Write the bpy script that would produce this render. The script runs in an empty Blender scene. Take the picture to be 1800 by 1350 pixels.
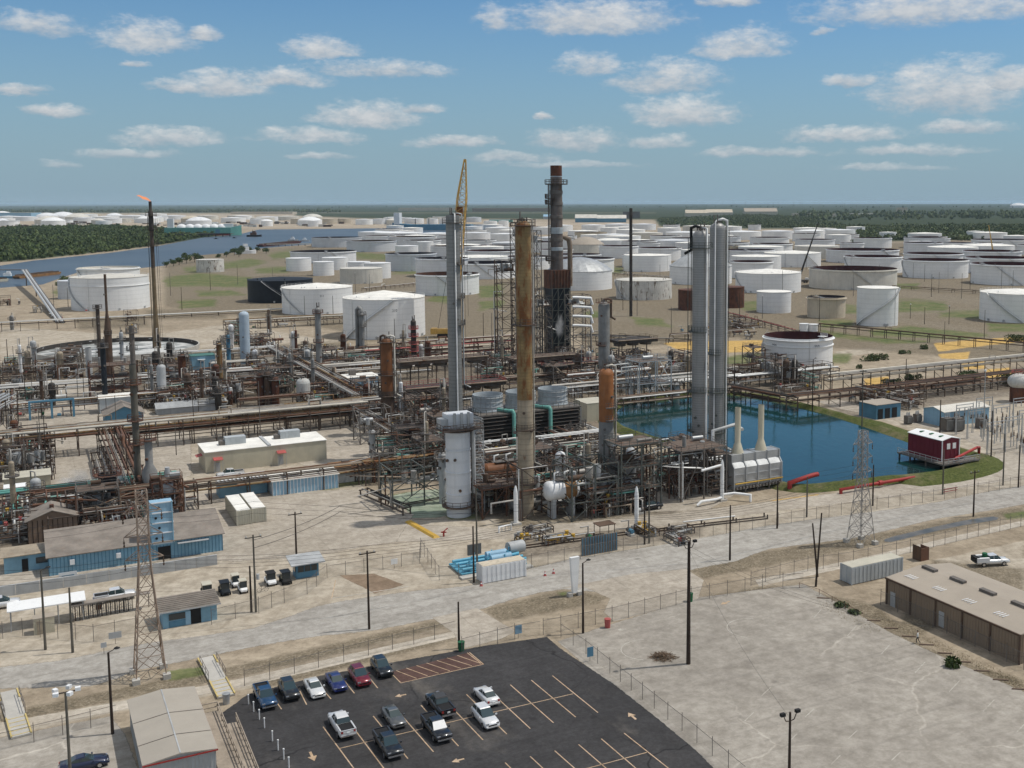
EXPOSURE = -0.3
SUN = 3.7
HAZE = 2.3e-5
SKYTINT = (.71, 1.0, 1.16)
HORIZON = (3.15, 4.55, 5.7)
import bpy, math, random
import numpy as np
from mathutils import Vector, Matrix
R = random.Random(7)
PI = math.pi
SC = bpy.context.scene
COL = SC.collection
# ---------------------------------------------------------------- camera
FPX, CX0, CY0, CH = 1900.0, 1075.0, 560.0, 60.0
PITCH = math.atan((CY0 - 356.6) / FPX)
ROLL = -0.0022
CR = Matrix.Rotation(PI / 2 - PITCH, 3, 'X') @ Matrix.Rotation(ROLL, 3, 'Z')
CT = CR.transposed()
CAMP = Vector((0, 0, CH))


def ray(u, v):
    return CR @ Vector(((u - CX0) / FPX, -(v - CY0) / FPX, -1.0))


def G(u, v, z=0.0):
    d = ray(u, v)
    t = (z - CH) / d.z
    return Vector((d.x * t, d.y * t, z))


def proj(p):
    q = CT @ (Vector(p) - CAMP)
    return CX0 + FPX * q.x / -q.z, CY0 - FPX * q.y / -q.z


def ppm(p):
    q = CT @ (Vector(p) - CAMP)
    return FPX / -q.z


def ztop(p, v):
    a = CT @ (Vector((p[0], p[1], 0)) - CAMP)
    b = CT @ Vector((0, 0, 1))
    k = (CY0 - v) / FPX
    return (-k * a.z - a.y) / (b.y + k * b.z)


cd = bpy.data.cameras.new('camera')
cam = bpy.data.objects.new('camera', cd)
COL.objects.link(cam)
cam.matrix_world = Matrix.Translation(CAMP) @ CR.to_4x4()
cd.sensor_width = 36.0
cd.lens = 36.0 * FPX / 1800.0
cd.shift_x = (900 - CX0) / 1800.0
cd.shift_y = (CY0 - 675) / 1800.0
cd.clip_start = 1.0
cd.clip_end = 200000.0
SC.camera = cam
UA = math.radians(28.8)          # the plant is laid out on a grid turned by this much
UX = Vector((math.cos(UA), math.sin(UA), 0))
VX = Vector((-math.sin(UA), math.cos(UA), 0))


# ---------------------------------------------------------------- mesh builder
class MB:
    def __init__(s):
        s.v = []; s.f = []; s.sm = []; s.at = None

    def quad(s, a, b, c, d, smooth=False):
        n = len(s.v); s.v += [tuple(a), tuple(b), tuple(c), tuple(d)]
        s.f.append((n, n + 1, n + 2, n + 3)); s.sm.append(smooth); return s

    def ngon(s, pts, smooth=False):
        n = len(s.v); s.v += [tuple(p) for p in pts]
        s.f.append(tuple(range(n, n + len(pts)))); s.sm.append(smooth); return s

    def box(s, c, d, rz=0.0):
        x, y, z = c; a, b, h = d[0] / 2, d[1] / 2, d[2] / 2
        cs, sn = math.cos(rz), math.sin(rz)
        n = len(s.v)
        for zz in (-h, h):
            for (p, q) in ((-a, -b), (a, -b), (a, b), (-a, b)):
                s.v.append((x + p * cs - q * sn, y + p * sn + q * cs, z + zz))
        for f in ((3, 2, 1, 0), (4, 5, 6, 7), (0, 1, 5, 4), (1, 2, 6, 5), (2, 3, 7, 6), (3, 0, 4, 7)):
            s.f.append(tuple(n + i for i in f)); s.sm.append(False)
        return s

    def hexa(s, p):                       # 8 points: bottom ring then top ring
        n = len(s.v); s.v += [tuple(q) for q in p]
        for f in ((3, 2, 1, 0), (4, 5, 6, 7), (0, 1, 5, 4), (1, 2, 6, 5), (2, 3, 7, 6), (3, 0, 4, 7)):
            s.f.append(tuple(n + i for i in f)); s.sm.append(False)
        return s

    def cyl(s, p0, p1, r0, r1=None, n=8, cap=True):
        r1 = r0 if r1 is None else r1
        p0, p1 = Vector(p0), Vector(p1)
        d = p1 - p0
        if d.length < 1e-6: return s
        d.normalize()
        a = d.orthogonal().normalized() if abs(d.z) < .999 else Vector((1, 0, 0))
        if n == 4 and abs(d.z) < .999:
            a = Vector((0, 0, 1)).cross(d).normalized()
            b0 = d.cross(a); a = (a + b0).normalized()
        b = d.cross(a)
        o = PI / 4 if n == 4 and abs(d.z) >= .999 else 0
        k = len(s.v)
        for p, r in ((p0, r0), (p1, r1)):
            for i in range(n):
                t = o + 2 * PI * i / n
                s.v.append(tuple(p + (a * math.cos(t) + b * math.sin(t)) * r))
        for i in range(n):
            j = (i + 1) % n
            s.f.append((k + i, k + j, k + n + j, k + n + i)); s.sm.append(n > 5)
        if cap:
            s.ngon([s.v[k + n - 1 - i] for i in range(n)]); s.ngon([s.v[k + n + i] for i in range(n)])
        return s

    def path(s, pts, r, n=8):
        pts = [Vector(p) for p in pts]
        m = len(pts); k = len(s.v); up = None
        for i, p in enumerate(pts):
            d0 = (p - pts[i - 1]).normalized() if i else None
            d1 = (pts[i + 1] - p).normalized() if i < m - 1 else None
            t = d0 if d1 is None else d1 if d0 is None else (d0 + d1)
            if t.length < 1e-4: t = d1
            t = t.normalized()
            if up is None: up = t.orthogonal().normalized() if abs(t.z) < .99 else Vector((1, 0, 0))
            a = up - t * up.dot(t)
            a = a.normalized() if a.length > 1e-4 else t.orthogonal().normalized()
            up = a; b = t.cross(a)
            e = 1.0
            if d0 is not None and d1 is not None:
                e = 1 / max(.5, math.sqrt(max(.01, (1 + d0.dot(d1)) / 2)))
            for q in range(n):
                w = 2 * PI * q / n
                s.v.append(tuple(p + (a * math.cos(w) + b * math.sin(w)) * r * (e if e < 1.3 else 1.2)))
        for i in range(m - 1):
            for q in range(n):
                j = (q + 1) % n
                s.f.append((k + i * n + q, k + i * n + j, k + (i + 1) * n + j, k + (i + 1) * n + q)); s.sm.append(n > 4)
        s.ngon([s.v[k + n - 1 - i] for i in range(n)]); s.ngon([s.v[k + (m - 1) * n + i] for i in range(n)])
        return s

    def lathe(s, prof, n=32, c=(0, 0, 0), smooth=True, split=True):
        x, y, z = c
        def ring(r, h):
            k = len(s.v)
            for i in range(n):
                t = 2 * PI * i / n
                s.v.append((x + r * math.cos(t), y + r * math.sin(t), z + h))
            return k
        prev = None
        for i in range(len(prof) - 1):
            (r0, z0), (r1, z1) = prof[i], prof[i + 1]
            a = prev if prev is not None else ring(r0, z0)
            b = ring(r1, z1)
            for q in range(n):
                j = (q + 1) % n
                s.f.append((a + q, a + j, b + j, b + q)); s.sm.append(smooth)
            prev = b
            if i < len(prof) - 2 and split:
                r2, z2 = prof[i + 2]
                d0 = math.atan2(z1 - z0, r1 - r0); d1 = math.atan2(z2 - z1, r2 - r1)
                if abs((d1 - d0 + PI) % (2 * PI) - PI) > .6: prev = None
        return s

    def ringrail(s, r, z, h=1.1, n=16, a0=0.0, a1=2 * PI, c=(0, 0), t=.04, posts=True):
        full = a1 - a0 > 6.2
        k = n if full else n + 1
        P = [(c[0] + r * math.cos(a0 + (a1 - a0) * i / n), c[1] + r * math.sin(a0 + (a1 - a0) * i / n)) for i in range(k)]
        for i in range(k):
            if posts: s.cyl((P[i][0], P[i][1], z), (P[i][0], P[i][1], z + h), t, n=4, cap=False)
            if i < k - 1 or full:
                q = P[(i + 1) % k]
                for hh in (h * .5, h): s.cyl((P[i][0], P[i][1], z + hh), (q[0], q[1], z + hh), t, n=4, cap=False)
        return s

    def rail(s, pts, h=1.1, t=.035, step=2.0):
        for p, q in zip(pts[:-1], pts[1:]):
            p, q = Vector(p), Vector(q)
            m = max(1, int((q - p).length / step))
            for i in range(m + 1):
                w = p.lerp(q, i / m); s.cyl(w, w + Vector((0, 0, h)), t, n=4, cap=False)
            for hh in (h * .5, h): s.cyl(p + Vector((0, 0, hh)), q + Vector((0, 0, hh)), t, n=4, cap=False)
        return s

    def ladder(s, x, y, z0, z1, ang=0.0, w=.5, cage=True, t=.04):
        c, n_ = math.cos(ang), math.sin(ang)
        for k in (-1, 1):
            s.cyl((x - n_ * w / 2 * k, y + c * w / 2 * k, z0), (x - n_ * w / 2 * k, y + c * w / 2 * k, z1), t, n=4, cap=False)
        z = z0
        while z < z1:
            s.cyl((x - n_ * w / 2, y + c * w / 2, z), (x + n_ * w / 2, y - c * w / 2, z), t * .7, n=4, cap=False)
            z += .9
        if cage:
            for k in (-1, 0, 1):
                s.cyl((x + c * .7 - n_ * .35 * k, y + n_ * .7 + c * .35 * k, z0 + 2.4), (x + c * .7 - n_ * .35 * k, y + n_ * .7 + c * .35 * k, z1), t * .7, n=4, cap=False)
        return s

    def prism(s, poly, z0, z1, top=True, bottom=False):
        m = len(poly)
        for i in range(m):
            a, b = poly[i], poly[(i + 1) % m]
            s.quad((a[0], a[1], z0), (b[0], b[1], z0), (b[0], b[1], z1), (a[0], a[1], z1))
        if top: s.ngon([(p[0], p[1], z1) for p in poly])
        if bottom: s.ngon([(p[0], p[1], z0) for p in reversed(poly)])
        return s

    def loft(s, rings, cap=True, smooth=True):
        n = len(rings[0]); k = len(s.v)
        for r in rings: s.v += [tuple(p) for p in r]
        for i in range(len(rings) - 1):
            for q in range(n):
                j = (q + 1) % n
                s.f.append((k + i * n + q, k + i * n + j, k + (i + 1) * n + j, k + (i + 1) * n + q)); s.sm.append(smooth)
        if cap:
            s.ngon(list(reversed(rings[0]))); s.ngon(rings[-1])
        return s

    def build(s, name, mat, parent=None, kind=None, label=None):
        me = bpy.data.meshes.new(name)
        me.from_pydata(s.v, [], s.f)
        me.polygons.foreach_set('use_smooth', s.sm)
        if isinstance(mat, (list, tuple)):
            for m_ in mat: me.materials.append(m_)
        else:
            me.materials.append(mat)
        me.update()
        return link(name, me, parent, kind, label)


THINGS = []


def link(name, me, parent=None, kind=None, label=None):
    o = bpy.data.objects.new(name, me)
    COL.objects.link(o)
    if parent is not None: o.parent = parent
    if kind: o['kind'] = kind
    if label: o['label'] = label
    return o


def thing(name, label, cat, loc=(0, 0, 0), rz=0.0, group=None):
    o = bpy.data.objects.new(name, None)
    COL.objects.link(o)
    o.empty_display_size = .1
    o.location = loc; o.rotation_euler = (0, 0, rz)
    o['label'] = label; o['category'] = cat
    if group: o['group'] = group
    THINGS.append(o)
    return o


def tag(o, label, cat, group=None, at=None):
    o['label'] = label; o['category'] = cat
    if group: o['group'] = group
    if at is not None: o['_at'] = tuple(at)
    THINGS.append(o)
    return o


def dup(root, loc, rz=None, label=None, group=None, scale=None):
    def cp(o, par):
        c = o.copy(); COL.objects.link(c)
        if par is not None: c.parent = par
        for ch in o.children: cp(ch, c)
        return c
    r = cp(root, None)
    r.location = loc
    if rz is not None: r.rotation_euler = (0, 0, rz)
    if label: r['label'] = label
    if group: r['group'] = group
    if scale: r.scale = scale
    THINGS.append(r)
    return r


# ---------------------------------------------------------------- materials
def srgb(r, g, b):
    def f(c):
        c /= 255.0
        return c / 12.92 if c <= .04045 else ((c + .055) / 1.055) ** 2.4
    return (f(r), f(g), f(b))


class NT:
    def __init__(s, name, world=None):
        if world is None:
            s.m = bpy.data.materials.new(name); s.m.use_nodes = True; t = s.m.node_tree
        else:
            s.m = world; t = world.node_tree
        t.nodes.clear(); s.t = t

    def n(s, typ, **k):
        o = s.t.nodes.new(typ)
        for a, b in k.items(): setattr(o, a, b)
        return o

    def l(s, a, b): s.t.links.new(a, b)

    def put(s, sock, v):
        if hasattr(v, 'is_linked') or isinstance(v, bpy.types.NodeSocket): s.l(v, sock)
        else: sock.default_value = v

    def math(s, op, a, b=0.0, c=0.0, clamp=False):
        o = s.n('ShaderNodeMath', operation=op, use_clamp=clamp)
        s.put(o.inputs[0], a); s.put(o.inputs[1], b)
        if op in ('MULTIPLY_ADD', 'SMOOTH_MIN', 'SMOOTH_MAX'): s.put(o.inputs[2], c)
        return o.outputs[0]

    def mix(s, f, a, b, blend='MIX'):
        o = s.n('ShaderNodeMix', data_type='RGBA', blend_type=blend)
        s.put(o.inputs[0], f)
        for i, v in ((6, a), (7, b)):
            if isinstance(v, tuple): v = (v[0], v[1], v[2], 1.0)
            s.put(o.inputs[i], v)
        return o.outputs[2]

    def ramp(s, f, lo, hi):
        o = s.n('ShaderNodeMapRange', interpolation_type='SMOOTHSTEP')
        s.put(o.inputs[0], f); s.put(o.inputs[1], lo); s.put(o.inputs[2], hi)
        return o.outputs[0]

    def noise(s, vec, scale, detail=4.0, rough=.6, stretch=None):
        if stretch:
            mp = s.n('ShaderNodeMapping'); s.l(vec, mp.inputs[0]); mp.inputs[3].default_value = stretch; vec = mp.outputs[0]
        o = s.n('ShaderNodeTexNoise'); s.l(vec, o.inputs['Vector'])
        o.inputs['Scale'].default_value = scale; o.inputs['Detail'].default_value = detail; o.inputs['Roughness'].default_value = rough
        return o.outputs['Fac']

    def out(s, col, rough=.7, metal=0.0, normal=None, spec=.35, alpha=None, coat=0.0):
        b = s.n('ShaderNodeBsdfPrincipled'); o = s.n('ShaderNodeOutputMaterial')
        if isinstance(col, tuple): col = (col[0], col[1], col[2], 1.0)
        s.put(b.inputs['Base Color'], col); s.put(b.inputs['Roughness'], rough); s.put(b.inputs['Metallic'], metal)
        s.put(b.inputs['Specular IOR Level'], spec)
        if coat: b.inputs['Coat Weight'].default_value = coat; b.inputs['Coat Roughness'].default_value = .05
        if normal is not None: s.l(normal, b.inputs['Normal'])
        if alpha is not None: s.put(b.inputs['Alpha'], alpha)
        s.l(b.outputs[0], o.inputs[0])
        return s.m

    def objvec(s):
        tc = s.n('ShaderNodeTexCoord'); oi = s.n('ShaderNodeObjectInfo')
        m = s.n('ShaderNodeVectorMath', operation='MULTIPLY_ADD')
        s.l(oi.outputs['Random'], m.inputs[0]); m.inputs[1].default_value = (173., 91., 57.); s.l(tc.outputs['Object'], m.inputs[2])
        return m.outputs[0]

    def bump(s, h, st=.3, dist=.1):
        b = s.n('ShaderNodeBump'); b.inputs['Strength'].default_value = st; b.inputs['Distance'].default_value = dist
        s.l(h, b.inputs['Height']); return b.outputs[0]


_mc = {}


def sc(c, k): return tuple(min(1.0, x * k) for x in c)


RUST = (.105, .042, .018)
RUSTL = (.26, .10, .03)


def paint(c, dirt=.25, rust=0.0, rough=.6, metal=0.0, streak=0.0, rc=RUST, scale=.35, bands=0.0, bk=.35):
    """weathered painted metal: soft blotches, vertical dirt streaks and rust patches"""
    key = (c, dirt, rust, rough, metal, streak, rc, scale, bands, bk)
    if key in _mc: return _mc[key]
    t = NT('weathered_paint'); v = t.objvec()
    n1 = t.noise(v, scale, 5, .65)
    col = t.mix(t.ramp(n1, .25, .75), sc(c, 1 - dirt), sc(c, 1 + dirt * .5))
    if streak:
        n2 = t.noise(v, 1.0, 3, .6, (1.6, 1.6, .06))
        col = t.mix(t.math('MULTIPLY', t.ramp(n2, .5, .8), streak), col, sc(c, .45))
    if rust:
        n3 = t.noise(v, .5, 6, .7, (1, 1, .35))
        a = .78 - .55 * rust
        col = t.mix(t.ramp(n3, a, a + .12), col, rc)
        n4 = t.noise(v, 2.2, 3, .6, (1, 1, .12))
        col = t.mix(t.math('MULTIPLY', t.ramp(n4, .52, .75), min(.8, rust)), col, tuple((rc[i] * .6 + RUSTL[i] * .5) for i in range(3)))
    if bands:
        w = t.n('ShaderNodeTexWave', wave_type='BANDS', bands_direction='Z', wave_profile='SIN')
        tc = t.n('ShaderNodeTexCoord'); t.l(tc.outputs['Object'], w.inputs['Vector']); w.inputs['Scale'].default_value = bands
        col = t.mix(t.math('MULTIPLY', t.ramp(w.outputs['Fac'], .75, .95), bk), col, sc(c, .5))
    _mc[key] = t.out(col, rough, metal, spec=.3)
    return _mc[key]


def plain(c, rough=.6, metal=0.0, spec=.4, coat=0.0):
    key = ('p', c, rough, metal, coat)
    if key not in _mc:
        t = NT('plain_paint'); v = t.objvec()
        col = t.mix(t.noise(v, 1.3, 3), sc(c, .9), sc(c, 1.08))
        _mc[key] = t.out(col, rough, metal, spec=spec, coat=coat)
    return _mc[key]


M = dict(
    white=paint((.80, .80, .785), .09, .03, .5, streak=.22, scale=.07, bands=.13, bk=.12, rc=(.3, .22, .15)),
    white2=paint((.74, .745, .745), .12, .06, .5, streak=.32, scale=.07, bands=.13, bk=.14, rc=(.3, .22, .15)),
    offwhite=paint((.62, .59, .52), .18, .12, .6, streak=.5, scale=.08),
    cream=paint((.55, .48, .37), .2, .15, .6, streak=.6, scale=.1),
    weather=paint((.62, .60, .55), .25, .45, .6, streak=.5, scale=.15, rc=(.12, .08, .05)),
    greytank=paint((.60, .62, .64), .12, .03, .5, streak=.25, scale=.06, bands=.13, bk=.12),
    black=paint((.012, .016, .022), .3, 0, .6, streak=.1),
    rusty=paint((.12, .05, .03), .4, .5, .8, streak=.4, rc=(.05, .03, .025)),
    maroon=paint((.075, .022, .022), .35, .2, .8),
    darkroof=paint((.04, .035, .04), .3, .2, .8),
    galv=paint((.42, .43, .43), .25, .05, .45, .35, streak=.3),
    grey=paint((.25, .25, .24), .3, .15, .55, streak=.4),
    lgrey=paint((.40, .41, .41), .2, .05, .55, streak=.35),
    column=paint((.25, .25, .24), .15, .04, .5, .2, streak=.3, bands=.35),
    twin=paint((.30, .295, .285), .12, .02, .45, .25, streak=.25, bands=.6),
    stained=paint((.25, .17, .075), .35, .58, .6, streak=.8, rc=(.15, .055, .015), bands=.5),
    stained2=paint((.36, .30, .22), .3, .3, .6, streak=.6, rc=(.14, .06, .025), bands=.3),
    orange=paint((.19, .075, .028), .3, .35, .6, streak=.5, rc=(.13, .05, .02)),
    orange2=paint((.33, .13, .045), .35, .3, .6, streak=.6, rc=(.45, .38, .3)),
    rustvessel=paint((.10, .04, .025), .4, .5, .75, streak=.3),
    rustwhite=paint((.5, .5, .47), .2, .4, .6, streak=.5, rc=(.16, .06, .025)),
    brown=paint((.10, .065, .045), .35, .3, .75),
    steel=paint((.085, .065, .052), .35, .35, .75, scale=.6),
    steel2=paint((.15, .135, .12), .3, .25, .7, scale=.6),
    greensteel=paint((.09, .10, .09), .3, .25, .7, scale=.6),
    pipe=paint((.36, .34, .31), .25, .1, .5, .2),
    pipe2=paint((.25, .20, .15), .35, .4, .6, .1),
    pipe3=paint((.47, .44, .38), .2, .1, .5, .2),
    pipew=paint((.62, .62, .60), .15, .03, .45, .1),
    piper=paint((.13, .065, .04), .35, .4, .7),
    piped=paint((.05, .045, .04), .35, .3, .7),
    teal=paint((.10, .30, .26), .2, .05, .5),
    tealp=paint((.14, .36, .31), .2, .05, .5),
    red=paint((.33, .035, .03), .25, .08, .6),
    pink=paint((.42, .10, .09), .25, .15, .6),
    yellow=paint((.52, .32, .05), .2, .1, .6),
    palyel=paint((.55, .43, .17), .2, .1, .6),
    blue=paint((.09, .22, .32), .2, .05, .6, streak=.25),
    blue2=paint((.21, .38, .49), .2, .03, .6, streak=.2),
    blue3=paint((.27, .44, .57), .15, .03, .55, streak=.3),
    skid=paint((.12, .38, .52), .2, .02, .45),
    maroonw=paint((.15, .018, .03), .15, 0, .6),
    tanwall=paint((.25, .19, .135), .1, 0, .7, streak=.15),
    beige=paint((.50, .46, .35), .12, .03, .7, streak=.25),
    contw=paint((.50, .47, .38), .12, .03, .6, streak=.2),
    contb=paint((.42, .45, .46), .15, .12, .6, streak=.35),
    whiteroof=paint((.78, .76, .70), .18, .05, .8, scale=.25),
    tanroof=paint((.36, .31, .25), .12, .02, .7, scale=.15),
    greyroof=paint((.36, .325, .275), .1, 0, .8, scale=.2),
    oldroof=paint((.24, .21, .18), .3, .2, .9, scale=.4),
    rustroof=paint((.26, .14, .06), .35, .3, .9, scale=.3),
    tealroof=paint((.07, .17, .15), .2, 0, .8),
    wood=paint((.21, .15, .11), .3, 0, .9, streak=.4),
    pole=paint((.045, .032, .024), .35, 0, .9, streak=.3),
    poleg=paint((.12, .11, .09), .3, 0, .9, streak=.3),
    conc=paint((.45, .43, .39), .15, 0, .9, streak=.2),
    dark=paint((.018, .018, .018), .3, 0, .8),
    deck=paint((.13, .10, .08), .4, .4, .9, scale=.5),
    crane=paint((.62, .38, .10), .2, .1, .6),
    lattice=paint((.31, .235, .18), .3, .4, .7),
    lattice2=paint((.30, .28, .26), .25, .2, .6),
    palecol=paint((.42, .50, .57), .12, .03, .55, streak=.25),
    chim=paint((.135, .118, .108), .35, .4, .7, streak=.6, rc=(.10, .05, .03)),
    plank=paint((.34, .285, .225), .3, 0, .9, streak=.4),
    coolwood=paint((.012, .012, .012), .4, 0, .9),
    coolgrey=paint((.40, .44, .46), .2, .03, .6, streak=.5),
    green=paint((.02, .12, .05), .3, 0, .7),
    rubber=plain((.012, .012, .013), .9),
    glass=plain((.035, .055, .058), .08, 0, .8),
    chrome=plain((.55, .55, .56), .25, .8),
    glaze=plain((.03, .04, .045), .12, 0, .6),
    wire=plain((.03, .03, .03), .6),
    signw=plain((.75, .75, .73), .5),
    skin=plain((.42, .26, .18), .6),
    shirt=plain((.7, .7, .68), .8),
    trousers=plain((.02, .022, .028), .8),
)
# ---------------------------------------------------------------- light
SUN_EL, SUN_AZ = math.radians(61.5), math.radians(78.5)       # azimuth from +Y towards +X
sd = bpy.data.lights.new('sun', 'SUN'); sd.energy = SUN; sd.angle = math.radians(.53); sd.color = (1.0, .955, .88)
so = bpy.data.objects.new('sun', sd); COL.objects.link(so)
sdir = Vector((math.sin(SUN_AZ) * math.cos(SUN_EL), math.cos(SUN_AZ) * math.cos(SUN_EL), math.sin(SUN_EL)))
so.rotation_euler = sdir.to_track_quat('Z', 'Y').to_euler(); so.location = (60, 40, 300)
wd = bpy.data.worlds.new('World'); SC.world = wd; wd.use_nodes = True
t = NT('', wd)
sky = t.n('ShaderNodeTexSky', sky_type='NISHITA', sun_disc=False)
sky.sun_elevation = SUN_EL; sky.sun_rotation = SUN_AZ; sky.altitude = 60; sky.air_density = 1.0; sky.dust_density = .35; sky.ozone_density = 3.0
tc = t.n('ShaderNodeTexCoord')
vec = tc.outputs['Generated']
sx = t.n('ShaderNodeSeparateXYZ'); t.l(vec, sx.inputs[0])
az = t.math('ARCTAN2', sx.outputs[0], sx.outputs[1]); el = t.math('ARCSINE', sx.outputs[2])
# domain warp so that no cloud keeps the outline of its seed
def cn(scale, det, off):
    mp = t.n('ShaderNodeMapping'); t.l(vec, mp.inputs[0]); mp.inputs[1].default_value = off; mp.inputs[3].default_value = (1, 1, 2.2)
    o = t.n('ShaderNodeTexNoise'); t.l(mp.outputs[0], o.inputs['Vector']); o.inputs['Scale'].default_value = scale; o.inputs['Detail'].default_value = det; o.inputs['Roughness'].default_value = .62
    return t.math('SUBTRACT', o.outputs['Fac'], .5)
w1, w2, w3 = cn(22, 5, (3, 1, 0)), cn(26, 5, (9, 4, 2)), cn(55, 7, (1, 7, 5))
azw = t.math('MULTIPLY_ADD', w1, .035, az); elw = t.math('MULTIPLY_ADD', w2, .016, el)
CL = [(65, 48, 75, 24, 12), (255, 80, 85, 46, 12), (366, 64, 28, 16, 8), (238, 110, 22, 10, 6), (560, 92, 76, 26, 10), (330, 155, 60, 18, 10), (400, 158, 78, 34, 12),
      (500, 144, 82, 26, 10), (680, 126, 125, 20, 12), (650, 212, 95, 36, 14), (740, 192, 40, 14, 8), (550, 244, 95, 20, 9), (300, 246, 92, 20, 12), (105, 196, 48, 13, 8),
      (20, 160, 60, 9, 6), (1030, 42, 178, 44, 20), (1310, 90, 82, 46, 12), (1030, 122, 64, 32, 12), (1175, 145, 105, 42, 20), (1205, 205, 108, 40, 18), (1015, 248, 84, 26, 16),
      (1480, 240, 120, 20, 9), (1665, 165, 135, 62, 38), (1490, 142, 56, 14, 10), (1775, 140, 66, 26, 16), (1640, 22, 240, 40, 22), (1290, 2, 60, 12, 10), (1160, 252, 60, 18, 10),
      (1700, 226, 80, 18, 10), (868, 40, 28, 30, 16), (960, 206, 18, 8, 6), (1440, 56, 26, 7, 5), (100, 288, 40, 7, 5), (560, 275, 60, 8, 6), (800, 252, 90, 14, 8), (900, 278, 90, 12, 8),
      (1330, 268, 120, 12, 8), (1600, 268, 130, 14, 8), (220, 270, 90, 9, 7), (-90, 60, 60, 20, 10), (1900, 230, 70, 20, 10), (1000, 290, 140, 8, 6), (1560, 295, 120, 7, 5)]
acc = None; shade = None
for (u, v, w, hu, hd) in CL:
    d = ray(u, v).normalized(); a0 = math.atan2(d.x, d.y); e0 = math.asin(d.z)
    kx = FPX / (w * 1.02); ky = FPX / (hu * 1.08)
    dx = t.math('MULTIPLY_ADD', azw, kx, -a0 * kx)
    dy = t.math('MULTIPLY_ADD', elw, ky, -e0 * ky)
    dd = t.math('MAXIMUM', dy, t.math('MULTIPLY', dy, -hu / hd))
    q = t.math('MULTIPLY_ADD', dx, dx, t.math('MULTIPLY', dd, dd))
    q = t.math('SUBTRACT', 1.0, q)
    if acc is None: acc, shade = q, dy
    else:
        g = t.math('GREATER_THAN', q, acc)
        shade = t.math('MULTIPLY_ADD', g, t.math('SUBTRACT', dy, shade), shade)
        acc = t.math('MAXIMUM', acc, q)
w4 = cn(130, 6, (4, 2, 8))
dens = t.math('MULTIPLY_ADD', w3, 1.7, acc)
dens = t.math('MULTIPLY_ADD', w1, 1.3, dens)
dens = t.math('MULTIPLY_ADD', w4, 1.0, dens)
cov = t.ramp(dens, -.2, 1.3)
lit = t.math('ADD', t.math('MULTIPLY_ADD', shade, .55, .45), t.math('MULTIPLY', w3, 1.1), clamp=True)
# thin out with height above the horizon band: low clouds fade into the hazy air
fade = t.ramp(el, .008, .075)
cov = t.math('MULTIPLY', cov, t.math('MULTIPLY_ADD', fade, .5, .4))
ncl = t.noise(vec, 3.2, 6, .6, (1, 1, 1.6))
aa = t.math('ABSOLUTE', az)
oth = t.math('MAXIMUM', t.ramp(el, .40, .52), t.math('MULTIPLY', t.ramp(aa, .55, .75), t.ramp(el, .05, .2)))  # bright clouds added outside the view to raise the ambient light
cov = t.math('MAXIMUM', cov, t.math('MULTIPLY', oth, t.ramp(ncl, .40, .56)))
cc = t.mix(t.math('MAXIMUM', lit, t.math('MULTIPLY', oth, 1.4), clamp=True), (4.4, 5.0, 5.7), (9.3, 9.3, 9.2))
hz = t.math('SUBTRACT', 1.0, t.ramp(el, -.02, .21))
skyc = t.mix(t.math('MULTIPLY', hz, .92), t.mix(1.0, sky.outputs[0], SKYTINT, 'MULTIPLY'), HORIZON)
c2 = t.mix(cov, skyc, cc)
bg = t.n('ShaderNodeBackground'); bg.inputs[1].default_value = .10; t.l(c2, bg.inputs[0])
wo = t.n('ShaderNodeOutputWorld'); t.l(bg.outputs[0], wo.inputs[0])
SC.view_settings.view_transform = 'Standard'; SC.view_settings.look = 'None'; SC.view_settings.exposure = EXPOSURE; SC.view_settings.gamma = 1
SC.render.engine = 'CYCLES'
SC.cycles.max_bounces = 6; SC.cycles.diffuse_bounces = 3; SC.cycles.transparent_max_bounces = 12; SC.cycles.volume_bounces = 1
SC.cycles.use_adaptive_sampling = True; SC.cycles.adaptive_threshold = .02
# ---------------------------------------------------------------- haze: one closed box of thin even air
t = NT('haze_air'); b = t.n('ShaderNodeVolumePrincipled'); o = t.n('ShaderNodeOutputMaterial')
b.inputs['Color'].default_value = (.60, .78, .95, 1); b.inputs['Density'].default_value = HAZE
t.l(b.outputs[0], o.inputs['Volume'])
MB().box((0, 60000, 49.0), (420000, 300000, 104.0)).build('haze', t.m, kind='stuff')


# ---------------------------------------------------------------- ground
def dist_poly(P, poly):
    """signed distance (px) of points P (n,2) to a polygon: positive inside"""
    x, y = P[:, 0], P[:, 1]
    ins = np.zeros(len(P), bool); dm = np.full(len(P), 1e9)
    m = len(poly)
    for i in range(m):
        x0, y0 = poly[i]; x1, y1 = poly[(i + 1) % m]
        c = ((y0 > y) != (y1 > y)) & (x < (x1 - x0) * (y - y0) / (y1 - y0 + 1e-9) + x0)
        ins ^= c
        dx, dy = x1 - x0, y1 - y0
        tt = np.clip(((x - x0) * dx + (y - y0) * dy) / (dx * dx + dy * dy + 1e-9), 0, 1)
        # vertical pixels count for more: the ground is seen at a grazing angle
        dm = np.minimum(dm, np.hypot(x - x0 - tt * dx, 2.2 * (y - y0 - tt * dy)))
    return np.where(ins, dm, -dm)


def E(u, v, a, b): return [(u + a * math.cos(k * PI / 8), v + b * math.sin(k * PI / 8)) for k in range(16)]


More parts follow.
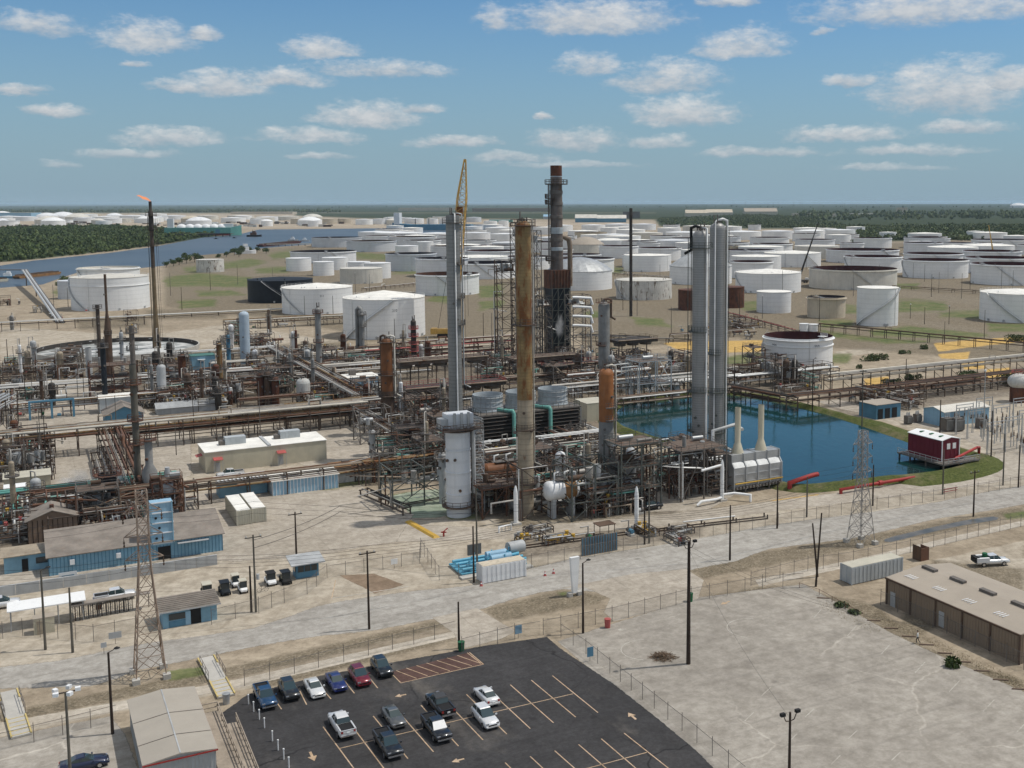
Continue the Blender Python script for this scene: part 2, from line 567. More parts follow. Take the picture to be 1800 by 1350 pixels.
GRASS = [[(288, 488), (350, 478), (440, 488), (438, 504), (290, 505)], [(322, 470), (350, 466), (348, 480), (325, 479)], [(310, 528), (380, 527), (378, 540), (318, 541)],
         [(345, 512), (405, 510), (430, 518), (350, 522)], [(472, 446), (512, 440), (514, 453), (480, 456)], [(622, 442), (682, 447), (680, 458), (624, 455)], [(448, 470), (505, 469), (505, 480), (450, 481)],
         [(385, 462), (440, 455), (470, 460), (440, 470), (395, 472)], [(690, 472), (735, 470), (735, 482), (690, 482)], [(838, 503), (882, 500), (884, 522), (842, 524)], [(842, 530), (884, 526), (884, 542), (842, 545)],
         [(760, 520), (800, 515), (800, 535), (750, 530)], [(1072, 470), (1096, 468), (1096, 480), (1074, 482)], [(1020, 545), (1054, 544), (1064, 560), (1030, 560)], [(1110, 558), (1160, 560), (1180, 575), (1120, 570)],
         [(1270, 626), (1345, 620), (1344, 640), (1273, 642)], [(1305, 532), (1332, 530), (1332, 545), (1308, 546)], [(1578, 526), (1665, 530), (1662, 547), (1580, 550)], [(1650, 548), (1725, 545), (1724, 560), (1650, 558)],
         [(1440, 563), (1500, 562), (1500, 575), (1445, 576)], [(1524, 580), (1600, 574), (1692, 582), (1735, 590), (1690, 597), (1600, 594), (1530, 592)], [(1733, 567), (1830, 572), (1830, 586), (1740, 582)],
         [(1484, 535), (1508, 535), (1507, 550), (1486, 550)], [(1572, 497), (1616, 498), (1614, 508), (1574, 508)], [(1460, 620), (1495, 622), (1490, 640), (1462, 638)], [(1440, 578), (1530, 590), (1640, 600), (1560, 606), (1450, 592)],
         [(1762, 903), (1830, 893), (1830, 908), (1770, 913)], [(680, 868), (760, 860), (800, 890), (720, 900)], [(775, 902), (840, 898), (846, 912), (790, 914)], [(560, 840), (640, 826), (650, 850), (570, 860)],
         [(90, 510), (130, 500), (132, 516), (96, 520)], [(978, 1041), (998, 1038), (1000, 1046), (985, 1049)],
         [(290, 1180), (360, 1172), (365, 1184), (300, 1196)], [(450, 856), (560, 838), (560, 850), (460, 868)], [(1430, 850), (1480, 846), (1600, 830), (1600, 836), (1490, 852)]]
DIRT = [[(900, 1000), (1020, 982), (1350, 930), (1350, 938), (1040, 990), (920, 1010)], [(1040, 1085), (1330, 1032), (1400, 1030), (1210, 1064)], [(440, 1196), (800, 1118), (800, 1126), (450, 1214)], [(1560, 1140), (1640, 985), (1800, 1000), (1800, 1040)], [(290, 448), (520, 432), (1830, 424), (1830, 640), (1480, 612), (1250, 590), (1000, 580), (640, 590), (480, 560), (290, 540)], [(255, 545), (395, 540), (400, 560), (260, 562)], [(1462, 600), (1600, 606), (1590, 615), (1465, 612)], [(1580, 520), (1725, 538), (1723, 546), (1580, 530)], [(130, 560), (260, 552), (262, 575), (140, 580)],
        [(1010, 580), (1200, 560), (1220, 600), (1040, 620)], [(1190, 640), (1400, 650), (1360, 700), (1200, 690)], [(640, 520), (730, 505), (735, 560), (740, 590), (650, 600)], [(730, 560), (890, 540), (885, 590), (740, 600)],
        [(0, 1255), (150, 1222), (330, 1186), (420, 1170), (560, 1138), (700, 1106), (770, 1090), (790, 1100), (600, 1148), (420, 1190), (200, 1232), (0, 1275)], [(850, 1072), (985, 1037), (1070, 1048), (1050, 1062), (880, 1092)],
        [(1210, 1003), (1350, 968), (1480, 948), (1560, 935), (1640, 918), (1800, 890), (1800, 906), (1640, 940), (1500, 966), (1350, 995), (1235, 1018)], [(700, 635), (1180, 640), (1180, 700), (700, 720)],
        [(840, 850), (1000, 850), (1180, 830), (1180, 900), (1000, 920), (840, 905)], [(0, 640), (240, 620), (600, 600), (700, 650), (640, 740), (0, 760)], [(0, 880), (200, 860), (300, 870), (310, 940), (0, 960)],
        [(1560, 1120), (1640, 1140), (1800, 1215), (1800, 1225), (1600, 1150)], [(1430, 1042), (1480, 1050), (1545, 1065), (1640, 1150), (1800, 1195), (1800, 1222), (1570, 1118)], [(870, 905), (960, 900), (960, 925), (880, 925)]]
SAND = [[(1165, 603), (1218, 600), (1345, 598), (1344, 618), (1275, 620), (1190, 614)], [(1640, 603), (1700, 598), (1790, 592), (1820, 598), (1710, 610), (1650, 618)], [(1648, 622), (1706, 618), (1700, 632), (1655, 630)],
        [(1518, 666), (1562, 662), (1560, 680), (1522, 680)], [(1732, 650), (1776, 646), (1780, 664), (1736, 664)], [(1690, 640), (1730, 636), (1730, 648), (1695, 650)], [(1355, 880), (1440, 868), (1440, 876), (1360, 888)]]
PALE = [[(0, 575), (260, 590), (400, 570), (600, 600), (620, 660), (300, 650), (0, 660)], [(1033, 542), (1060, 545), (1240, 572), (1220, 580), (1030, 556)], [(1577, 558), (1690, 572), (1790, 588), (1770, 594), (1680, 580), (1570, 566)],
        [(1820, 582), (1680, 594), (1470, 618), (1470, 628), (1690, 604), (1830, 590)], [(1580, 508), (1722, 526), (1724, 538), (1580, 520)], [(1579, 549), (1722, 540), (1724, 545), (1580, 556)], [(330, 468), (360, 464), (362, 472), (420, 478), (400, 484), (340, 480)],
        [(420, 470), (520, 452), (560, 458), (520, 470), (440, 490)], [(740, 600), (880, 585), (890, 625), (760, 640)], [(280, 870), (640, 860), (800, 905), (1190, 900), (1400, 880), (1820, 795), (1830, 870), (1340, 930), (900, 1020), (450, 1120), (0, 1185), (0, 1000)],
        [(0, 690), (160, 680), (640, 740), (640, 860), (230, 870), (0, 860)], [(1090, 880), (1180, 830), (1260, 860), (1240, 900), (1100, 920)], [(1560, 740), (1700, 790), (1820, 830), (1820, 690), (1500, 690), (1440, 725)],
        [(1440, 700), (1660, 750), (1690, 800), (1640, 770)], [(0, 1272), (200, 1234), (420, 1194), (800, 1110), (800, 1122), (430, 1212), (200, 1252), (0, 1296)], [(560, 455), (640, 450), (700, 470), (800, 500), (740, 520), (600, 500)],
        [(1640, 985), (1800, 950), (1800, 1050), (1700, 1010)]]
FOREST = [[(1150, 385), (1300, 372), (1830, 372), (1830, 420), (1510, 425), (1500, 402), (1300, 402), (1160, 398)], [(-60, 402), (190, 396), (320, 402), (420, 410), (270, 432), (60, 456), (-60, 466)], [(-900, 300), (2700, 300), (2700, 374.5), (-900, 374.5)], [(520, 374), (1160, 374), (1160, 386), (640, 384), (520, 379)],
          [(1150, 372), (1830, 372), (1830, 384), (1150, 384)], [(-900, 380), (-60, 380), (-60, 520), (-900, 620)], [(1830, 380), (2700, 380), (2700, 520), (1830, 430)]]
FTAN = [[(-60, 376), (500, 377), (640, 387), (640, 401), (-60, 400)], [(640, 390), (1150, 390), (1150, 402), (640, 402)], [(700, 375), (1000, 375), (1000, 378), (700, 378)], [(1400, 388), (1700, 384), (1690, 390), (1450, 393)], [(-40, 468), (60, 458), (190, 447), (60, 455), (-40, 462)]]


PROC = [[(-20, 640), (250, 632), (420, 610), (640, 610), (780, 650), (780, 850), (690, 850), (640, 770), (480, 745), (240, 770), (230, 700), (-20, 720)], [(-20, 770), (90, 740), (95, 860), (-20, 870)], [(-20, 880), (260, 865), (345, 900), (330, 945), (-20, 970)], [(760, 640), (1180, 620), (1090, 720), (1060, 780), (1180, 800), (1290, 850), (1180, 905), (840, 910), (760, 850)], [(1190, 640), (1440, 640), (1440, 695), (1380, 690), (1260, 680)], [(900, 930), (1240, 925), (1230, 942), (905, 985)], [(1440, 690), (1830, 640), (1830, 690), (1480, 735)]]


def ground():
    vs = [1750, 1600, 1500, 1420]
    v = 1400.0
    while v > 395: vs.append(v); v -= 2.6 if v > 600 else 1.7 if v > 470 else .9
    while v > 358.1: vs.append(v); v -= max(.12, (v - 356.6) * .03)
    us = np.concatenate([np.linspace(-2400, -200, 30), np.linspace(-190, 1990, 560), np.linspace(2000, 4200, 30)])
    vs = np.array(vs)
    Ct = np.array(CR)
    UU, VV = np.meshgrid(us, vs)
    D = np.stack([(UU - CX0) / FPX, -(VV - CY0 + (UU - 900) * ROLL * 0) / FPX, -np.ones_like(UU)], -1) @ Ct.T
    D[..., 2] = np.minimum(D[..., 2], -4e-4)
    tt = (0 - CH) / D[..., 2]
    X = D[..., 0] * tt; Y = D[..., 1] * tt
    nr, nc = X.shape
    co = np.stack([X, Y, np.zeros_like(X)], -1).reshape(-1, 3)
    P = np.stack([UU.reshape(-1), VV.reshape(-1)], -1)
    def layer(polys, soft=7.0):
        w = np.zeros(len(P))
        for p in polys: w = np.maximum(w, np.clip(dist_poly(P, p) / (2 * soft) + .5, 0, 1))
        return w
    fsoft = 3.0
    g, d, s_, p = layer(GRASS, 13), layer(DIRT, 16), layer(SAND, 9), layer(PALE, 14)
    fo, ft, pr = layer(FOREST, fsoft), layer(FTAN, 4), layer(PROC, 16)
    idx = np.arange(nr * nc).reshape(nr, nc)
    F = np.stack([idx[:-1, :-1], idx[1:, :-1], idx[1:, 1:], idx[:-1, 1:]], -1).reshape(-1, 4)
    me = bpy.data.meshes.new('ground')
    me.vertices.add(len(co)); me.vertices.foreach_set('co', co.astype(np.float32).ravel())
    me.loops.add(F.size); me.loops.foreach_set('vertex_index', F.astype(np.int32).ravel())
    me.polygons.add(len(F)); me.polygons.foreach_set('loop_start', (np.arange(len(F)) * 4).astype(np.int32)); me.polygons.foreach_set('loop_total', np.full(len(F), 4, np.int32))
    for nm, cols in (('ca', (g, d, s_, p)), ('cb', (fo, ft, pr, np.ones_like(g)))):
        a = me.color_attributes.new(nm, 'FLOAT_COLOR', 'POINT')
        a.data.foreach_set('color', np.stack(cols, -1).astype(np.float32).ravel())
    me.update(calc_edges=True); me.validate()
    t = NT('ground_soil')
    tc = t.n('ShaderNodeTexCoord'); v = tc.outputs['Object']
    def att(nm):
        a = t.n('ShaderNodeAttribute'); a.attribute_name = nm
        s2 = t.n('ShaderNodeSeparateColor'); t.l(a.outputs['Color'], s2.inputs[0]); return [*s2.outputs, a.outputs['Alpha']]
    A, B = att('ca'), att('cb')
    n1 = t.noise(v, .012, 6, .65); n6 = t.noise(v, .4, 7, .8); n2 = t.noise(v, .09, 6, .7); n3 = t.noise(v, 1.1, 5, .7)
    nn = t.math('MULTIPLY_ADD', n2, .6, t.math('MULTIPLY', n3, .4))
    def mask(w, k=.9, lo=.38, hi=.62):
        return t.ramp(t.math('MULTIPLY_ADD', t.math('SUBTRACT', nn, .5), k, w), lo, hi)
    c = t.mix(t.ramp(n2, .3, .7), (.27, .22, .16), (.41, .345, .26))
    c = t.mix(t.math('MULTIPLY', t.ramp(n1, .4, .65), .35), c, (.22, .18, .125))
    c = t.mix(t.math('MULTIPLY', t.ramp(n3, .52, .72), .6), c, (.17, .14, .095))
    pc = t.mix(t.ramp(n2, .3, .7), (.37, .32, .25), (.47, .42, .345))
    ns = t.noise(v, .35, 5, .65, (1, .25, 1))
    pc = t.mix(t.math('MULTIPLY', t.ramp(ns, .5, .72), .7), pc, (.25, .21, .16))
    c = t.mix(t.math('MULTIPLY', mask(A[3], .7), .85), c, pc)
    n5 = t.noise(v, 2.6, 4, .75)
    dc = t.mix(t.ramp(n3, .3, .7), (.105, .088, .06), (.22, .18, .125)); dc = t.mix(t.ramp(n5, .46, .66), dc, (.28, .235, .17))
    dc = t.mix(t.math('MULTIPLY', t.ramp(n5, .54, .40), .5), dc, (.08, .066, .045))
    c = t.mix(t.math('MULTIPLY', mask(A[1], .9, .25, .75), .85), c, dc)
    gc = t.mix(t.ramp(n3, .3, .7), (.05, .085, .022), (.115, .155, .045))
    gc = t.mix(t.ramp(n2, .35, .7), gc, (.17, .165, .075))
    n4 = t.noise(v, .03, 7, .72)
    gm = t.ramp(t.math('ADD', t.math('MULTIPLY_ADD', t.math('SUBTRACT', n4, .5), 1.7, A[0]), t.math('MULTIPLY', t.math('SUBTRACT', nn, .5), 1.0)), .30, .75)
    c = t.mix(t.math('MULTIPLY', gm, .85), c, gc)
    c = t.mix(t.math('MULTIPLY', mask(B[2], 1.1, .2, .8), .72), c, t.mix(t.ramp(n3, .35, .65), (.085, .07, .055), (.22, .185, .145)))
    trk = t.noise(v, .5, 5, .7, (.12, 1.6, 1)); mpz = trk
    c = t.mix(t.math('MULTIPLY', t.ramp(n2, .45, .65), t.math('MULTIPLY', t.ramp(trk, .5, .62), .4)), c, (.16, .13, .095))
    c = t.mix(mask(A[2], .9), c, t.mix(t.ramp(n3, .3, .7), (.46, .29, .09), (.56, .38, .14)))
    c = t.mix(t.math('MULTIPLY', B[1], .9), c, t.mix(t.ramp(n1, .35, .65), (.30, .24, .17), (.44, .38, .30)))
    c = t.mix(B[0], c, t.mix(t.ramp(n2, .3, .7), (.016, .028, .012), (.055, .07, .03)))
    c = t.mix(1.0, c, t.mix(t.ramp(n6, .36, .64), (.78, .77, .75), (1.15, 1.15, 1.15)), 'MULTIPLY')
    bmp = t.bump(t.math('MULTIPLY_ADD', n3, .5, n2), .25, .25)
    m = t.out(c, .95, normal=bmp, spec=.15)
    me.materials.append(m)
    link('ground', me, kind='structure')


ground()


def smooth_poly(P, k=3):
    out = []; m = len(P)
    for i in range(m):
        p0, p1, p2, p3 = P[i - 1], P[i], P[(i + 1) % m], P[(i + 2) % m]
        for j in range(k):
            s = j / k
            out.append(tuple(.5 * (2 * p1[a] + (p2[a] - p0[a]) * s + (2 * p0[a] - 5 * p1[a] + 4 * p2[a] - p3[a]) * s * s + (3 * p1[a] - p0[a] - 3 * p2[a] + p3[a]) * s ** 3) for a in (0, 1)))
    return out


def sheet(name, px, z, mat, feather=0.0, smooth=0, world=False):
    if smooth: px = smooth_poly(px, smooth)
    P = [Vector(p) for p in px] if world else [G(u, v) for u, v in px]
    A = sum(P[i].x * P[(i + 1) % len(P)].y - P[(i + 1) % len(P)].x * P[i].y for i in range(len(P)))
    if A < 0: P.reverse()
    m = len(P)
    from mathutils.geometry import tessellate_polygon
    tris = tessellate_polygon([[Vector((p.x, p.y, 0)) for p in P]])
    v = [(p.x, p.y, z) for p in P]; f = []
    for a, b, c in tris:
        n_ = (P[b] - P[a]).cross(P[c] - P[a]).z
        f.append((a, b, c) if n_ > 0 else (a, c, b))
    al = [1.0] * m
    if feather:
        for i in range(m):
            e0 = (P[i] - P[i - 1]); e1 = (P[(i + 1) % m] - P[i])
            n0 = Vector((e0.y, -e0.x, 0)).normalized(); n1 = Vector((e1.y, -e1.x, 0)).normalized()
            nn = (n0 + n1); nn = nn.normalized() if nn.length > .2 else n0
            q = P[i] + nn * feather
            v.append((q.x, q.y, z - .002)); al.append(0.0)
        for i in range(m):
            j = (i + 1) % m; f.append((i, m + i, m + j, j))
    me = bpy.data.meshes.new(name); me.from_pydata(v, [], f)
    a = me.color_attributes.new('edge', 'FLOAT_COLOR', 'POINT')
    for i, x in enumerate(al): a.data[i].color = (x, x, x, 1)
    me.materials.append(mat); me.update()
    return link(name, me, kind='structure')


def edge_alpha(t, v, k=.9, sc_=1.2):
    a = t.n('ShaderNodeAttribute'); a.attribute_name = 'edge'
    n = t.noise(v, sc_, 5, .7)
    return t.ramp(t.math('MULTIPLY_ADD', t.math('SUBTRACT', n, .5), k, a.outputs['Fac']), .4, .6)


def surf_mat(name, lo, hi, stain, sscale=.05, fine=2.0, stretch=None, crack=0.0, crackc=(.12, .1, .08), rough=.9, stamt=.5, joints=0.0, dust=None):
    t = NT(name); tc = t.n('ShaderNodeTexCoord')
    mp = t.n('ShaderNodeMapping'); mp.inputs[2].default_value = (0, 0, -UA); t.l(tc.outputs['Object'], mp.inputs[0]); v = mp.outputs[0]
    n1 = t.noise(v, sscale, 6, .65); n2 = t.noise(v, sscale * 5, 6, .7, stretch); n3 = t.noise(v, fine, 4, .7)
    c = t.mix(t.ramp(t.math('MULTIPLY_ADD', n3, .35, t.math('MULTIPLY', n1, .65)), .35, .65), lo, hi)
    c = t.mix(t.math('MULTIPLY', t.ramp(n2, .48, .74), stamt), c, stain)
    if dust: c = t.mix(t.math('MULTIPLY', t.ramp(t.noise(v, sscale * 1.6, 6, .62, (1, .45, 1)), .55, .78), dust[3]), c, dust[:3])
    if crack:
        vo = t.n('ShaderNodeTexVoronoi', feature='DISTANCE_TO_EDGE'); vo.inputs['Scale'].default_value = crack
        w = t.n('ShaderNodeVectorMath', operation='MULTIPLY_ADD')
        nt = t.n('ShaderNodeTexNoise'); t.l(v, nt.inputs['Vector']); nt.inputs['Scale'].default_value = .3; nt.inputs['Detail'].default_value = 4
        t.l(nt.outputs['Color'], w.inputs[0]); w.inputs[1].default_value = (3, 3, 0); t.l(v, w.inputs[2]); t.l(w.outputs[0], vo.inputs['Vector'])
        k = t.math('SUBTRACT', 1.0, t.ramp(vo.outputs['Distance'], .0, .012))
        c = t.mix(t.math('MULTIPLY', k, t.math('MULTIPLY', t.ramp(n1, .36, .60), .8)), c, crackc)
    if joints:
        sp = t.n('ShaderNodeSeparateXYZ'); t.l(v, sp.inputs[0])
        for ax in (0, 1):
            fr = t.math('FRACT', t.math('MULTIPLY', sp.outputs[ax], 1 / joints))
            k = t.math('LESS_THAN', fr, .018)
            c = t.mix(t.math('MULTIPLY', k, t.math('MULTIPLY', t.ramp(n2, .25, .6), .5)), c, crackc)
    g1 = t.noise(v, fine * .45, 7, .8); g2 = t.noise(v, .22, 5, .75)
    c = t.mix(1.0, c, t.mix(t.ramp(g1, .34, .66), (.80, .79, .77), (1.14, 1.14, 1.14)), 'MULTIPLY')
    c = t.mix(1.0, c, t.mix(t.ramp(g2, .36, .6), (.91, .905, .90), (1.05, 1.05, 1.05)), 'MULTIPLY')
    rut = t.noise(v, 1.0, 4, .6, (.035, .9, 1))
    c = t.mix(t.math('MULTIPLY', t.ramp(rut, .54, .68), .24), c, sc(stain, .75))
    vd = t.n('ShaderNodeTexVoronoi'); vd.inputs['Scale'].default_value = .16; t.l(v, vd.inputs['Vector'])
    c = t.mix(t.math('MULTIPLY', t.math('SUBTRACT', 1.0, t.ramp(vd.outputs['Distance'], .02, .11)), .4), c, sc(stain, .45))
    al = edge_alpha(t, v)
    return t.out(c, rough, normal=t.bump(n3, .15, .03), spec=.2, alpha=al)


MG = dict(
    road=surf_mat('road_concrete', (.315, .295, .265), (.385, .365, .33), (.20, .18, .155), .03, 1.5, (.25, 1.5, 1), stamt=.55),
    lot=surf_mat('lot_concrete', (.285, .26, .225), (.37, .34, .295), (.20, .18, .155), .03, 1.2, None, crack=.045, crackc=(.50, .46, .40), stamt=.6, dust=(.47, .43, .37, .6)),
    yard=surf_mat('yard_concrete', (.34, .30, .245), (.43, .385, .325), (.23, .195, .155), .04, 1.4, None, stamt=.5, joints=9.0, crackc=(.24, .21, .17)),
    asphalt=surf_mat('fresh_asphalt', (.040, .039, .040), (.058, .056, .057), (.026, .025, .025), .05, 3.0, None, stamt=.6, dust=(.20, .18, .155, .75), crack=.06, crackc=(.012, .012, .012)),
    hatch=surf_mat('hatched_asphalt', (.085, .05, .042), (.11, .065, .055), (.05, .03, .028), .1, 3.0),
    path=surf_mat('gravel_path', (.43, .38, .31), (.52, .47, .40), (.30, .26, .2), .06, 2.0),
    paintl=surf_mat('lot_line_paint', (.42, .30, .19), (.54, .41, .29), (.2, .14, .1), .3, 3.0, stamt=.5),
    paintw=surf_mat('worn_white_paint', (.40, .375, .33), (.50, .475, .425), (.31, .28, .24), .4, 3.0, stamt=.7),
    patch=surf_mat('brown_road_patch', (.20, .145, .10), (.27, .20, .14), (.16, .12, .08), .1, 1.5),
    mat_green=surf_mat('green_puddle', (.22, .28, .21), (.33, .36, .28), (.18, .2, .15), .1, 1.0),
)
ROAD = [(-120, 1240), (0, 1207), (160, 1203), (232, 1177), (295, 1165), (450, 1133), (570, 1114), (650, 1106), (762, 1085), (838, 1070), (900, 1051), (990, 1033), (1110, 1040), (1205, 1001), (1290, 985), (1350, 963), (1500, 944), (1640, 911), (1830, 879),
        (1830, 850), (1650, 884), (1500, 906), (1350, 926), (1190, 956), (1000, 986), (900, 1012), (845, 1030), (740, 1040), (650, 1052), (560, 1068), (450, 1106), (275, 1131), (182, 1148), (100, 1165), (0, 1176), (-120, 1200)]
sheet('road', ROAD, .012, MG['road'], 1.2, smooth=2)
sheet('service_road', [(690, 922), (900, 932), (1180, 906), (1350, 884), (1600, 852), (1690, 834), (1748, 812), (1756, 796), (1700, 772), (1600, 742), (1470, 716), (1440, 706), (1470, 703), (1600, 728), (1720, 762), (1830, 790), (1830, 835), (1600, 868), (1350, 898), (1180, 921), (900, 945), (690, 950), (520, 980), (280, 985), (0, 1035), (0, 1000), (300, 960), (520, 955)], .016, MG['yard'], 1.5)
sheet('concrete_yard', [(235, 938), (300, 880), (360, 868), (640, 862), (720, 905), (690, 952), (420, 985), (330, 978)], .02, MG['yard'], 1.5)
sheet('concrete_yard', [(0, 690), (90, 668), (160, 672), (330, 760), (330, 835), (250, 868), (0, 850)], .02, MG['yard'], 1.5)
sheet('concrete_yard', [(525, 760), (640, 742), (700, 765), (680, 800), (560, 826), (525, 812)], .02, MG['yard'], 1.5)
sheet('concrete_yard', [(1090, 900), (1150, 850), (1180, 840), (1290, 868), (1240, 895)], .02, MG['yard'], 1.5)
sheet('concrete_lot', [(985, 1128), (1060, 1104), (1230, 1052), (1412, 1028), (1445, 1048), (1560, 1112), (1640, 1150), (1830, 1232), (1960, 1300), (1960, 1500), (1500, 1500), (1302, 1400), (1215, 1318), (1150, 1262), (1075, 1203)], .012, MG['lot'], .8)
sheet('concrete_lot', [(-60, 1312), (0, 1300), (190, 1262), (212, 1290), (260, 1420), (-60, 1420)], .012, MG['lot'], .8)
sheet('asphalt_lot', [(388, 1258), (437, 1222), (560, 1190), (690, 1166), (845, 1138), (960, 1121), (985, 1143), (1075, 1203), (1150, 1262), (1215, 1316), (1302, 1400), (430, 1420)], .024, MG['asphalt'], .5)
sheet('driveway', [(762, 1086), (838, 1070), (880, 1096), (905, 1110), (880, 1122), (812, 1140), (800, 1112)], .018, MG['yard'], .4)
sheet('driveway', [(990, 1033), (1030, 1032), (1075, 1052), (1064, 1076), (1080, 1092), (1225, 1052), (1235, 1020), (1205, 1001), (1110, 1010)], .018, MG['yard'], .4)
sheet('path', [(-60, 1290), (0, 1272), (200, 1237), (420, 1195), (800, 1110), (806, 1118), (430, 1206), (200, 1249), (0, 1287), (-60, 1305)], .016, MG['path'], .5)
sheet('path', [(1330, 1020), (1500, 985), (1650, 950), (1830, 908), (1830, 916), (1650, 958), (1500, 994), (1335, 1030)], .016, MG['path'], .5)
sheet('road_patch', [(600, 1012), (655, 1010), (705, 1028), (660, 1042), (640, 1030)], .022, MG['patch'], .8)
sheet('hatched_zone', [(691, 1181), (825, 1147), (850, 1168), (704, 1201)], .030, MG['hatch'], .1)
sheet('stained_ground', [(655, 890), (700, 872), (780, 862), (800, 900), (720, 908)], .014, MG['mat_green'], 2.0, smooth=2)


def pline(name, a, b, w, mat, z=.034):
    A, B = G(*a), G(*b); d = (B - A).normalized(); n = Vector((-d.y, d.x, 0)) * w / 2
    sheet(name, [A + n, A - n, B - n, B + n], z, mat, 0.0, world=True)


LINES = [((597, 1316), (832, 1260)), ((855, 1255), (1007, 1220)), ((568, 1278), (630, 1362)), ((626, 1286), (680, 1358)), ((656, 1259), (717, 1334)), ((700, 1251), (762, 1322)), ((740, 1240), (806, 1312)), ((801, 1251), (849, 1301)),
         ((820, 1221), (891, 1291)), ((862, 1216), (932, 1281)), ((897, 1204), (973, 1271)), ((934, 1196), (1012, 1261)), ((971, 1188), (1051, 1253)), ((1010, 1357), (1137, 1323)), ((888, 1341), (905, 1358)), ((932, 1330), (962, 1358)),
         ((975, 1320), (1018, 1358)), ((1017, 1309), (1076, 1360)), ((1057, 1299), (1126, 1358)), ((1097, 1289), (1184, 1358)), ((487, 1236), (495, 1247)), ((527, 1215), (539, 1239)), ((566, 1211), (582, 1229)), ((605, 1197), (623, 1219)),
         ((640, 1180), (664, 1210)), ((690, 1186), (704, 1200)), ((704, 1201), (850, 1168)), ((850, 1168), (825, 1147))]
for a, b in LINES: pline('parking_line', a, b, .13, MG['paintl'])
for k in range(8):
    s = k / 7.5 + .04
    pline('hatch_line', (691 + 134 * s, 1180.5 - 33.5 * s), (704 + min(1, s + .18) * 146 - 4, 1200 - min(1, s + .18) * 33), .12, MG['paintl'], .036)
for (u, v, du, dv) in ((704, 1223, -10, 2), (549, 1330, 4, 8), (805, 1337, -11, 3), (1111, 1259, -7, -6), (1093, 1107, -8, 1), (1275, 1060, -8, 3)):
    A, B = G(u - du, v - dv), G(u + du, v + dv); d = (B - A).normalized(); n = Vector((-d.y, d.x, 0)); m_ = A.lerp(B, .5)
    sheet('arrow_marking', [A + n * .14, A - n * .14, m_ - n * .14, m_ - n * .5, B, m_ + n * .5, m_ + n * .14], .034, MG['paintl' if u < 1090 or u > 1100 else 'paintw'], 0.0, world=True)
pline('stop_line', (583, 1052), (718, 1031), .2, MG['paintw'], .024)
pline('fog_line', (583, 1052), (590, 1020), .12, MG['paintl'], .026)
# worn stall marks on the empty concrete lot
for k in range(0, 13, 2):
    u, v = 1443 + k * 30.5, 1072 + k * 14.6 + k * k * .12
    pline('stall_line', (u, v), (u - 13 - k * .7, v + 15 + k * .6), .1, MG['paintw'], .024)
for k in range(0, 9, 2):
    u, v = 1355 + k * 38, 1208 + k * 19
    pline('stall_line', (u, v), (u - 16, v + 15), .09, MG['paintw'], .024)
    pline('stall_line', (u - 30, v + 44), (u - 46, v + 60), .09, MG['paintw'], .024)


def arc_line(u, v, r, a0, a1):
    c = G(u, v); P = []
    for rr, rng in ((r, range(15)), (r - .12, range(14, -1, -1))):
        for k in rng:
            a = a0 + (a1 - a0) * k / 14; P.append(c + Vector((math.cos(a), math.sin(a), 0)) * rr)
    sheet('court_line', P, .024, MG['paintw'], 0.0, world=True)


arc_line(1322, 1104, 3.6, 1.4, 4.4); arc_line(1135, 1142, 3.4, 1.6, 4.6)

# ---------------------------------------------------------------- water
t = NT('river_water'); tc = t.n('ShaderNodeTexCoord')
v = tc.outputs['Object']
n1 = t.noise(v, .05, 5, .6, (1, .35, 1)); n2 = t.noise(v, .004, 4, .6)
c = t.mix(t.ramp(n2, .35, .65), (.045, .065, .085), (.075, .095, .115))
mriver = t.out(c, .38, normal=t.bump(n1, .5, 1.0), spec=.4)
sheet('river', [(-400, 530), (-60, 514), (0, 506), (75, 500), (112, 487), (140, 478), (250, 471), (290, 467), (305, 460), (335, 450), (420, 443), (455, 437), (500, 433), (555, 429), (625, 420), (660, 412), (840, 411), (880, 404), (700, 401), (455, 403.5), (420, 412), (360, 417), (270, 434), (190, 445), (60, 458), (0, 467), (-60, 474), (-400, 500)], .05, mriver, 0.0)
t = NT('pond_water'); tc = t.n('ShaderNodeTexCoord'); v = tc.outputs['Object']
n1 = t.noise(v, .6, 4, .55, (1, .5, 1)); n2 = t.noise(v, .02, 3, .6)
c = t.mix(t.ramp(n2, .35, .65), (.006, .034, .034), (.008, .042, .042))
mpond = t.out(c, .09, normal=t.bump(n1, .12, .3), spec=.5)
POND = [(1078, 742), (1092, 713), (1160, 705), (1250, 694), (1330, 700), (1400, 715), (1470, 733), (1540, 757), (1600, 778), (1660, 797), (1698, 808), (1694, 820), (1640, 833), (1560, 842), (1480, 851), (1400, 857), (1340, 838), (1270, 800), (1190, 782), (1130, 766)]
sheet('pond', POND, .20, mpond, 0.0, smooth=2)
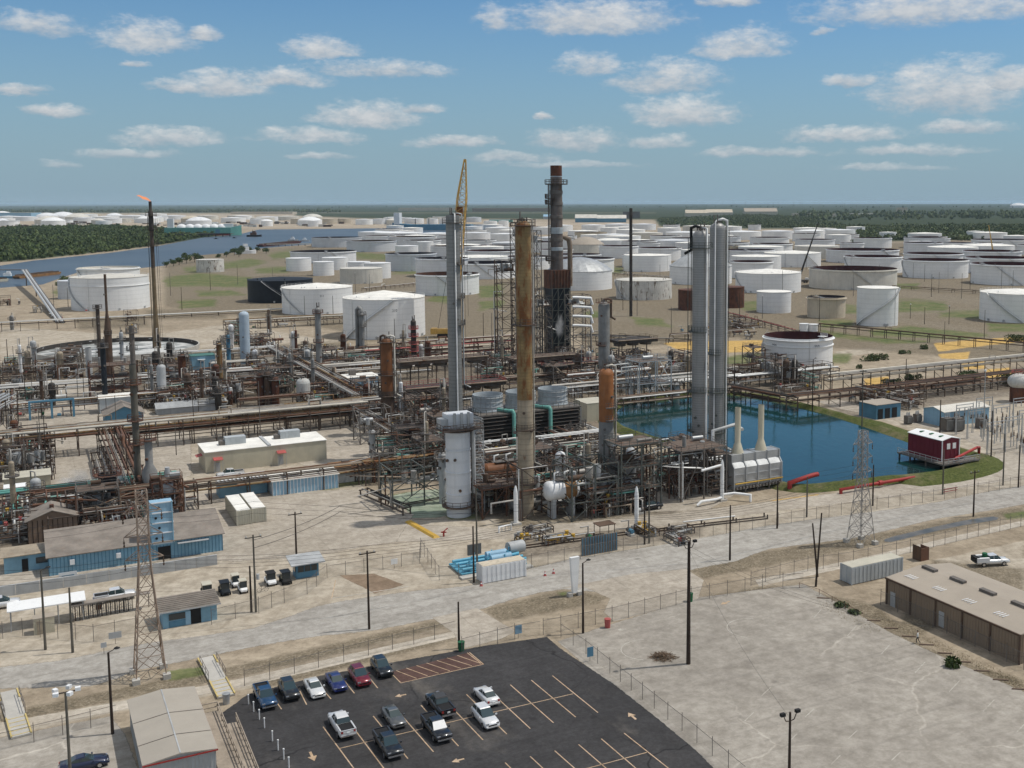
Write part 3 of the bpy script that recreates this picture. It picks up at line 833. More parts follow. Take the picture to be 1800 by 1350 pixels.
# grassy bank round the pond: a low ridge
t = NT('bank_grass'); tc = t.n('ShaderNodeTexCoord'); v = tc.outputs['Object']
n1 = t.noise(v, .12, 5, .7); n2 = t.noise(v, 1.6, 4, .7)
c = t.mix(t.ramp(n2, .3, .7), (.045, .062, .016), (.11, .12, .04)); c = t.mix(t.math('MULTIPLY', t.ramp(n1, .5, .7), .6), c, (.20, .165, .10))
mbank = t.out(c, .95, normal=t.bump(n2, .5, .3), spec=.1)
P = [G(u, v_) for u, v_ in smooth_poly(POND, 4)]
A = sum(P[i].x * P[(i + 1) % len(P)].y - P[(i + 1) % len(P)].x * P[i].y for i in range(len(P)))
if A < 0: P.reverse()
m = len(P); rings = []
for off, z in ((-1.2, .12), (.6, 1.0), (1.8, 1.1), (4.2, .008)):
    rr = []
    for i in range(m):
        e = P[(i + 2) % m] - P[i - 2]; n = Vector((e.y, -e.x, 0)).normalized()
        k = off * (1.0 + (.9 if (P[i].y < 292 and P[i].x > 62) else 0) if off > 0 else 1)
        rr.append(P[i] + n * k + Vector((0, 0, z)))
    rings.append(rr)
mb = MB()
for a, b in zip(rings[:-1], rings[1:]):
    for i in range(m):
        j = (i + 1) % m; mb.quad(a[i], b[i], b[j], a[j], True)
mb.build('pond_bank', mbank, kind='structure')
t = NT('muddy_water'); tc = t.n('ShaderNodeTexCoord'); mmud = t.out(t.mix(t.ramp(t.noise(tc.outputs['Object'], .3, 5, .65), .35, .65), (.07, .07, .06), (.15, .13, .10)), .3)
sheet('ditch_water', [(1555, 948), (1600, 936), (1690, 916), (1745, 908), (1752, 914), (1690, 924), (1610, 942), (1565, 953)], .02, mmud, 0.0, smooth=2)
# ---------------------------------------------------------------- storage tanks
CIRC = []
TGROUP = 'storage tanks of the tank farm'


def text_mesh(s, size):
    c = bpy.data.curves.new('lettering', 'FONT'); c.body = s; c.size = size; c.align_x = 'CENTER'
    o = bpy.data.objects.new('lettering', c); COL.objects.link(o)
    dg = bpy.context.evaluated_depsgraph_get()
    me = bpy.data.meshes.new_from_object(o.evaluated_get(dg))
    bpy.data.objects.remove(o); return me


def lettering(s, size, parent, loc, rz, mat, rx=PI / 2):
    me = text_mesh(s, size); me.materials.clear(); me.materials.append(mat)
    o = link('lettering', me, parent); o.location = loc; o.rotation_euler = (rx, 0, rz); return o


def tank(xl, xr, yr, yb, kind='cone', mat='white', label='white storage tank', roof=None, h0=13.0, apex=None, stair=None, girder=False, num=None, group=TGROUP, rust=None):
    xc = (xl + xr) / 2
    if yb is None:
        c = G(xc, yr, h0); c.z = 0
        r = (xr - xl) / 2 / ppm((c.x, c.y, h0)); h = h0
    else:
        nr = G(xc, yb); d = Vector((nr.x, nr.y, 0)).normalized(); r = 10.0
        for _ in range(5):
            c = nr + d * r; r = (xr - xl) / 2 / ppm(c)
        h = ztop(c, yr)
    px = xr - xl; n = 72 if px > 100 else 48 if px > 50 else 28
    CIRC.append((c.x, c.y, r))
    T = thing('storage_tank', label, 'tank', (c.x, c.y, 0), R.uniform(0, 6), group)
    m = M[mat]; near = (px > 55)
    opn = kind.startswith('open')
    mb = MB().lathe([(r, 0), (r, h)], n)
    if near:   # weld seams of the shell courses stand out a little
        k = max(3, int(h / 2.4))
        for i in range(1, k): mb.lathe([(r, h * i / k - .05), (r + .03, h * i / k), (r, h * i / k + .05)], n, split=False)
    mb.build('shell', m, T)
    camd = math.atan2(-c.y, -c.x) - T.rotation_euler.z
    if kind == 'cone' or kind == 'flat':
        rise = (r * .06 if kind == 'flat' else r * .14)
        if apex is not None: rise = max(.3, ztop(c, apex) - h)
        MB().lathe([(r + .15, h - .1), (r + .15, h + .1), (r * .5, h + rise * .55), (0.01, h + rise)], n).build('roof', M[roof or mat], T)
    elif kind == 'dome':
        rise = r * .3
        if apex is not None: rise = max(.5, ztop(c, apex) - h)
        Rr = (r * r + rise * rise) / (2 * rise)
        prof = [(r + .3, h - .3), (r + .3, h + .1)]
        for i in range(1, 9):
            x = r * (1 - i / 8); prof.append((max(x, .01), h + rise - Rr + math.sqrt(max(0, Rr * Rr - x * x))))
        MB().lathe(prof, 24, smooth=False, split=False).build('dome_roof', M[roof or 'galv'], T)
    else:
        dep = min(h * .45, 4.5) if kind == 'open' else 1.3
        inner = roof or 'maroon'
        MB().lathe([(r, h), (r - .12, h)], n).lathe([(r - .12, h), (r - .12, h - dep)], n).build('inner_wall', M[inner], T)
        MB().lathe([(r - .12, h - dep + .5), (r - .4, h - dep + .5), (r - .5, h - dep), (.01, h - dep + .2)], n).build('floating_roof', M['darkroof' if inner != 'offwhite' else 'offwhite'], T)
        gm = MB().lathe([(r, h - .9), (r + .75, h - .85), (r + .75, h - .7), (r, h - .65)], n)
        gm.build('wind_girder', m, T)
        a = camd + R.uniform(-1.3, 1.3)
        p0 = Vector(((r + .5) * math.cos(a), (r + .5) * math.sin(a), h + .9)); p1 = Vector((r * .35 * math.cos(a + .3), r * .35 * math.sin(a + .3), h - dep + .6))
        MB().cyl(p0, p1, .5, n=4).build('rolling_ladder', M['lgrey'], T)
        gp = MB().box(((r - .2) * math.cos(a), (r - .2) * math.sin(a), h + .75), (2.6, 2.6, .18), a)
        gp.rail([(p0.x - 1.2, p0.y - 1.2, h + .8), (p0.x + 1.2, p0.y - 1.2, h + .8), (p0.x + 1.2, p0.y + 1.2, h + .8), (p0.x - 1.2, p0.y + 1.2, h + .8)], 1.1, .05)
        gp.build('gauge_platform', M[mat], T)
    if near and (stair is not None or px > 90):
        a0 = camd + (stair if stair is not None else R.choice((-1, 1)) * R.uniform(.3, 1.1)); sp = h * 1.35 / r; sgn = 1 if (stair or 1) < 0 else -1
        sb = MB(); k = 26; prev = None
        for i in range(k + 1):
            a = a0 + sgn * sp * i / k; z = h * i / k
            q = [Vector(((r + .1) * math.cos(a), (r + .1) * math.sin(a), z)), Vector(((r + .95) * math.cos(a), (r + .95) * math.sin(a), z))]
            if prev:
                sb.quad(prev[0], prev[1], q[1], q[0]); sb.cyl(prev[1] + Vector((0, 0, -.1)), q[1] + Vector((0, 0, -.1)), .13, n=4, cap=False)
                sb.cyl(prev[1] + Vector((0, 0, 1)), q[1] + Vector((0, 0, 1)), .05, n=4, cap=False)
            prev = q
        sb.build('stairway', M['galv'], T)
    if px > 90 and not opn:
        MB().ringrail(r + .1, h + .05, 1.0, 40, t=.035).build('railing', M[mat], T)
        for k in range(3):
            a = camd + R.uniform(-1.4, 1.4)
            MB().cyl((r * .8 * math.cos(a), r * .8 * math.sin(a), h), (r * .8 * math.cos(a), r * .8 * math.sin(a), h + 1.2), .3, n=8).build('roof_vent', M[mat], T)
    if girder: MB().lathe([(r, h * girder), (r + .35, h * girder + .05), (r + .35, h * girder + .3), (r, h * girder + .35)], n).build('stiffener_ring', m, T)
    if px > 70:
        for k in range(2):
            a = camd + R.uniform(-1.2, 1.2); b = MB()
            b.cyl(((r - .1) * math.cos(a), (r - .1) * math.sin(a), .9), ((r + .5) * math.cos(a), (r + .5) * math.sin(a), .9), .45, n=10)
            b.cyl(((r + .45) * math.cos(a), (r + .45) * math.sin(a), .9), ((r + .6) * math.cos(a), (r + .6) * math.sin(a), .9), .6, n=10)
            b.build('manhole', M['lgrey'], T)
        a = camd + R.uniform(-1, 1)
        MB().path([((r + .15) * math.cos(a), (r + .15) * math.sin(a), h * .98), ((r + .15) * math.cos(a), (r + .15) * math.sin(a), .3)], .09, 6).build('drain_pipe', M['pipew'], T)
    if num:
        for txt, off in num:
            a = camd + off; me = lettering(txt, 1.5, T, ((r + .06) * math.cos(a), (r + .06) * math.sin(a), h * .70), a + PI / 2, M['dark'])
    # a low ring of bare earth, the tank pad
    return T


W_FLAT = 'white storage tank with a low cone roof'
W_OPEN = 'white open-topped storage tank with a dark maroon inside'
W_DOME = 'white storage tank under a silver geodesic dome roof'
# nearer tanks, described one by one
tank(133, 259, 485.5, 546.6, 'flat', 'white', 'large white riverside tank with a ring girder and flat roof', 'offwhite', girder=.74, apex=480)
tank(140, 241, 470, None, 'openw', 'white', 'white open tank standing behind the big riverside tank', 'offwhite', h0=14)
tank(105, 152, 493, 526, 'flat', 'greytank', 'small bluish white tank half hidden by the big riverside tank')
tank(347, 393, 456, 479, 'flat', 'weather', 'rust speckled white tank by the river bank trees')
tank(439, 549, 490.5, 533, 'flat', 'black', 'squat black storage tank beside two white tanks', apex=486)
tank(504, 547, 453.5, 477, 'flat', 'white', 'small white tank behind the black tank')
tank(551, 587, 460, 485, 'flat', 'white', 'smallest white tank just behind the black tank')
tank(567, 612, 452.5, 475, 'flat', 'white', 'small white tank with a rail in front of the wide open tank')
tank(612, 651, 460, 486, 'flat', 'white', 'small white tank peeping over two larger flat tanks')
tank(641, 687, 462, 490, 'flat', 'white', 'white tank touching a wider dull tank in front')
tank(599, 672, 471, 499, 'flat', 'offwhite', 'dull off white tank with a stained flat roof')
tank(513, 625, 441, 463, 'open', 'white2', 'wide pale open tank next to the grass slope', 'darkroof')
tank(499, 619, 504, 553.5, 'flat', 'white', 'white flat-topped tank marked with a number near the black tank', 'whiteroof', apex=497, num=[('211', .12)])
tank(606, 747, 521.5, 597, 'cone', 'white', 'big white cone-roofed tank with faint rust streaks', 'whiteroof', apex=510, stair=-1.05, num=[('210', .25)])
tank(732, 842, 480.5, 520, 'open', 'white', 'white open tank with rusty red scaffold boards round its rim', 'rusty', stair=.5)
tank(1343, 1462, 589, 649, 'open', 'white', 'white open tank with a dark maroon inside beside the pipe racks', 'maroon', girder=.7, num=[('350', -.75), ('350', .55)])
tank(1506, 1577, 505, 574, 'flat', 'white', 'tall narrow white tank with a dark spiral stair', 'whiteroof', stair=-1.1)
tank(1419, 1485, 521, 560, 'openw', 'cream', 'small cream beige open tank beside the tall narrow tank', 'darkroof')
tank(1330, 1390, 512, 551, 'flat', 'white2', 'small white tank beside the rust red tank', 'whiteroof')
tank(1423, 1574, 471, 510, 'open', 'offwhite', 'broad weathered beige open tank with a maroon inside', 'maroon')
tank(1262, 1308, 504, 542, 'flat', 'rusty', 'rust red corroded tank peeping past the twin grey columns')
tank(1192, 1242, 509, 546, 'flat', 'rusty', 'dark rust tank half hidden by the twin grey columns')
tank(1405, 1421, 569, 583, 'flat', 'white', 'tiny white tank behind the maroon-lined open tank')
tank(1421, 1438, 570, 583, 'flat', 'white', 'tiny white tank next to the beige earth track')
tank(1293, 1407, 478, 516, 'flat', 'white', 'white flat-roofed tank beside the leaning black crane boom', 'whiteroof', apex=472)
tank(1343, 1442, 444, 470, 'flat', 'white', 'white flat tank behind the leaning black crane boom', 'whiteroof', apex=440)
tank(1283, 1358, 459, 490, 'open', 'white', 'white open tank with a maroon inside beside the twin columns')
tank(1083, 1181, 491, 528, 'flat', 'weather', 'stained white flat tank behind the thin steel mast', 'offwhite', apex=487)
tank(1096, 1180, 448, 478, 'flat', 'white', 'clean white flat tank behind the stained white tank', 'whiteroof')
tank(962, 1076, 475, 511, 'dome', 'white', 'white tank with a shiny faceted dome behind the dark furnace', 'galv', apex=452)
tank(1177, 1286, 467, 501, 'dome', 'white', 'white tank with a grey dome behind the twin columns', 'lgrey', apex=445)
tank(998, 1062, 429, 448, 'dome', 'offwhite', 'far tank with a beige dome roof', 'tanroof', apex=416)
tank(1588, 1699, 456, 490, 'open', 'white', 'white open maroon-lined tank above the fenced pipe track')
tank(1709, 1832, 463, 502, 'open', 'white', 'wide white open tank at the frame edge with pipes in front')
tank(1724, 1848, 513, 568, 'flat', 'white', 'big white tank at the frame edge with a spiral stair', 'whiteroof', stair=.2, apex=507)
tank(1695, 1793, 440.5, None, 'open', 'white2', W_OPEN)
tank(1700, 1815, 452, None, 'open', 'white2', W_OPEN)
tank(1590, 1691, 445, None, 'open', 'white2', W_OPEN)
tank(1453, 1578, 438, 463, 'open', 'white2', 'wide pale open tank with a maroon inside behind the crane', 'maroon')
tank(1485, 1584, 450, 481, 'open', 'white', W_OPEN)
tank(1632, 1718, 434, None, 'cone', 'white', W_FLAT, 'whiteroof', apex=430)
tank(1694, 1781, 431, None, 'cone', 'white', W_FLAT, 'whiteroof', apex=427)
tank(1710, 1815, 421, None, 'openw', 'white', W_OPEN)
tank(1590, 1669, 418, None, 'openw', 'white2', W_OPEN)
tank(1598, 1618, 424, None, 'flat', 'white', 'small white tank in front of a wide open tank', h0=10)
tank(1621, 1637, 424, None, 'flat', 'white', 'small white tank in front of a wide open tank', h0=10)
tank(1501, 1567, 418, None, 'openw', 'white', W_OPEN)
tank(1450, 1503, 404, None, 'flat', 'white', W_FLAT)
tank(1397, 1450, 405.5, None, 'flat', 'white', W_FLAT)
tank(1339, 1395, 406, None, 'flat', 'white2', W_FLAT)
tank(1272, 1338, 407, None, 'flat', 'white', W_FLAT)
tank(1398, 1467, 420.5, None, 'open', 'white2', W_OPEN)
tank(1318, 1387, 417, None, 'open', 'white', W_OPEN)
tank(1323, 1393, 428, None, 'open', 'white', W_OPEN)
tank(1397, 1475, 432, None, 'flat', 'offwhite', W_FLAT)
tank(1272, 1317, 426, None, 'open', 'white', W_OPEN)
tank(1262, 1302, 416, None, 'open', 'white2', W_OPEN)
tank(1262, 1300, 432, None, 'openw', 'cream', 'cream yellow tank lit by the sun beside the twin columns')
tank(1298, 1377, 433, None, 'flat', 'white', W_FLAT, 'whiteroof')
tank(1123, 1198, 435, None, 'open', 'white', W_OPEN)
tank(1150, 1215, 422, None, 'flat', 'white2', W_FLAT)
tank(1107, 1165, 409, None, 'flat', 'offwhite', W_FLAT)
tank(1143, 1198, 414, None, 'openw', 'white', W_OPEN)
tank(1117, 1160, 427, None, 'openw', 'white2', W_OPEN)
tank(1170, 1235, 408, None, 'flat', 'white', W_FLAT)
tank(1053, 1122, 432, None, 'open', 'white', W_OPEN)
tank(1050, 1105, 412, None, 'flat', 'white', W_FLAT)
tank(1010, 1067, 408, None, 'open', 'cream', 'brownish tank with a rusty rim', 'brown')
tank(950, 1007, 438, None, 'open', 'white', W_OPEN)
tank(1022, 1064, 395.5, None, 'flat', 'white', W_FLAT)
tank(1064, 1108, 394, None, 'flat', 'white', W_FLAT)
tank(1108, 1153, 394, None, 'flat', 'white2', W_FLAT)
tank(962, 1007, 396, None, 'flat', 'white', W_FLAT)
tank(945, 1000, 417, None, 'flat', 'white2', W_FLAT)
tank(985, 1025, 420, None, 'openw', 'white', W_OPEN)
tank(1200, 1260, 397, None, 'flat', 'offwhite', W_FLAT)
tank(1180, 1240, 418, None, 'open', 'white2', W_OPEN)
tank(1215, 1262, 430, None, 'flat', 'white', W_FLAT)
tank(679, 767, 445, 477, 'open', 'greytank', 'bluish white open tank with a black inside near the grass slope', 'darkroof')
tank(732, 823, 453, 488, 'open', 'white2', 'white open tank with a black inside just behind the scaffolded tank', 'darkroof')
tank(800, 906, 461, 491, 'open', 'white', 'white open tank with a black inside behind the grey column', 'darkroof')
tank(820, 912, 440, None, 'open', 'white2', W_OPEN)
tank(757, 835, 432, None, 'open', 'white2', W_OPEN, 'brown')
tank(812, 872, 422, None, 'open', 'white', W_OPEN, 'darkroof')
tank(862, 912, 411, None, 'flat', 'white', W_FLAT)
tank(812, 862, 409, None, 'flat', 'white2', W_FLAT)
tank(853, 899, 400, None, 'flat', 'white', W_FLAT)
tank(813, 847, 398, None, 'flat', 'white', W_FLAT)
tank(865, 915, 426, None, 'flat', 'white2', W_FLAT)
tank(610, 696, 423, None, 'open', 'greytank', W_OPEN, 'brown')
tank(549, 635, 417, None, 'open', 'greytank', W_OPEN, 'darkroof')
tank(683, 767, 416, None, 'open', 'white2', W_OPEN, 'brown')
tank(695, 735, 432, None, 'flat', 'white', W_FLAT)
tank(710, 775, 422, None, 'open', 'white2', W_OPEN, 'brown')
tank(733, 762, 425, None, 'flat', 'white', W_FLAT)
tank(659, 743, 409, None, 'flat', 'white', W_FLAT)
tank(630, 694, 407.5, None, 'flat', 'white2', W_FLAT)
tank(735, 800, 410, None, 'flat', 'white', W_FLAT)
tank(770, 812, 414, None, 'openw', 'white2', W_OPEN)
# across the river, a whole terminal of tanks
FG = 'tanks of the terminal across the river'
FL = 'distant pale tank of the terminal across the river'
for (u, w, y, k, m_) in ((10, 30, 384, 'flat', 'white'), (45, 40, 381, 'flat', 'white2'), (85, 44, 386, 'dome', 'offwhite'), (115, 40, 380, 'flat', 'white'), (148, 36, 383, 'flat', 'white2'), (172, 22, 387, 'dome', 'offwhite'),
                         (196, 34, 384, 'flat', 'white2'), (232, 40, 379, 'flat', 'white'), (268, 36, 382, 'flat', 'white'), (306, 40, 379, 'flat', 'white2'), (336, 34, 384, 'dome', 'cream'), (365, 36, 379, 'flat', 'offwhite'),
                         (410, 42, 383, 'flat', 'white'), (455, 30, 385, 'flat', 'white'), (470, 36, 381, 'flat', 'white2'), (525, 28, 384.5, 'flat', 'cream'), (560, 30, 384, 'flat', 'cream'), (552, 22, 388, 'flat', 'white'), (580, 26, 384.5, 'flat', 'cream'),
                         (604, 26, 384, 'flat', 'cream'), (640, 30, 385.5, 'flat', 'white'), (668, 26, 385, 'flat', 'white2'), (690, 22, 385, 'flat', 'white'), (728, 34, 384, 'flat', 'white2'), (760, 20, 384.5, 'flat', 'white2'), (782, 20, 385, 'flat', 'white2'),
                         (833, 26, 382, 'flat', 'greytank'), (862, 24, 388.5, 'flat', 'white'), (885, 18, 388, 'flat', 'white'), (20, 60, 376.5, 'flat', 'white'), (150, 50, 375.5, 'flat', 'cream'), (270, 44, 376, 'flat', 'white'), (1790, 28, 361, 'dome', 'white2')):
    tank(u - w / 2, u + w / 2, y, None, k, m_, FL if u < 1500 else 'distant white round-topped tank near the horizon', roof=m_, h0=15 if u < 1500 else 24, group=FG if u < 1500 else None)

q = random.Random(4)
for i in range(44):
    u = q.uniform(-20, 510) if i < 34 else q.uniform(520, 830); y = q.uniform(374.5, 389) if i < 34 else q.uniform(380, 388); w = q.uniform(18, 44); k = q.choice(('flat', 'flat', 'dome', 'openw')); m_ = q.choice(('white2', 'white', 'white', 'offwhite'))
    tank(u - w / 2, u + w / 2, y, None, k, m_, FL, roof=m_, h0=14, group=FG)

q = random.Random(12); n = 0
for _ in range(4000):
    u, v = q.uniform(660, 1880), q.uniform(403, 478)
    if (v > 440 and u < 760) or (v < 416 and u > 1505) or (1578 < u < 1720 and v > 462): continue
    c = G(u, v); r = q.choice((14, 18, 22, 26))
    if any(math.hypot(c.x - a, c.y - b) < r + k + 5 for a, b, k in CIRC): continue
    w = r * ppm(c); h_ = q.uniform(11, 13.5); yr = proj((c.x, c.y, h_))[1]; k = q.choice(('flat', 'flat', 'open', 'openw'))
    tank(u - w, u + w, yr, None, k, q.choice(('white', 'white', 'white2')), W_FLAT if k == 'flat' else W_OPEN, 'whiteroof' if k == 'flat' else None, h0=h_); n += 1
    if n > 70: break
# ---------------------------------------------------------------- process columns and heaters
DOME = [(1.0, 0), (.93, .28), (.75, .52), (.45, .70), (.01, .78)]


def column(name, label, cat, u, vb, vt, w, mat, plats=(), head='dome', bands=0, lower=None, pipe=None, lad=None, railm='steel2', skirt=.06, topgear=True, cone=None, group=None, z0=0.0):
    b = G(u, vb, z0); b.z = 0; r = w / 2 / ppm((b.x, b.y, z0 + 5)); H = ztop(b, vt) - z0
    T = thing(name, label, cat, (b.x, b.y, z0), 0, group); m = M[mat]
    n = 28 if w > 14 else 16
    hd = r * .78 if head == 'dome' else 0
    mb = MB()
    if cone: mb.lathe([(r * cone[1], 0), (r * cone[1], H * cone[0]), (r, H * (cone[0] + cone[2])), (r, H - hd)], n)
    else: mb.lathe([(r, H * (lower[0] if lower else 0)), (r, H - hd)], n)
    mb.build('shell', m, T)
    if lower: MB().lathe([(r * 1.02, 0), (r * 1.02, H * lower[0])], n).build('lower_shell', M[lower[1]], T)
    if head == 'dome': MB().lathe([(r * a, H - hd + r * c) for a, c in DOME], n).build('top_head', m, T)
    else: MB().lathe([(r, H), (r * .8, H), (r * .8, H - .8), (.01, H - .8)], n).build('stack_mouth', M['dark'], T)
    for i in range(bands):
        z = H * (i + 1) / (bands + 1); MB().lathe([(r, z), (r + .12, z + .05), (r + .12, z + .25), (r, z + .3)], n).build('stiffener_ring', m, T)
    for (fr, a0, a1) in plats:
        z = H * fr; ro = r + max(.9, r * .4); k = 14; full = a1 - a0 > 6
        P = [a0 + (a1 - a0) * i / k for i in range(k + 1)]
        d = MB()
        for i in range(k):
            c0, s0, c1, s1 = math.cos(P[i]), math.sin(P[i]), math.cos(P[i + 1]), math.sin(P[i + 1])
            for zz, fl in ((z, 0), (z - .15, 1)):
                q = [(r * c0, r * s0, zz), (ro * c0, ro * s0, zz), (ro * c1, ro * s1, zz), (r * c1, r * s1, zz)]
                d.quad(*(q if not fl else q[::-1]))
            d.quad((ro * c0, ro * s0, z - .15), (ro * c1, ro * s1, z - .15), (ro * c1, ro * s1, z), (ro * c0, ro * s0, z))
        do = d.build('platform', M[railm], T)
        MB().ringrail(ro - .05, z, 1.1, k if w > 14 else 8, a0, a1, t=.05 if w > 14 else .07).build('railing', M[railm], do)
    if lad is not None: MB().ladder((r + .25) * math.cos(lad), (r + .25) * math.sin(lad), .5, H * .97, lad, .6, True, .05).build('ladder', M[railm], T)
    for (a, pr, pm, f0) in (pipe or ()):
        c, s = math.cos(a), math.sin(a); q = r + pr + .25
        MB().path([(0, 0, H - .2), (0, 0, H + pr * 1.6), (c * q * .55, s * q * .55, H + pr * 2.6), (c * q, s * q, H + pr * 1.2), (c * q, s * q, H * f0), (c * (q + 1.5), s * (q + 1.5), H * f0 - .8)], pr, 10).build('overhead_pipe', M[pm], T)
    if topgear:
        g = MB()
        for i in range(3):
            a = i * 2.1 + .4; g.cyl((r * .5 * math.cos(a), r * .5 * math.sin(a), H - .4), (r * .5 * math.cos(a), r * .5 * math.sin(a), H + R.uniform(.6, 1.8)), .14, n=6)
        g.box((0, 0, H + .1), (r * .5, r * .5, .6)); g.build('vent_valve', M['steel2'], T)
    k = MB()
    for i in range(3):
        a = -PI / 2 + R.uniform(-.9, .9); z = H * R.uniform(.1, .85)
        k.cyl((r * .9 * math.cos(a), r * .9 * math.sin(a), z), ((r + .35) * math.cos(a), (r + .35) * math.sin(a), z), .28, n=10)
        k.build('manway', M[railm], T); k = MB()
    return T


FU = 2 * PI
column('distillation_column', 'tall plain grey column with a pipe up its face, crane boom behind', 'column', 803, 800, 378, 24, 'column', [(.80, -.9, .9), (.66, -.9, .9), (.55, -.8, .8), (.97, 0, FU)], pipe=[(-1.2, .16, 'galv', .1), (.1, .16, 'galv', .3)], lad=.1, head='flat')
column('reactor_vessel', 'wide bluish grey vessel on legs below the tall grey column', 'vessel', 807, 905, 752, 43, 'greytank', [(.985, 0, FU), (.12, 0, FU)], bands=3, head='flat', lad=.5, topgear=False, railm='deck', pipe=[(.35, .4, 'galv', .25)])
column('distillation_column', 'yellow-brown stained column with a dark lower shell', 'column', 925, 905, 388, 27, 'stained', [(.655, 0, FU), (.115, 0, FU), (.30, -2.2, -.4), (.985, 0, FU)], lower=(.40, 'stained2'), pipe=[(.5, .14, 'pipe3', .18), (1.3, .14, 'pipe2', .3), (2.2, .14, 'brown', .3)], lad=1.5, railm='steel')
column('distillation_column', 'rear one of the twin grey columns, standing on a rusty deck', 'column', 1229, 842, 404, 28, 'twin', [(.93, 0, FU), (.60, 1.5, 5.2), (.36, 1.5, 5.2), (.2, 2, 4)], lad=2.9, pipe=[(2.6, .3, 'dark', .92), (-1.0, .18, 'galv', .1)], railm='greensteel')
column('distillation_column', 'front one of the twin grey columns with a bent white pipe on top', 'column', 1258, 812, 391, 27, 'twin', [(.46, 2, 5), (.30, 3.6, 5.6), (.13, 3.4, 5.6)], pipe=[(.35, .3, 'pipew', .06), (-1.9, .15, 'galv', .1)], lad=-.4, railm='greensteel')
column('flare_stack', 'thin dark steel mast rising alone before the tanks', 'mast', 1109, 556, 366, 5.5, 'piped', [(.94, 0, FU)], head='flat', topgear=False)
column('process_column', 'grey column with a crooked valve cluster on top beside the furnace', 'column', 1062, 668, 530, 20, 'grey', [(.99, 0, FU), (.45, 2, 5)], pipe=[(.3, .35, 'brown', .8)], railm='piper', lad=.6)
column('process_column', 'orange streaked vessel on a slim grey skirt', 'vessel', 1066, 832, 647, 26, 'orange2', [(.64, -1.6, 1.9), (.52, -1.6, 1.9), (.96, 1, 3)], lower=(.5, 'grey'), lad=.8, railm='steel2', pipe=[(.3, .25, 'pipe3', .3)])
column('process_column', 'rust orange and cream striped column with green-grey lower shell', 'column', 683, 762, 594, 20, 'orange', [(.62, 0, FU), (.40, 0, FU), (.96, 0, FU)], lower=(.45, 'brown'), lad=0, railm='steel', pipe=[(.1, .24, 'offwhite', .42), (2.6, .25, 'brown', .3)])
column('process_column', 'slim grey column with a dark crown standing before the two white tanks', 'column', 562, 662, 540, 10, 'grey', [(.92, 0, FU), (.5, 0, FU)], lad=2.5, railm='piper')
column('process_column', 'slim twin-pipe grey tower before the cone-roofed tank', 'column', 637, 632, 549, 9, 'grey', [(.95, 0, FU), (.7, 0, FU)], lad=.5, pipe=[(2.8, .7, 'grey', .1)])
column('process_column', 'dark column ringed by bright red platforms', 'column', 728, 640, 562, 9.5, 'piped', [(.80, 0, FU), (.63, 0, FU), (.46, 0, FU), (.30, 0, FU), (.14, 0, FU)], railm='pink')
column('process_column', 'smooth pale blue-white column beside the pipe yard', 'column', 432, 643, 547, 17, 'palecol', [(.82, 2.2, 3.9)], lad=2.8, head='dome', topgear=False)
column('process_column', 'slim white cylinder stack in front of the basin', 'stack', 158, 668, 611, 10, 'lgrey', head='flat', topgear=False)
column('vertical_vessel', 'pale grey cylinder vessel with a stepped skirt', 'vessel', 286, 713, 640, 15, 'lgrey', [(.42, 0, FU)], cone=(.32, 1.5, .08))
column('vertical_vessel', 'tall rust brown vessel beside the light blue shed', 'vessel', 322, 690, 622, 13, 'rustvessel', [(.97, 0, FU), (.3, 0, FU)], lad=.2)
column('process_column', 'thin dark and yellow column right of the light blue shed'.replace('right of', 'past'), 'column', 388, 684, 602, 9.5, 'stained', [(.97, 0, FU)], pipe=[(2.5, .12, 'piped', .9)])
column('process_column', 'small blue-grey column with a cluttered head behind the light blue shed', 'column', 403, 648, 588, 7, 'blue', [(.9, 0, FU), (.6, 0, FU)])
column('heater_stack', 'dark tapering stack with a needle tip before the basin', 'stack', 195, 690, 482, 4.2, 'brown', [(.50, 0, FU)], head='flat', cone=(.52, 2.9, .16), topgear=False)
column('heater_stack', 'dark rusty stack with ladders next to the needle-tipped stack', 'stack', 178, 672, 536, 6.5, 'steel', [(.96, 0, FU), (.5, 0, FU)], head='flat', lad=2.8, topgear=False)
column('heater_stack', 'short black stack in front of the needle-tipped stack', 'stack', 186, 720, 602, 9, 'black', [(.93, 0, FU)], topgear=True)
column('heater_stack', 'plain grey stack in front of the basin with a round platform near its top', 'stack', 239, 740, 573, 8.5, 'steel2', [(.93, 0, FU), (.75, 1, 4)], head='flat', topgear=False)
column('vertical_vessel', 'small pale vessel between the needle stack and the grey stack', 'vessel', 216, 652, 583, 6.5, 'lgrey', [(.8, 0, FU)])
column('heater_stack', 'tallest grey stack rising behind the long blue shed', 'stack', 245, 885, 640, 11.5, 'poleg', [(.86, 0, FU), (.60, 0, FU), (.43, 0, FU), (.14, 0, FU)], head='flat', topgear=False, railm='piper')
column('heater_stack', 'stubby grey heater stack widening to a drum body', 'stack', 266, 890, 771, 13, 'grey', [(.985, 0, FU)], head='flat', cone=(.52, 1.95, .1), topgear=False, railm='piper')
column('drum_tower', 'black drum tower with a rusty rim and steam drifting', 'drum', 193, 910, 832, 31, 'black', [(.98, 0, FU)], head='flat', topgear=True, railm='rusty')
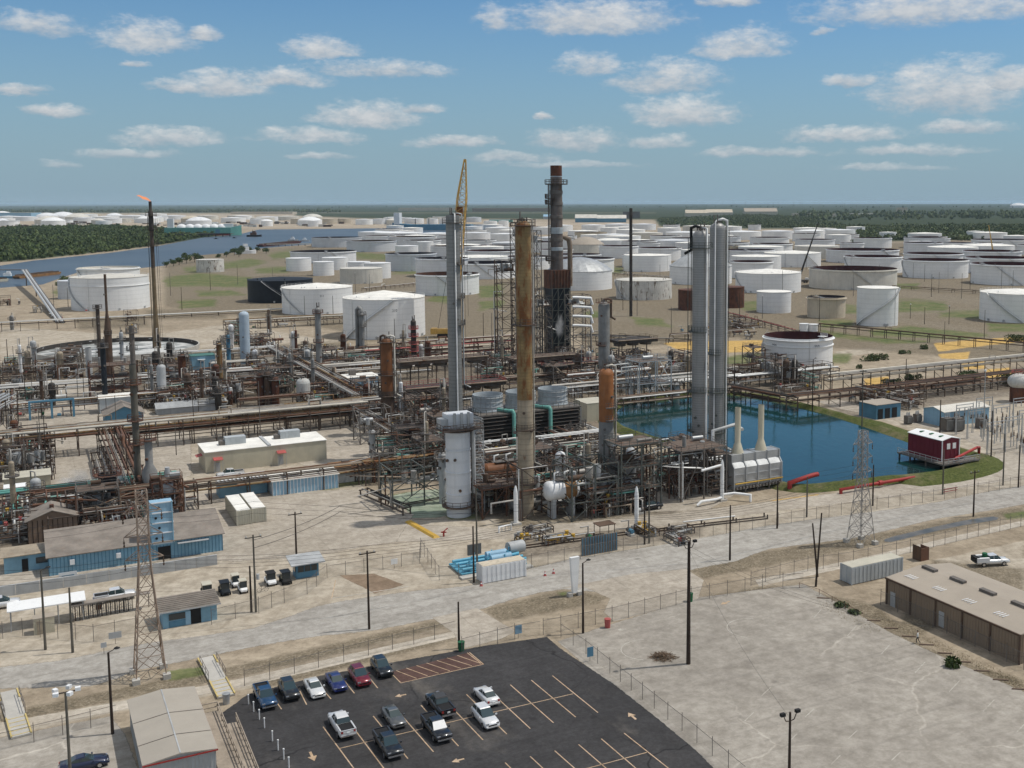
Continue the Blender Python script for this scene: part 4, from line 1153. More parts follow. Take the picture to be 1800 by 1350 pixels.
for (u, vb, vt, w, m_, lab) in ((459, 712, 655, 12, 'rustvessel', 'rust brown drum vessel, first of the row beside the diagonal pipe rack'), (472, 712, 652, 13, 'brown', 'dark brown drum vessel, second of the row beside the diagonal pipe rack'),
                                (485, 712, 662, 13, 'rustvessel', 'reddish rust drum vessel, third of the row beside the diagonal pipe rack'), (534, 709, 664, 24, 'rustwhite', 'short white vessel with a rusty head and streaks'),
                                (655, 800, 755, 12, 'lgrey', 'pale grey exchanger drum below the rust orange column'), (695, 798, 757, 12, 'grey', 'grey drum with a hoop below the rust orange column'), (707, 800, 758, 13, 'beige', 'beige drum standing below the rust orange column'),
                                (779, 884, 795, 14, 'lgrey', 'narrow pale vessel hugging the wide bluish grey vessel'), (1004, 792, 752, 12, 'brown', 'brown drum behind the white-rust horizontal drum'), (1026, 792, 750, 14, 'stained2', 'tan drum behind the white-rust horizontal drum'),
                                (1082, 872, 800, 20, 'piped', 'dark drum inside the green-grey frame'), (1187, 700, 672, 15, 'lgrey', 'stubby grey tank beside the twin columns'), (1102, 680, 636, 12, 'grey', 'grey drum under the fin-fan deck')):
    column('vertical_vessel', lab, 'vessel', u, vb, vt, w, m_, [(.9, 0, FU)] if w < 20 else [], lad=.3)

b = G(807, 905); hb = ztop(b, 752); T = thing('inlet_plenum', 'pale grey boxy plenum on top of the wide bluish grey vessel', 'plenum', (b.x, b.y, hb), UA)
MB().box((.2, .3, 1.5), (5.0, 3.6, 2.7)).build('casing', M['greytank'], T); MB().box((-3.0, .2, 1.1), (1.4, 2.4, 1.9)).build('side_box', M['lgrey'], T)
for x in (-1.2, .2, 1.6): MB().cyl((x, -1.7, .1), (x, -1.7, 3.2), .3, n=8).build('riser_pipe', M['lgrey'], T)
p = MB().box((0, 0, .05), (8.2, 6.6, .12)).build('deck', M['deck'], T); MB().rail([(-4, -3.2, .1), (4, -3.2, .1), (4, 3.2, .1), (-4, 3.2, .1), (-4, -3.2, .1)], 1.1, .05, 1.3).build('railing', M['deck'], p)
# the flare stack and its flame
b = G(276, 612); Hf = ztop(b, 354)
T = thing('flare_stack', 'tall rusty flare stack with a flame blowing from its tip', 'flare stack', (b.x, b.y, 0))
k = 60 / (612 - 357)
MB().lathe([(1.6, 0), (1.0, Hf * .18), (.8, Hf * .3), (.7, Hf * .82)], 16).build('shaft', paint((.17, .125, .07), .3, .35, .7, streak=.6), T)
MB().lathe([(.78, Hf * .55), (.78, Hf * .80)], 16).build('upper_shaft', M['steel'], T)
MB().lathe([(1.0, Hf * .80), (1.0, Hf * .93), (.6, Hf * .94), (.6, Hf)], 16).build('seal_drum', M['piped'], T)
for fr in (.70, .815, .905):
    p = MB().lathe([(.8, Hf * fr), (2.3, Hf * fr), (2.3, Hf * fr - .2), (.8, Hf * fr - .2)], 16).build('platform', M['steel'], T)
    MB().ringrail(2.2, Hf * fr, 1.2, 8, t=.08).build('railing', M['steel'], p)
MB().ladder(1.5, .6, 1, Hf * .93, .4, .8, True, .08).build('ladder', M['steel'], T)
MB().path([(-1.3, -.9, 0), (-1.15, -.75, Hf * .4), (-1.1, -.7, Hf * .9)], .14, 6).build('pilot_pipe', M['piped'], T)
t = NT('flame'); e = t.n('ShaderNodeEmission'); e.inputs[0].default_value = (1, .36, .16, 1); e.inputs[1].default_value = 1.2
tr = t.n('ShaderNodeBsdfTransparent'); mx = t.n('ShaderNodeMixShader'); mx.inputs[0].default_value = .72; o = t.n('ShaderNodeOutputMaterial')
t.l(tr.outputs[0], mx.inputs[1]); t.l(e.outputs[0], mx.inputs[2]); t.l(mx.outputs[0], o.inputs[0])
ring = []
for i, (x, z, r_) in enumerate(((0, .2, .35), (-.6, .7, .55), (-1.6, 1.2, .85), (-3.0, 1.5, .8), (-4.2, 2.3, .5), (-5.4, 2.3, .08))):
    ring.append([(x + .35 * r_ * math.cos(a * PI / 4), .8 * r_ * math.cos(a * PI / 4 + .8), Hf + z + r_ * .75 * math.sin(a * PI / 4)) for a in range(8)])
fl = MB().loft(ring).build('flare_flame', t.m); fl.location = (b.x, b.y, 0); tag(fl, 'orange flame blowing sideways off the tall flare stack', 'flame')

# ---- dark furnace with its chimney
b = G(980, 620); b.z = 0; s_ = 1 / ppm(b); Hc = ztop(b, 291)
T = thing('furnace', 'dark tall furnace box carrying the banded furnace chimney', 'furnace', (b.x, b.y, 0), UA)
W = 33 * s_; h1 = ztop(b, 506); h2 = ztop(b, 474)
MB().box((0, 0, h1 / 2), (W, W * .9, h1)).build('firebox', M['black'], T)
f = MB()
for x in (-.52, -.18, .18, .52):
    for y in (-.5, .5): f.cyl((x * W, y * W, 0), (x * W, y * W, h1), .22, n=4)
for i in range(6):
    z0, z1 = h1 * i / 6, h1 * (i + 1) / 6
    for y in (-.5, .5): f.cyl((-.52 * W, y * W, z1), (.52 * W, y * W, z1), .16, n=4)
    for x in (-.52, .52): f.cyl((x * W, -.5 * W, z1), (x * W, .5 * W, z1), .16, n=4)
    for x in (-.52, -.18, .18):
        f.cyl((x * W, -.51 * W, z0), ((x + .35) * W, -.51 * W, z1), .12, n=4)
    f.cyl((.53 * W, -.5 * W, z0), (.53 * W, .5 * W, z1), .12, n=4)
f.build('frame', M['greensteel'], T)
MB().box((0, 0, (h1 + h2) / 2), (W * 1.08, W * .95, h2 - h1)).build('convection_box', M['rusty'], T)
q = MB()
for i in range(7):
    x = -.54 + i * .18; q.box((x * W, -.49 * W, (h1 + h2) / 2), (.25, .3, h2 - h1)); q.box((.55 * W, (-.45 + i * .15) * W, (h1 + h2) / 2), (.3, .25, h2 - h1))
q.build('rib', M['brown'], T)
rc = 10 * s_
MB().lathe([(rc * 1.15, h2 - 8), (rc * 1.1, h2 + .5), (rc * 1.0, Hc * .94)], 28).build('chimney', M['chim'], T)
for fr, mm in ((.50, 'chim'), (.55, 'coolgrey'), (.60, 'steel2'), (.64, 'coolgrey'), (.655, 'coolgrey'), (.72, 'steel2'), (.79, 'steel2'), (.85, 'steel2')):
    z = Hc * fr; MB().lathe([(rc * 1.08, z), (rc * 1.12, z + .1), (rc * 1.12, z + 1.3), (rc * 1.08, z + 1.4)], 28).build('chimney_band', M[mm], T)
MB().lathe([(rc * .98, Hc * .90), (rc * .98, Hc * .945)], 28).build('chimney_band', M['coolgrey'], T)
MB().lathe([(rc * 1.0, Hc * .945), (rc * 1.0, Hc), (rc * .85, Hc), (rc * .85, Hc - 2), (.01, Hc - 2)], 28).build('chimney_top', M['rustvessel'], T)
for fr, a0, a1 in ((.905, 0, FU), (.83, 2.2, 4.0), (.80, 2.4, 3.8), (.50, 2.2, 4)):
    z = Hc * fr; ro = rc + 2.2
    p = MB(); k = 14
    for i in range(k):
        c0, c1 = a0 + (a1 - a0) * i / k, a0 + (a1 - a0) * (i + 1) / k
        p.quad((rc * math.cos(c0), rc * math.sin(c0), z), (ro * math.cos(c0), ro * math.sin(c0), z), (ro * math.cos(c1), ro * math.sin(c1), z), (rc * math.cos(c1), rc * math.sin(c1), z))
        p.quad((ro * math.cos(c0), ro * math.sin(c0), z - .4), (ro * math.cos(c1), ro * math.sin(c1), z - .4), (ro * math.cos(c1), ro * math.sin(c1), z), (ro * math.cos(c0), ro * math.sin(c0), z))
    p = p.build('platform', M['steel'], T)
    MB().ringrail(ro, z, 1.5, 14, a0, a1, t=.12).build('railing', M['steel'], p)
MB().ladder(-rc - .5, 0, h2, Hc * .9, PI, 1.0, True, .12).build('ladder', M['steel2'], T)
MB().path([(rc * .8, 0, h2 + 13), (W * .45, 0, h2 + 13), (W * .72, 0, h2 + 12), (W * .78, 0, h2 + 9), (W * .78, 0, h1 + .5)], 1.0, 12).build('breeching_duct', M['pipe2'], T)


# ---------------------------------------------------------------- open steel frames
def frame_tower(label, u, vb, vt, wm, dm, levels, mat='steel', rz=UA, decks=True, brace=True, gear=True, cat='steel frame', name='steel_frame', t=.14, group=None):
    b = G(u, vb); H = ztop(b, vt)
    T = thing(name, label, cat, (b.x, b.y, 0), rz, group); m = M[mat]; f = MB()
    nx = max(1, round(wm / 6)); ny = max(1, round(dm / 6))
    xs = [-wm / 2 + wm * i / nx for i in range(nx + 1)]; ys = [-dm / 2 + dm * i / ny for i in range(ny + 1)]
    for x in xs:
        for y in ys: f.cyl((x, y, 0), (x, y, H), t * 1.3, n=4)
    f.build('upright', m, T) if False else None
    for i in range(1, levels + 1):
        z = H * i / levels; z0 = H * (i - 1) / levels
        for y in ys: f.cyl((xs[0], y, z), (xs[-1], y, z), t, n=4)
        for x in xs: f.cyl((x, ys[0], z), (x, ys[-1], z), t, n=4)
        if brace:
            for y in (ys[0], ys[-1]):
                for k in range(nx):
                    if (i + k) % 2: f.cyl((xs[k], y, z0), (xs[k + 1], y, z), t * .7, n=4)
                    else: f.cyl((xs[k], y, z), (xs[k + 1], y, z0), t * .7, n=4)
            for x in (xs[0], xs[-1]): f.cyl((x, ys[0], z0), (x, ys[-1], z), t * .7, n=4)
    f.build('frame', m, T)
    for i in range(1, levels + 1):
        z = H * i / levels
        if decks:
            d = MB().box((0, 0, z + .06), (wm * .96, dm * .96, .1)).build('deck', M['deck'], T)
            MB().rail([(xs[0], ys[0], z), (xs[-1], ys[0], z), (xs[-1], ys[-1], z), (xs[0], ys[-1], z), (xs[0], ys[0], z)], 1.1, .05, 1.8).build('railing', m, d)
        if gear:
            for k in range(2):
                x, y = R.uniform(-.35, .35) * wm, R.uniform(-.3, .3) * dm; rr = R.uniform(.35, .9); hh = min(H / levels * .7, R.uniform(1.2, 3))
                zz = (z if decks else z0) + .1
                if R.random() < .5: MB().cyl((x, y, zz), (x, y, zz + hh), rr, n=12).build('drum', M[R.choice(('lgrey', 'brown', 'grey', 'pipe'))], T)
                else: MB().cyl((x - hh * .6, y, zz + rr), (x + hh * .6, y, zz + rr), rr * .7, n=12).build('exchanger_shell', M[R.choice(('pipe', 'brown', 'galv'))], T)
    if gear:
        for k in range(5):
            x, y = R.choice((xs[0], xs[-1])) * 1.02 + R.uniform(-.6, .6), R.uniform(ys[0], ys[-1])
            z1 = R.uniform(.4, 1) * H
            MB().path([(x, y, 0), (x, y, z1), (x - R.choice((-1, 1)) * wm * .5, y, z1), (x - R.choice((-1, 1)) * wm * .5, y, z1 - R.uniform(1, 3))], R.uniform(.1, .22), 6).build('riser_pipe', M[R.choice(('pipe', 'pipe2', 'pipew', 'piper'))], T)
    return T


frame_tower('tall black lattice frame beside the yellow-brown column', 893, 640, 457, 7, 7, 9, 'steel', decks=False)
frame_tower('dark pipe-filled frame hugging the far side of the yellow-brown column', 915, 640, 392, 5, 5, 11, 'steel', decks=False)
frame_tower('tall slim pipe frame between the yellow-brown column and the furnace', 943, 632, 405, 3, 4, 11, 'steel2', decks=False)
frame_tower('dark burner frame hugging the river side of the furnace', 957, 632, 520, 4, 6, 6, 'piped', decks=False)
frame_tower('frame with bright white ducts beside the dark furnace', 1016, 628, 518, 7.5, 7, 6, 'steel2', decks=False)
b = G(1016, 628)
for k in range(4):
    z = 12 + k * 3.6
    d = MB().path([(-4.4, -4.2, z + 1.2), (-3, -4.3, z + 1.2), (3.4, -4.3, z + .6), (4.2, -4.3, z - 2)], .5, 8).build('steam_duct', M['white']); d.location = (b.x, b.y, 0); d.rotation_euler = (0, 0, UA)
    tag(d, 'bright white duct on the frame beside the dark furnace', 'duct', 'white ducts on the furnace frame')
frame_tower('steel stair tower beside the wide bluish grey vessel', 840, 898, 745, 1.8, 2.6, 9, 'lgrey', gear=False, t=.07)
frame_tower('green-grey frame tower with pipes near the gate road', 1112, 890, 775, 9, 7, 3, 'greensteel')
frame_tower('frame of rusty pipes below the yellow-brown column', 955, 900, 812, 12, 7, 2, 'steel', decks=False)
frame_tower('tangled frame of pipes below the orange vessel', 1030, 902, 810, 10, 8, 3, 'greensteel', decks=False)
frame_tower('frame with a small deck beside the white-rust drum', 1060, 895, 835, 7, 5, 2, 'steel2')
frame_tower('rusty table deck that carries the twin grey columns', 1216, 868, 782, 11, 9, 1, 'steel2', gear=True)
frame_tower('rusty frame under the twin grey columns towards the silver furnace', 1250, 862, 795, 6, 6, 2, 'steel2')
frame_tower('brown pipe frame below the wide bluish grey vessel', 880, 900, 850, 10, 6, 1, 'piper')
frame_tower('green-grey pipe frame on the green-stained ground', 735, 880, 815, 13, 8, 2, 'greensteel', decks=False)
frame_tower('small pipe frame between the yard and the wide vessel', 700, 842, 790, 10, 6, 2, 'steel2', decks=False)
frame_tower('pipe frame behind the rust orange column', 655, 775, 715, 8, 6, 2, 'steel2', decks=False)
frame_tower('frame carrying pipes beside the white-louvred cooling tower'.replace('white-louvred ', ''), 760, 760, 690, 12, 8, 2, 'steel', decks=False)
frame_tower('rusty frame tower beside the tall blue panel box', 305, 935, 840, 3.5, 3.5, 4, 'piper')
frame_tower('rust red frame next to the stubby heater stack', 288, 905, 845, 4, 4, 3, 'rusty')
frame_tower('rusty pipe frame in front of the black drum tower', 222, 930, 905, 9, 5, 1, 'rusty', decks=False, gear=False)
frame_tower('rusty pipe frame on the river side of the black drum tower', 152, 932, 892, 9, 7, 2, 'rusty', decks=False, gear=False)
frame_tower('dark pipe frame beside the brown shed', 130, 945, 900, 8, 6, 1, 'steel', decks=False)
frame_tower('rusty heater frame under the needle-tipped stack', 200, 702, 640, 13, 8, 3, 'rusty')
frame_tower('grey-blue legged frame in front of the twin columns', 1140, 708, 632, 11, 8, 2, 'coolgrey', decks=True)
frame_tower('dark frame under the fin-fan deck past the grey column', 1095, 660, 618, 14, 9, 2, 'steel', decks=False)
frame_tower('small grey portal frame across the plant lane', 92, 735, 704, 11, 1, 1, 'blue', decks=False, gear=False, brace=False, t=.3)


# ---------------------------------------------------------------- air coolers and the cooling tower
def air_cooler(label, u, vb, L, D, h, mat='deck', fans=4, group=None):
    b = G(u, vb); T = thing('air_cooler', label, 'air cooler', (b.x, b.y, 0), UA, group)
    MB().box((L / 2, D / 2, h + .5), (L, D, 1.0)).build('tube_bundle', M[mat], T)
    lg = MB()
    for i in range(int(L / 6) + 1):
        for y in (.3, D - .3):
            MB().cyl((min(L - .2, .2 + i * 6), y, 0), (min(L - .2, .2 + i * 6), y, h), .2, n=4).build('leg', M['steel'], T)
    for i in range(fans):
        x = L * (i + .5) / fans
        MB().lathe([(min(D, L / fans) * .40, h - 1.3), (min(D, L / fans) * .44, h)], 20, (x, D / 2, 0)).build('fan_ring', M['steel2'], T)
    MB().rail([(0, 0, h + 1), (L, 0, h + 1), (L, D, h + 1), (0, D, h + 1), (0, 0, h + 1)], 1.1, .06, 2.5).build('railing', M['pink' if R.random() < .3 else 'steel'], T)
    MB().cyl((-.3, -.1, h + 1.2), (L + .3, -.1, h + 1.2), .25, n=8).build('header_pipe', M['pipe2'], T)
    return T


air_cooler('long dark fin-fan bank behind the rust orange column', 704, 690, 30, 9, 8.5, fans=5)
air_cooler('dark fin-fan bank in front of the dark furnace', 905, 668, 26, 9, 6.0, fans=5)
air_cooler('dark roofed fin-fan deck past the grey column', 1088, 640, 17, 9, 7.5, 'piped', fans=3)
air_cooler('low black fin-fan deck under the long fin-fan bank', 715, 715, 32, 8, 4, 'piped', fans=5)
air_cooler('black fin-fan deck in front of the furnace frame', 960, 668, 25, 7, 3.5, 'piped', fans=4)

b = G(846, 792); T = thing('cooling_tower', 'black-louvred cooling tower with three white fan cylinders', 'cooling tower', (b.x, b.y, 0), UA)
L, D, h = 27.0, 13.0, 8.2
MB().box((L / 2, D / 2, h / 2), (L - .6, D - .6, h)).build('casing', M['coolwood'], T)
for i in range(9):
    z = .5 + i * .9
    s = MB()
    s.hexa([(0, -.5, z - .1), (L, -.5, z - .1), (L, .3, z + .45), (0, .3, z + .45), (0, -.5, z), (L, -.5, z), (L, .3, z + .55), (0, .3, z + .55)])
    s.hexa([(L - .3, 0, z + .45), (L + .5, 0, z - .1), (L + .5, D, z - .1), (L - .3, D, z + .45), (L - .3, 0, z + .55), (L + .5, 0, z), (L + .5, D, z), (L - .3, D, z + .55)])
    s.build('louvre_blade', M['piped'], T)
for i in range(4):
    MB().box((L * i / 3, -.55, h / 2), (.35, .25, h)).build('post', M['grey'], T)
MB().box((-.25, D / 2, h / 2), (.3, D, h)).build('end_wall', M['coolgrey'], T)
MB().box((L / 2, D / 2, h + .2), (L + .6, D + .6, .35)).build('deck', M['steel2'], T)
MB().rail([(0, 0, h + .4), (L, 0, h + .4), (L, D, h + .4), (0, D, h + .4), (0, 0, h + .4)], 1.2, .06, 1.5).build('railing', M['greensteel'], T)
for i in range(3):
    c = (L * (i + .5) / 3, D / 2, h + .4)
    s = MB().lathe([(4.0, 0), (3.55, 1.4), (3.5, 2.4), (3.75, 4.0), (3.62, 4.0), (3.35, 2.4), (3.4, .2)], 36, c).build('fan_cylinder', M['coolgrey'], T)
    r_ = MB()
    for z in (1.0, 2.2, 3.3): r_.lathe([(3.72, z), (3.85, z + .05), (3.85, z + .15), (3.72, z + .2)], 36, c)
    for a in range(18): r_.cyl((c[0] + 3.8 * math.cos(a * PI / 9), c[1] + 3.8 * math.sin(a * PI / 9), c[2]), (c[0] + 3.8 * math.cos(a * PI / 9), c[1] + 3.8 * math.sin(a * PI / 9), c[2] + 4), .06, n=4, cap=False)
    r_.build('hoop_frame', M['lgrey'], s)
    fb = MB()
    for a in range(6): fb.box((c[0] + 1.6 * math.cos(a * PI / 3), c[1] + 1.6 * math.sin(a * PI / 3), c[2] + 1.8), (3.0, .5, .08), a * PI / 3)
    fb.build('fan_blade', M['dark'], s)
for x in (8.2, 18.2):
    MB().path([(x - 3, 4, h + .9), (x - 1, .5, h + .9), (x, -.5, h + .9), (x + .1, -1.0, h + .3), (x + .1, -1.0, 0)], .45, 12).build('riser_pipe', M['tealp'], T)

# crawler crane whose yellow boom shows behind the tall grey column
b = G(786, 592); T = thing('crawler_crane', 'crawler crane whose yellow lattice boom rises behind the tall grey column', 'crane', (b.x, b.y, 0), 0)
for y in (-2.4, 2.4): MB().box((0, y, .8), (8, 1.2, 1.5)).build('track', M['dark'], T)
MB().box((0, 0, 2.6), (10, 3.4, 2.2)).build('body', M['crane'], T)
MB().box((3, -2, 3.2), (2.4, 1.6, 2.4)).build('cab', M['crane'], T)
MB().box((-6, 0, 2.6), (2.4, 4.2, 2.6)).build('counterweight', M['crane'], T)
top = G(818, 279); d = ray(817.5, 280); tt = b.y / d.y; tip = Vector((d.x * tt - b.x, 0, CH + d.z * tt)); base = Vector((2, 0, 3)); f = MB()
ax = (tip - base).normalized(); sx_ = Vector((0, 1, 0)); sy_ = ax.cross(sx_); K = 26; prev = None
for i in range(K + 1):
    w = 2.0 * min(1, .25 + i / 3, (K - i) / 7 + .18); p = base.lerp(tip, i / K)
    q = [p + sx_ * a * w + sy_ * c * w for a, c in ((-1, -1), (1, -1), (1, 1), (-1, 1))]
    if prev:
        for j in range(4):
            f.cyl(prev[j], q[j], .28, n=4, cap=False); f.cyl(prev[j], q[(j + 1) % 4], .15, n=4, cap=False); f.cyl(q[j], q[(j + 1) % 4], .12, n=4, cap=False)
    prev = q
f.build('lattice_boom', M['crane'], T)
MB().cyl(tip, tip + Vector((.3, 0, -70)), .08, n=4).build('hoist_cable', M['wire'], T)
MB().box(base.lerp(tip, .70) + Vector((-.5, 0, 0)), (2.6, 2.6, 4)).build('boom_winch', M['orange'], T)
MB().cyl((-4, 0, 3.6), base.lerp(tip, .93), .10, n=4).build('pendant_cable', M['wire'], T)
for (uu, vv, vt2, lx, mm, lab) in ((1424, 500, 392, 26, 'piped', 'truck crane with a long black boom leaning over the tanks'), (1750, 452, 396, -7, 'crane', 'yellow crane boom slanting up behind the far open tanks')):
    b = G(1409 if uu == 1424 else 1750, 497 if uu == 1424 else 456); T = thing('truck_crane', lab, 'crane', (b.x, b.y, 0), 0)
    MB().box((0, 0, 1.6), (10, 2.8, 1.6)).build('carrier', M['steel2'], T); MB().box((4, 0, 2.8), (2.4, 2.6, 1.8)).build('cab', M['white'], T)
    for x in (-3.5, -1.8, 2, 3.8):
        for y in (-1.2, 1.2): MB().cyl((x, y - .25, .6), (x, y + .25, .6), .6, n=12).build('wheel', M['rubber'], T)
    d = ray(1438 if uu == 1424 else 1738, vt2); tt = b.y / d.y; tip = Vector((d.x * tt - b.x, 0, CH + d.z * tt)); b0 = Vector((-2, 0, 3))
    for i, (f0, f1, r_) in enumerate(((0, .4, .85), (.4, .72, .65), (.72, 1, .45))): MB().cyl(b0.lerp(tip, f0), b0.lerp(tip, f1), r_, n=4).build('boom_section', M[mm], T)

# silver furnace with two stacks beside the pond
b = G(1290, 869); T = thing('furnace', 'silver ribbed furnace box with two pale stacks beside the pond', 'furnace', (b.x, b.y, 0), UA)
L, D = 12.2, 5.0; sh = [(0, 0), (0, 4.6), (.9, 5.6), (.9, 7.2), (D - .9, 7.2), (D - .9, 5.6), (D, 4.6), (D, 0)]
mb = MB(); n_ = len(sh)
for i in range(n_): y0, z0 = sh[i]; y1, z1 = sh[(i + 1) % n_]; mb.quad((0, y0, z0 + .8), (0, y1, z1 + .8), (L, y1, z1 + .8), (L, y0, z0 + .8))
mb.ngon([(0, y, z + .8) for y, z in sh][::-1]); mb.ngon([(L, y, z + .8) for y, z in sh]); mb.build('firebox', M['galv'], T)
for i in range(5):
    x = L * i / 4; q = MB()
    for (y0, z0), (y1, z1) in zip(sh[:4], sh[1:5]): q.cyl((x, y0 - .1, z0 + .8), (x, y1 - .1, z1 + .8), .17, n=4)
    q.build('rib', M['lgrey'], T)
for z in (2.4, 4.0): MB().box((L / 2, -.06, z), (L, .12, .16)).build('belt_rib', M['lgrey'], T)
MB().cyl((0, -.5, 2.2), (L, -.5, 2.2), .14, n=8).build('gas_header', M['yellow'], T)
for i in range(14): MB().cyl((.5 + i * .84, -.45, 1.5), (.5 + i * .84, .1, 1.0), .28, n=8).build('burner', M['steel2'], T)
for i in range(5): MB().box((L * i / 4, .2, .4), (.3, .3, .8)).build('leg', M['steel2'], T)
for x in (2.6, 8.6):
    MB().lathe([(1.35, 7.9), (.72, 10.0), (.62, 10.2), (.62, 17.6)], 20, (x, D / 2, 0)).build('stack', M['beige'], T)
MB().path([(-1.6, D / 2 + 3, 8), (-1.6, D / 2 + 3, 12.5), (6, D / 2 + 6, 12.5), (6, D / 2 + 3, 12.0)], .35, 10).build('transfer_pipe', M['pipew'], T)

# horizontal drums
def drum(label, u, vb, L, r, z, mat, rz=UA, patch=None):
    b = G(u, vb); T = thing('horizontal_drum', label, 'drum', (b.x, b.y, 0), rz)
    MB().cyl((r * .5, 0, z), (L - r * .5, 0, z), r, n=28, cap=False).build('shell', M[mat], T)
    for s in (0, 1):
        q = MB(); rings = []
        for a, c in DOME: rings.append([((r * .5 - c * r * .7) if s == 0 else (L - r * .5 + c * r * .7), a * r * math.cos(k * PI / 12), z + a * r * math.sin(k * PI / 12)) for k in range(24)])
        if s == 0: rings = [list(reversed(x)) for x in rings]
        q.loft(rings, cap=False).build('end_head', M[mat], T)
        x = L * (.22 + .56 * s); MB().box((x, 0, (z - r * .6) / 2), (.7, r * 1.3, z - r * .6)).build('saddle', M['lgrey'], T)
    if patch: MB().cyl((L * .52, 0, z), (L * .86, 0, z), r + .03, n=28, cap=False).build('rust_band', M[patch], T)
    p = MB().box((L * .6, 0, z + r + .15), (L * .6, r * 1.2, .12)).build('top_walkway', M['steel2'], T)
    MB().rail([(L * .3, -r * .6, z + r + .2), (L * .9, -r * .6, z + r + .2), (L * .9, r * .6, z + r + .2), (L * .3, r * .6, z + r + .2)], 1.1, .05, 1.2).build('railing', M['steel2'], p)
    for k in (.3, .6): MB().path([(L * k, 0, z + r), (L * k, 0, z + r + 1.4), (L * k + 1.2, .5, z + r + 1.4)], .18, 8).build('nozzle_pipe', M['pipew'], T)
    return T


drum('fat white horizontal drum with a rusty half, raised by the road', 957, 911, 7.2, 1.9, 5.2, 'white2', patch='rustroof')
drum('orange rusty horizontal drum behind the yellow-brown column', 848, 872, 9, 1.7, 5.0, 'orange')
drum('small cream horizontal drum amid red pipes', 352, 716, 4.5, 1.5, 2.2, 'cream')
drum('long dark horizontal drum under the pipe frame near the road', 895, 902, 8, 1.0, 1.6, 'grey')
drum('low pale horizontal drum behind the silver furnace', 1290, 838, 7, .8, 2.0, 'lgrey')
b = G(404, 708); T = thing('sphere_tank', 'small grey ball tank behind the silver roofed shed', 'tank', (b.x, b.y, 0))
MB().lathe([(2.0 * math.sin(PI * i / 14) + .001, 3.3 - 2.0 * math.cos(PI * i / 14)) for i in range(15)], 24, split=False).build('shell', M['galv'], T)
for a in range(4): MB().cyl((1.7 * math.cos(a * PI / 2), 1.7 * math.sin(a * PI / 2), 0), (1.7 * math.cos(a * PI / 2), 1.7 * math.sin(a * PI / 2), 2.6), .15, n=6).build('leg', M['grey'], T)
b = G(1790, 706); T = thing('sphere_tank', 'cream spheroid tank on a rusty stand beside the substation', 'tank', (b.x, b.y, 0))
MB().lathe([(3.4 * math.sin(PI * i / 14) + .001, 6.2 - 2.4 * math.cos(PI * i / 14)) for i in range(15)], 28, split=False).build('shell', M['rustwhite'], T)
MB().lathe([(2.6, 0), (2.6, 4.5)], 20).build('stand', M['rusty'], T)
MB().ringrail(2.2, 8.4, 1.1, 12, t=.06).build('railing', M['pink'], T)

# round open basin with a black wall
c0 = G(208, 617); rb = 134 / ppm(c0)
T = thing('basin', 'large round basin with a black wall and white floor', 'basin', (c0.x, c0.y, 0))
MB().lathe([(rb, 0), (rb, 1.9)], 72).lathe([(rb, 1.9), (rb - .5, 1.9)], 72).lathe([(rb - .5, 1.9), (rb - .5, .1)], 72).build('wall', [M['conc'], M['piped']], T)
for f_ in T.children[0].data.polygons: f_.material_index = 1 if f_.index >= 144 else 0
t = NT('basin_floor'); v = t.objvec(); c = t.mix(t.ramp(t.noise(v, .12, 5, .7), .42, .58), (.52, .52, .50), (.2, .21, .2)); t.out(c, .8)
MB().ngon([((rb - .5) * math.cos(a * PI / 36), (rb - .5) * math.sin(a * PI / 36), .1) for a in range(72)]).build('floor', t.m, T)
for a in range(16): MB().box(((rb - .35) * math.cos(a * PI / 8), (rb - .35) * math.sin(a * PI / 8), 1.3), (.35, 1.6, .3), a * PI / 8).build('wall_bracket', M['lgrey'], T)
# ---------------------------------------------------------------- pipe racks
RG = 'pipe racks of the refinery'


def rack(label, a, L=None, b=None, h=5.5, w=6.0, levels=2, npipe=10, pal=('pipe', 'pipe2', 'pipe3'), step=8.0, mat='steel', rz=None, rmax=.32, name='pipe_rack', brace=True):
    A = G(*a)
    if b is not None: B = G(*b); d = B - A; L = d.length; rz = math.atan2(d.y, d.x)
    T = thing(name, label, 'pipe rack', (A.x, A.y, 0), rz if rz is not None else UA, RG)
    n = max(1, min(26, round(L / step)))
    m = M[mat]
    for i in range(n + 1):
        x = L * i / n; f = MB()
        for y in (-w / 2, w / 2): f.cyl((x, y, 0), (x, y, h), .16, n=4)
        for k in range(levels):
            z = h - k * 1.7
            if z > 1: f.cyl((x, -w / 2 - .3, z), (x, w / 2 + .3, z), .15, n=4)
        if brace and h > 3: f.cyl((x, -w / 2, .3), (x, w / 2, h - 1.8 * levels + .9), .07, n=4)
        f.build('support_frame', m, T)
    for y in (-w / 2, w / 2): MB().cyl((0, y, h - .75), (L, y, h - .75), .12, n=4).build('long_beam', m, T)
    for k in range(levels):
        z = h - k * 1.7
        y = -w / 2 + .25; q = npipe if k == 0 else max(2, int(npipe * .7)); c = 0
        while y < w / 2 - .1 and c < q:
            r = R.choice((.08, .11, .15, .2, rmax)); r = min(r, rmax)
            x0, x1 = (0, L) if R.random() < .7 else (L * R.uniform(0, .4), L * R.uniform(.6, 1))
            zz = z + .15 + r; pts = [(x0, y + r, zz), (x1, y + r, zz)]
            if L > 40 and R.random() < .25:
                xm = L * R.uniform(.3, .7); pts = [(x0, y + r, zz), (xm, y + r, zz), (xm, y + r, zz + 1.4), (xm + 3, y + r, zz + 1.4), (xm + 3, y + r, zz), (x1, y + r, zz)]
            MB().path(pts, r, 6).build('pipe', M[R.choice(pal)], T)
            y += 2 * r + R.uniform(.12, w / npipe * .9); c += 1
    return T


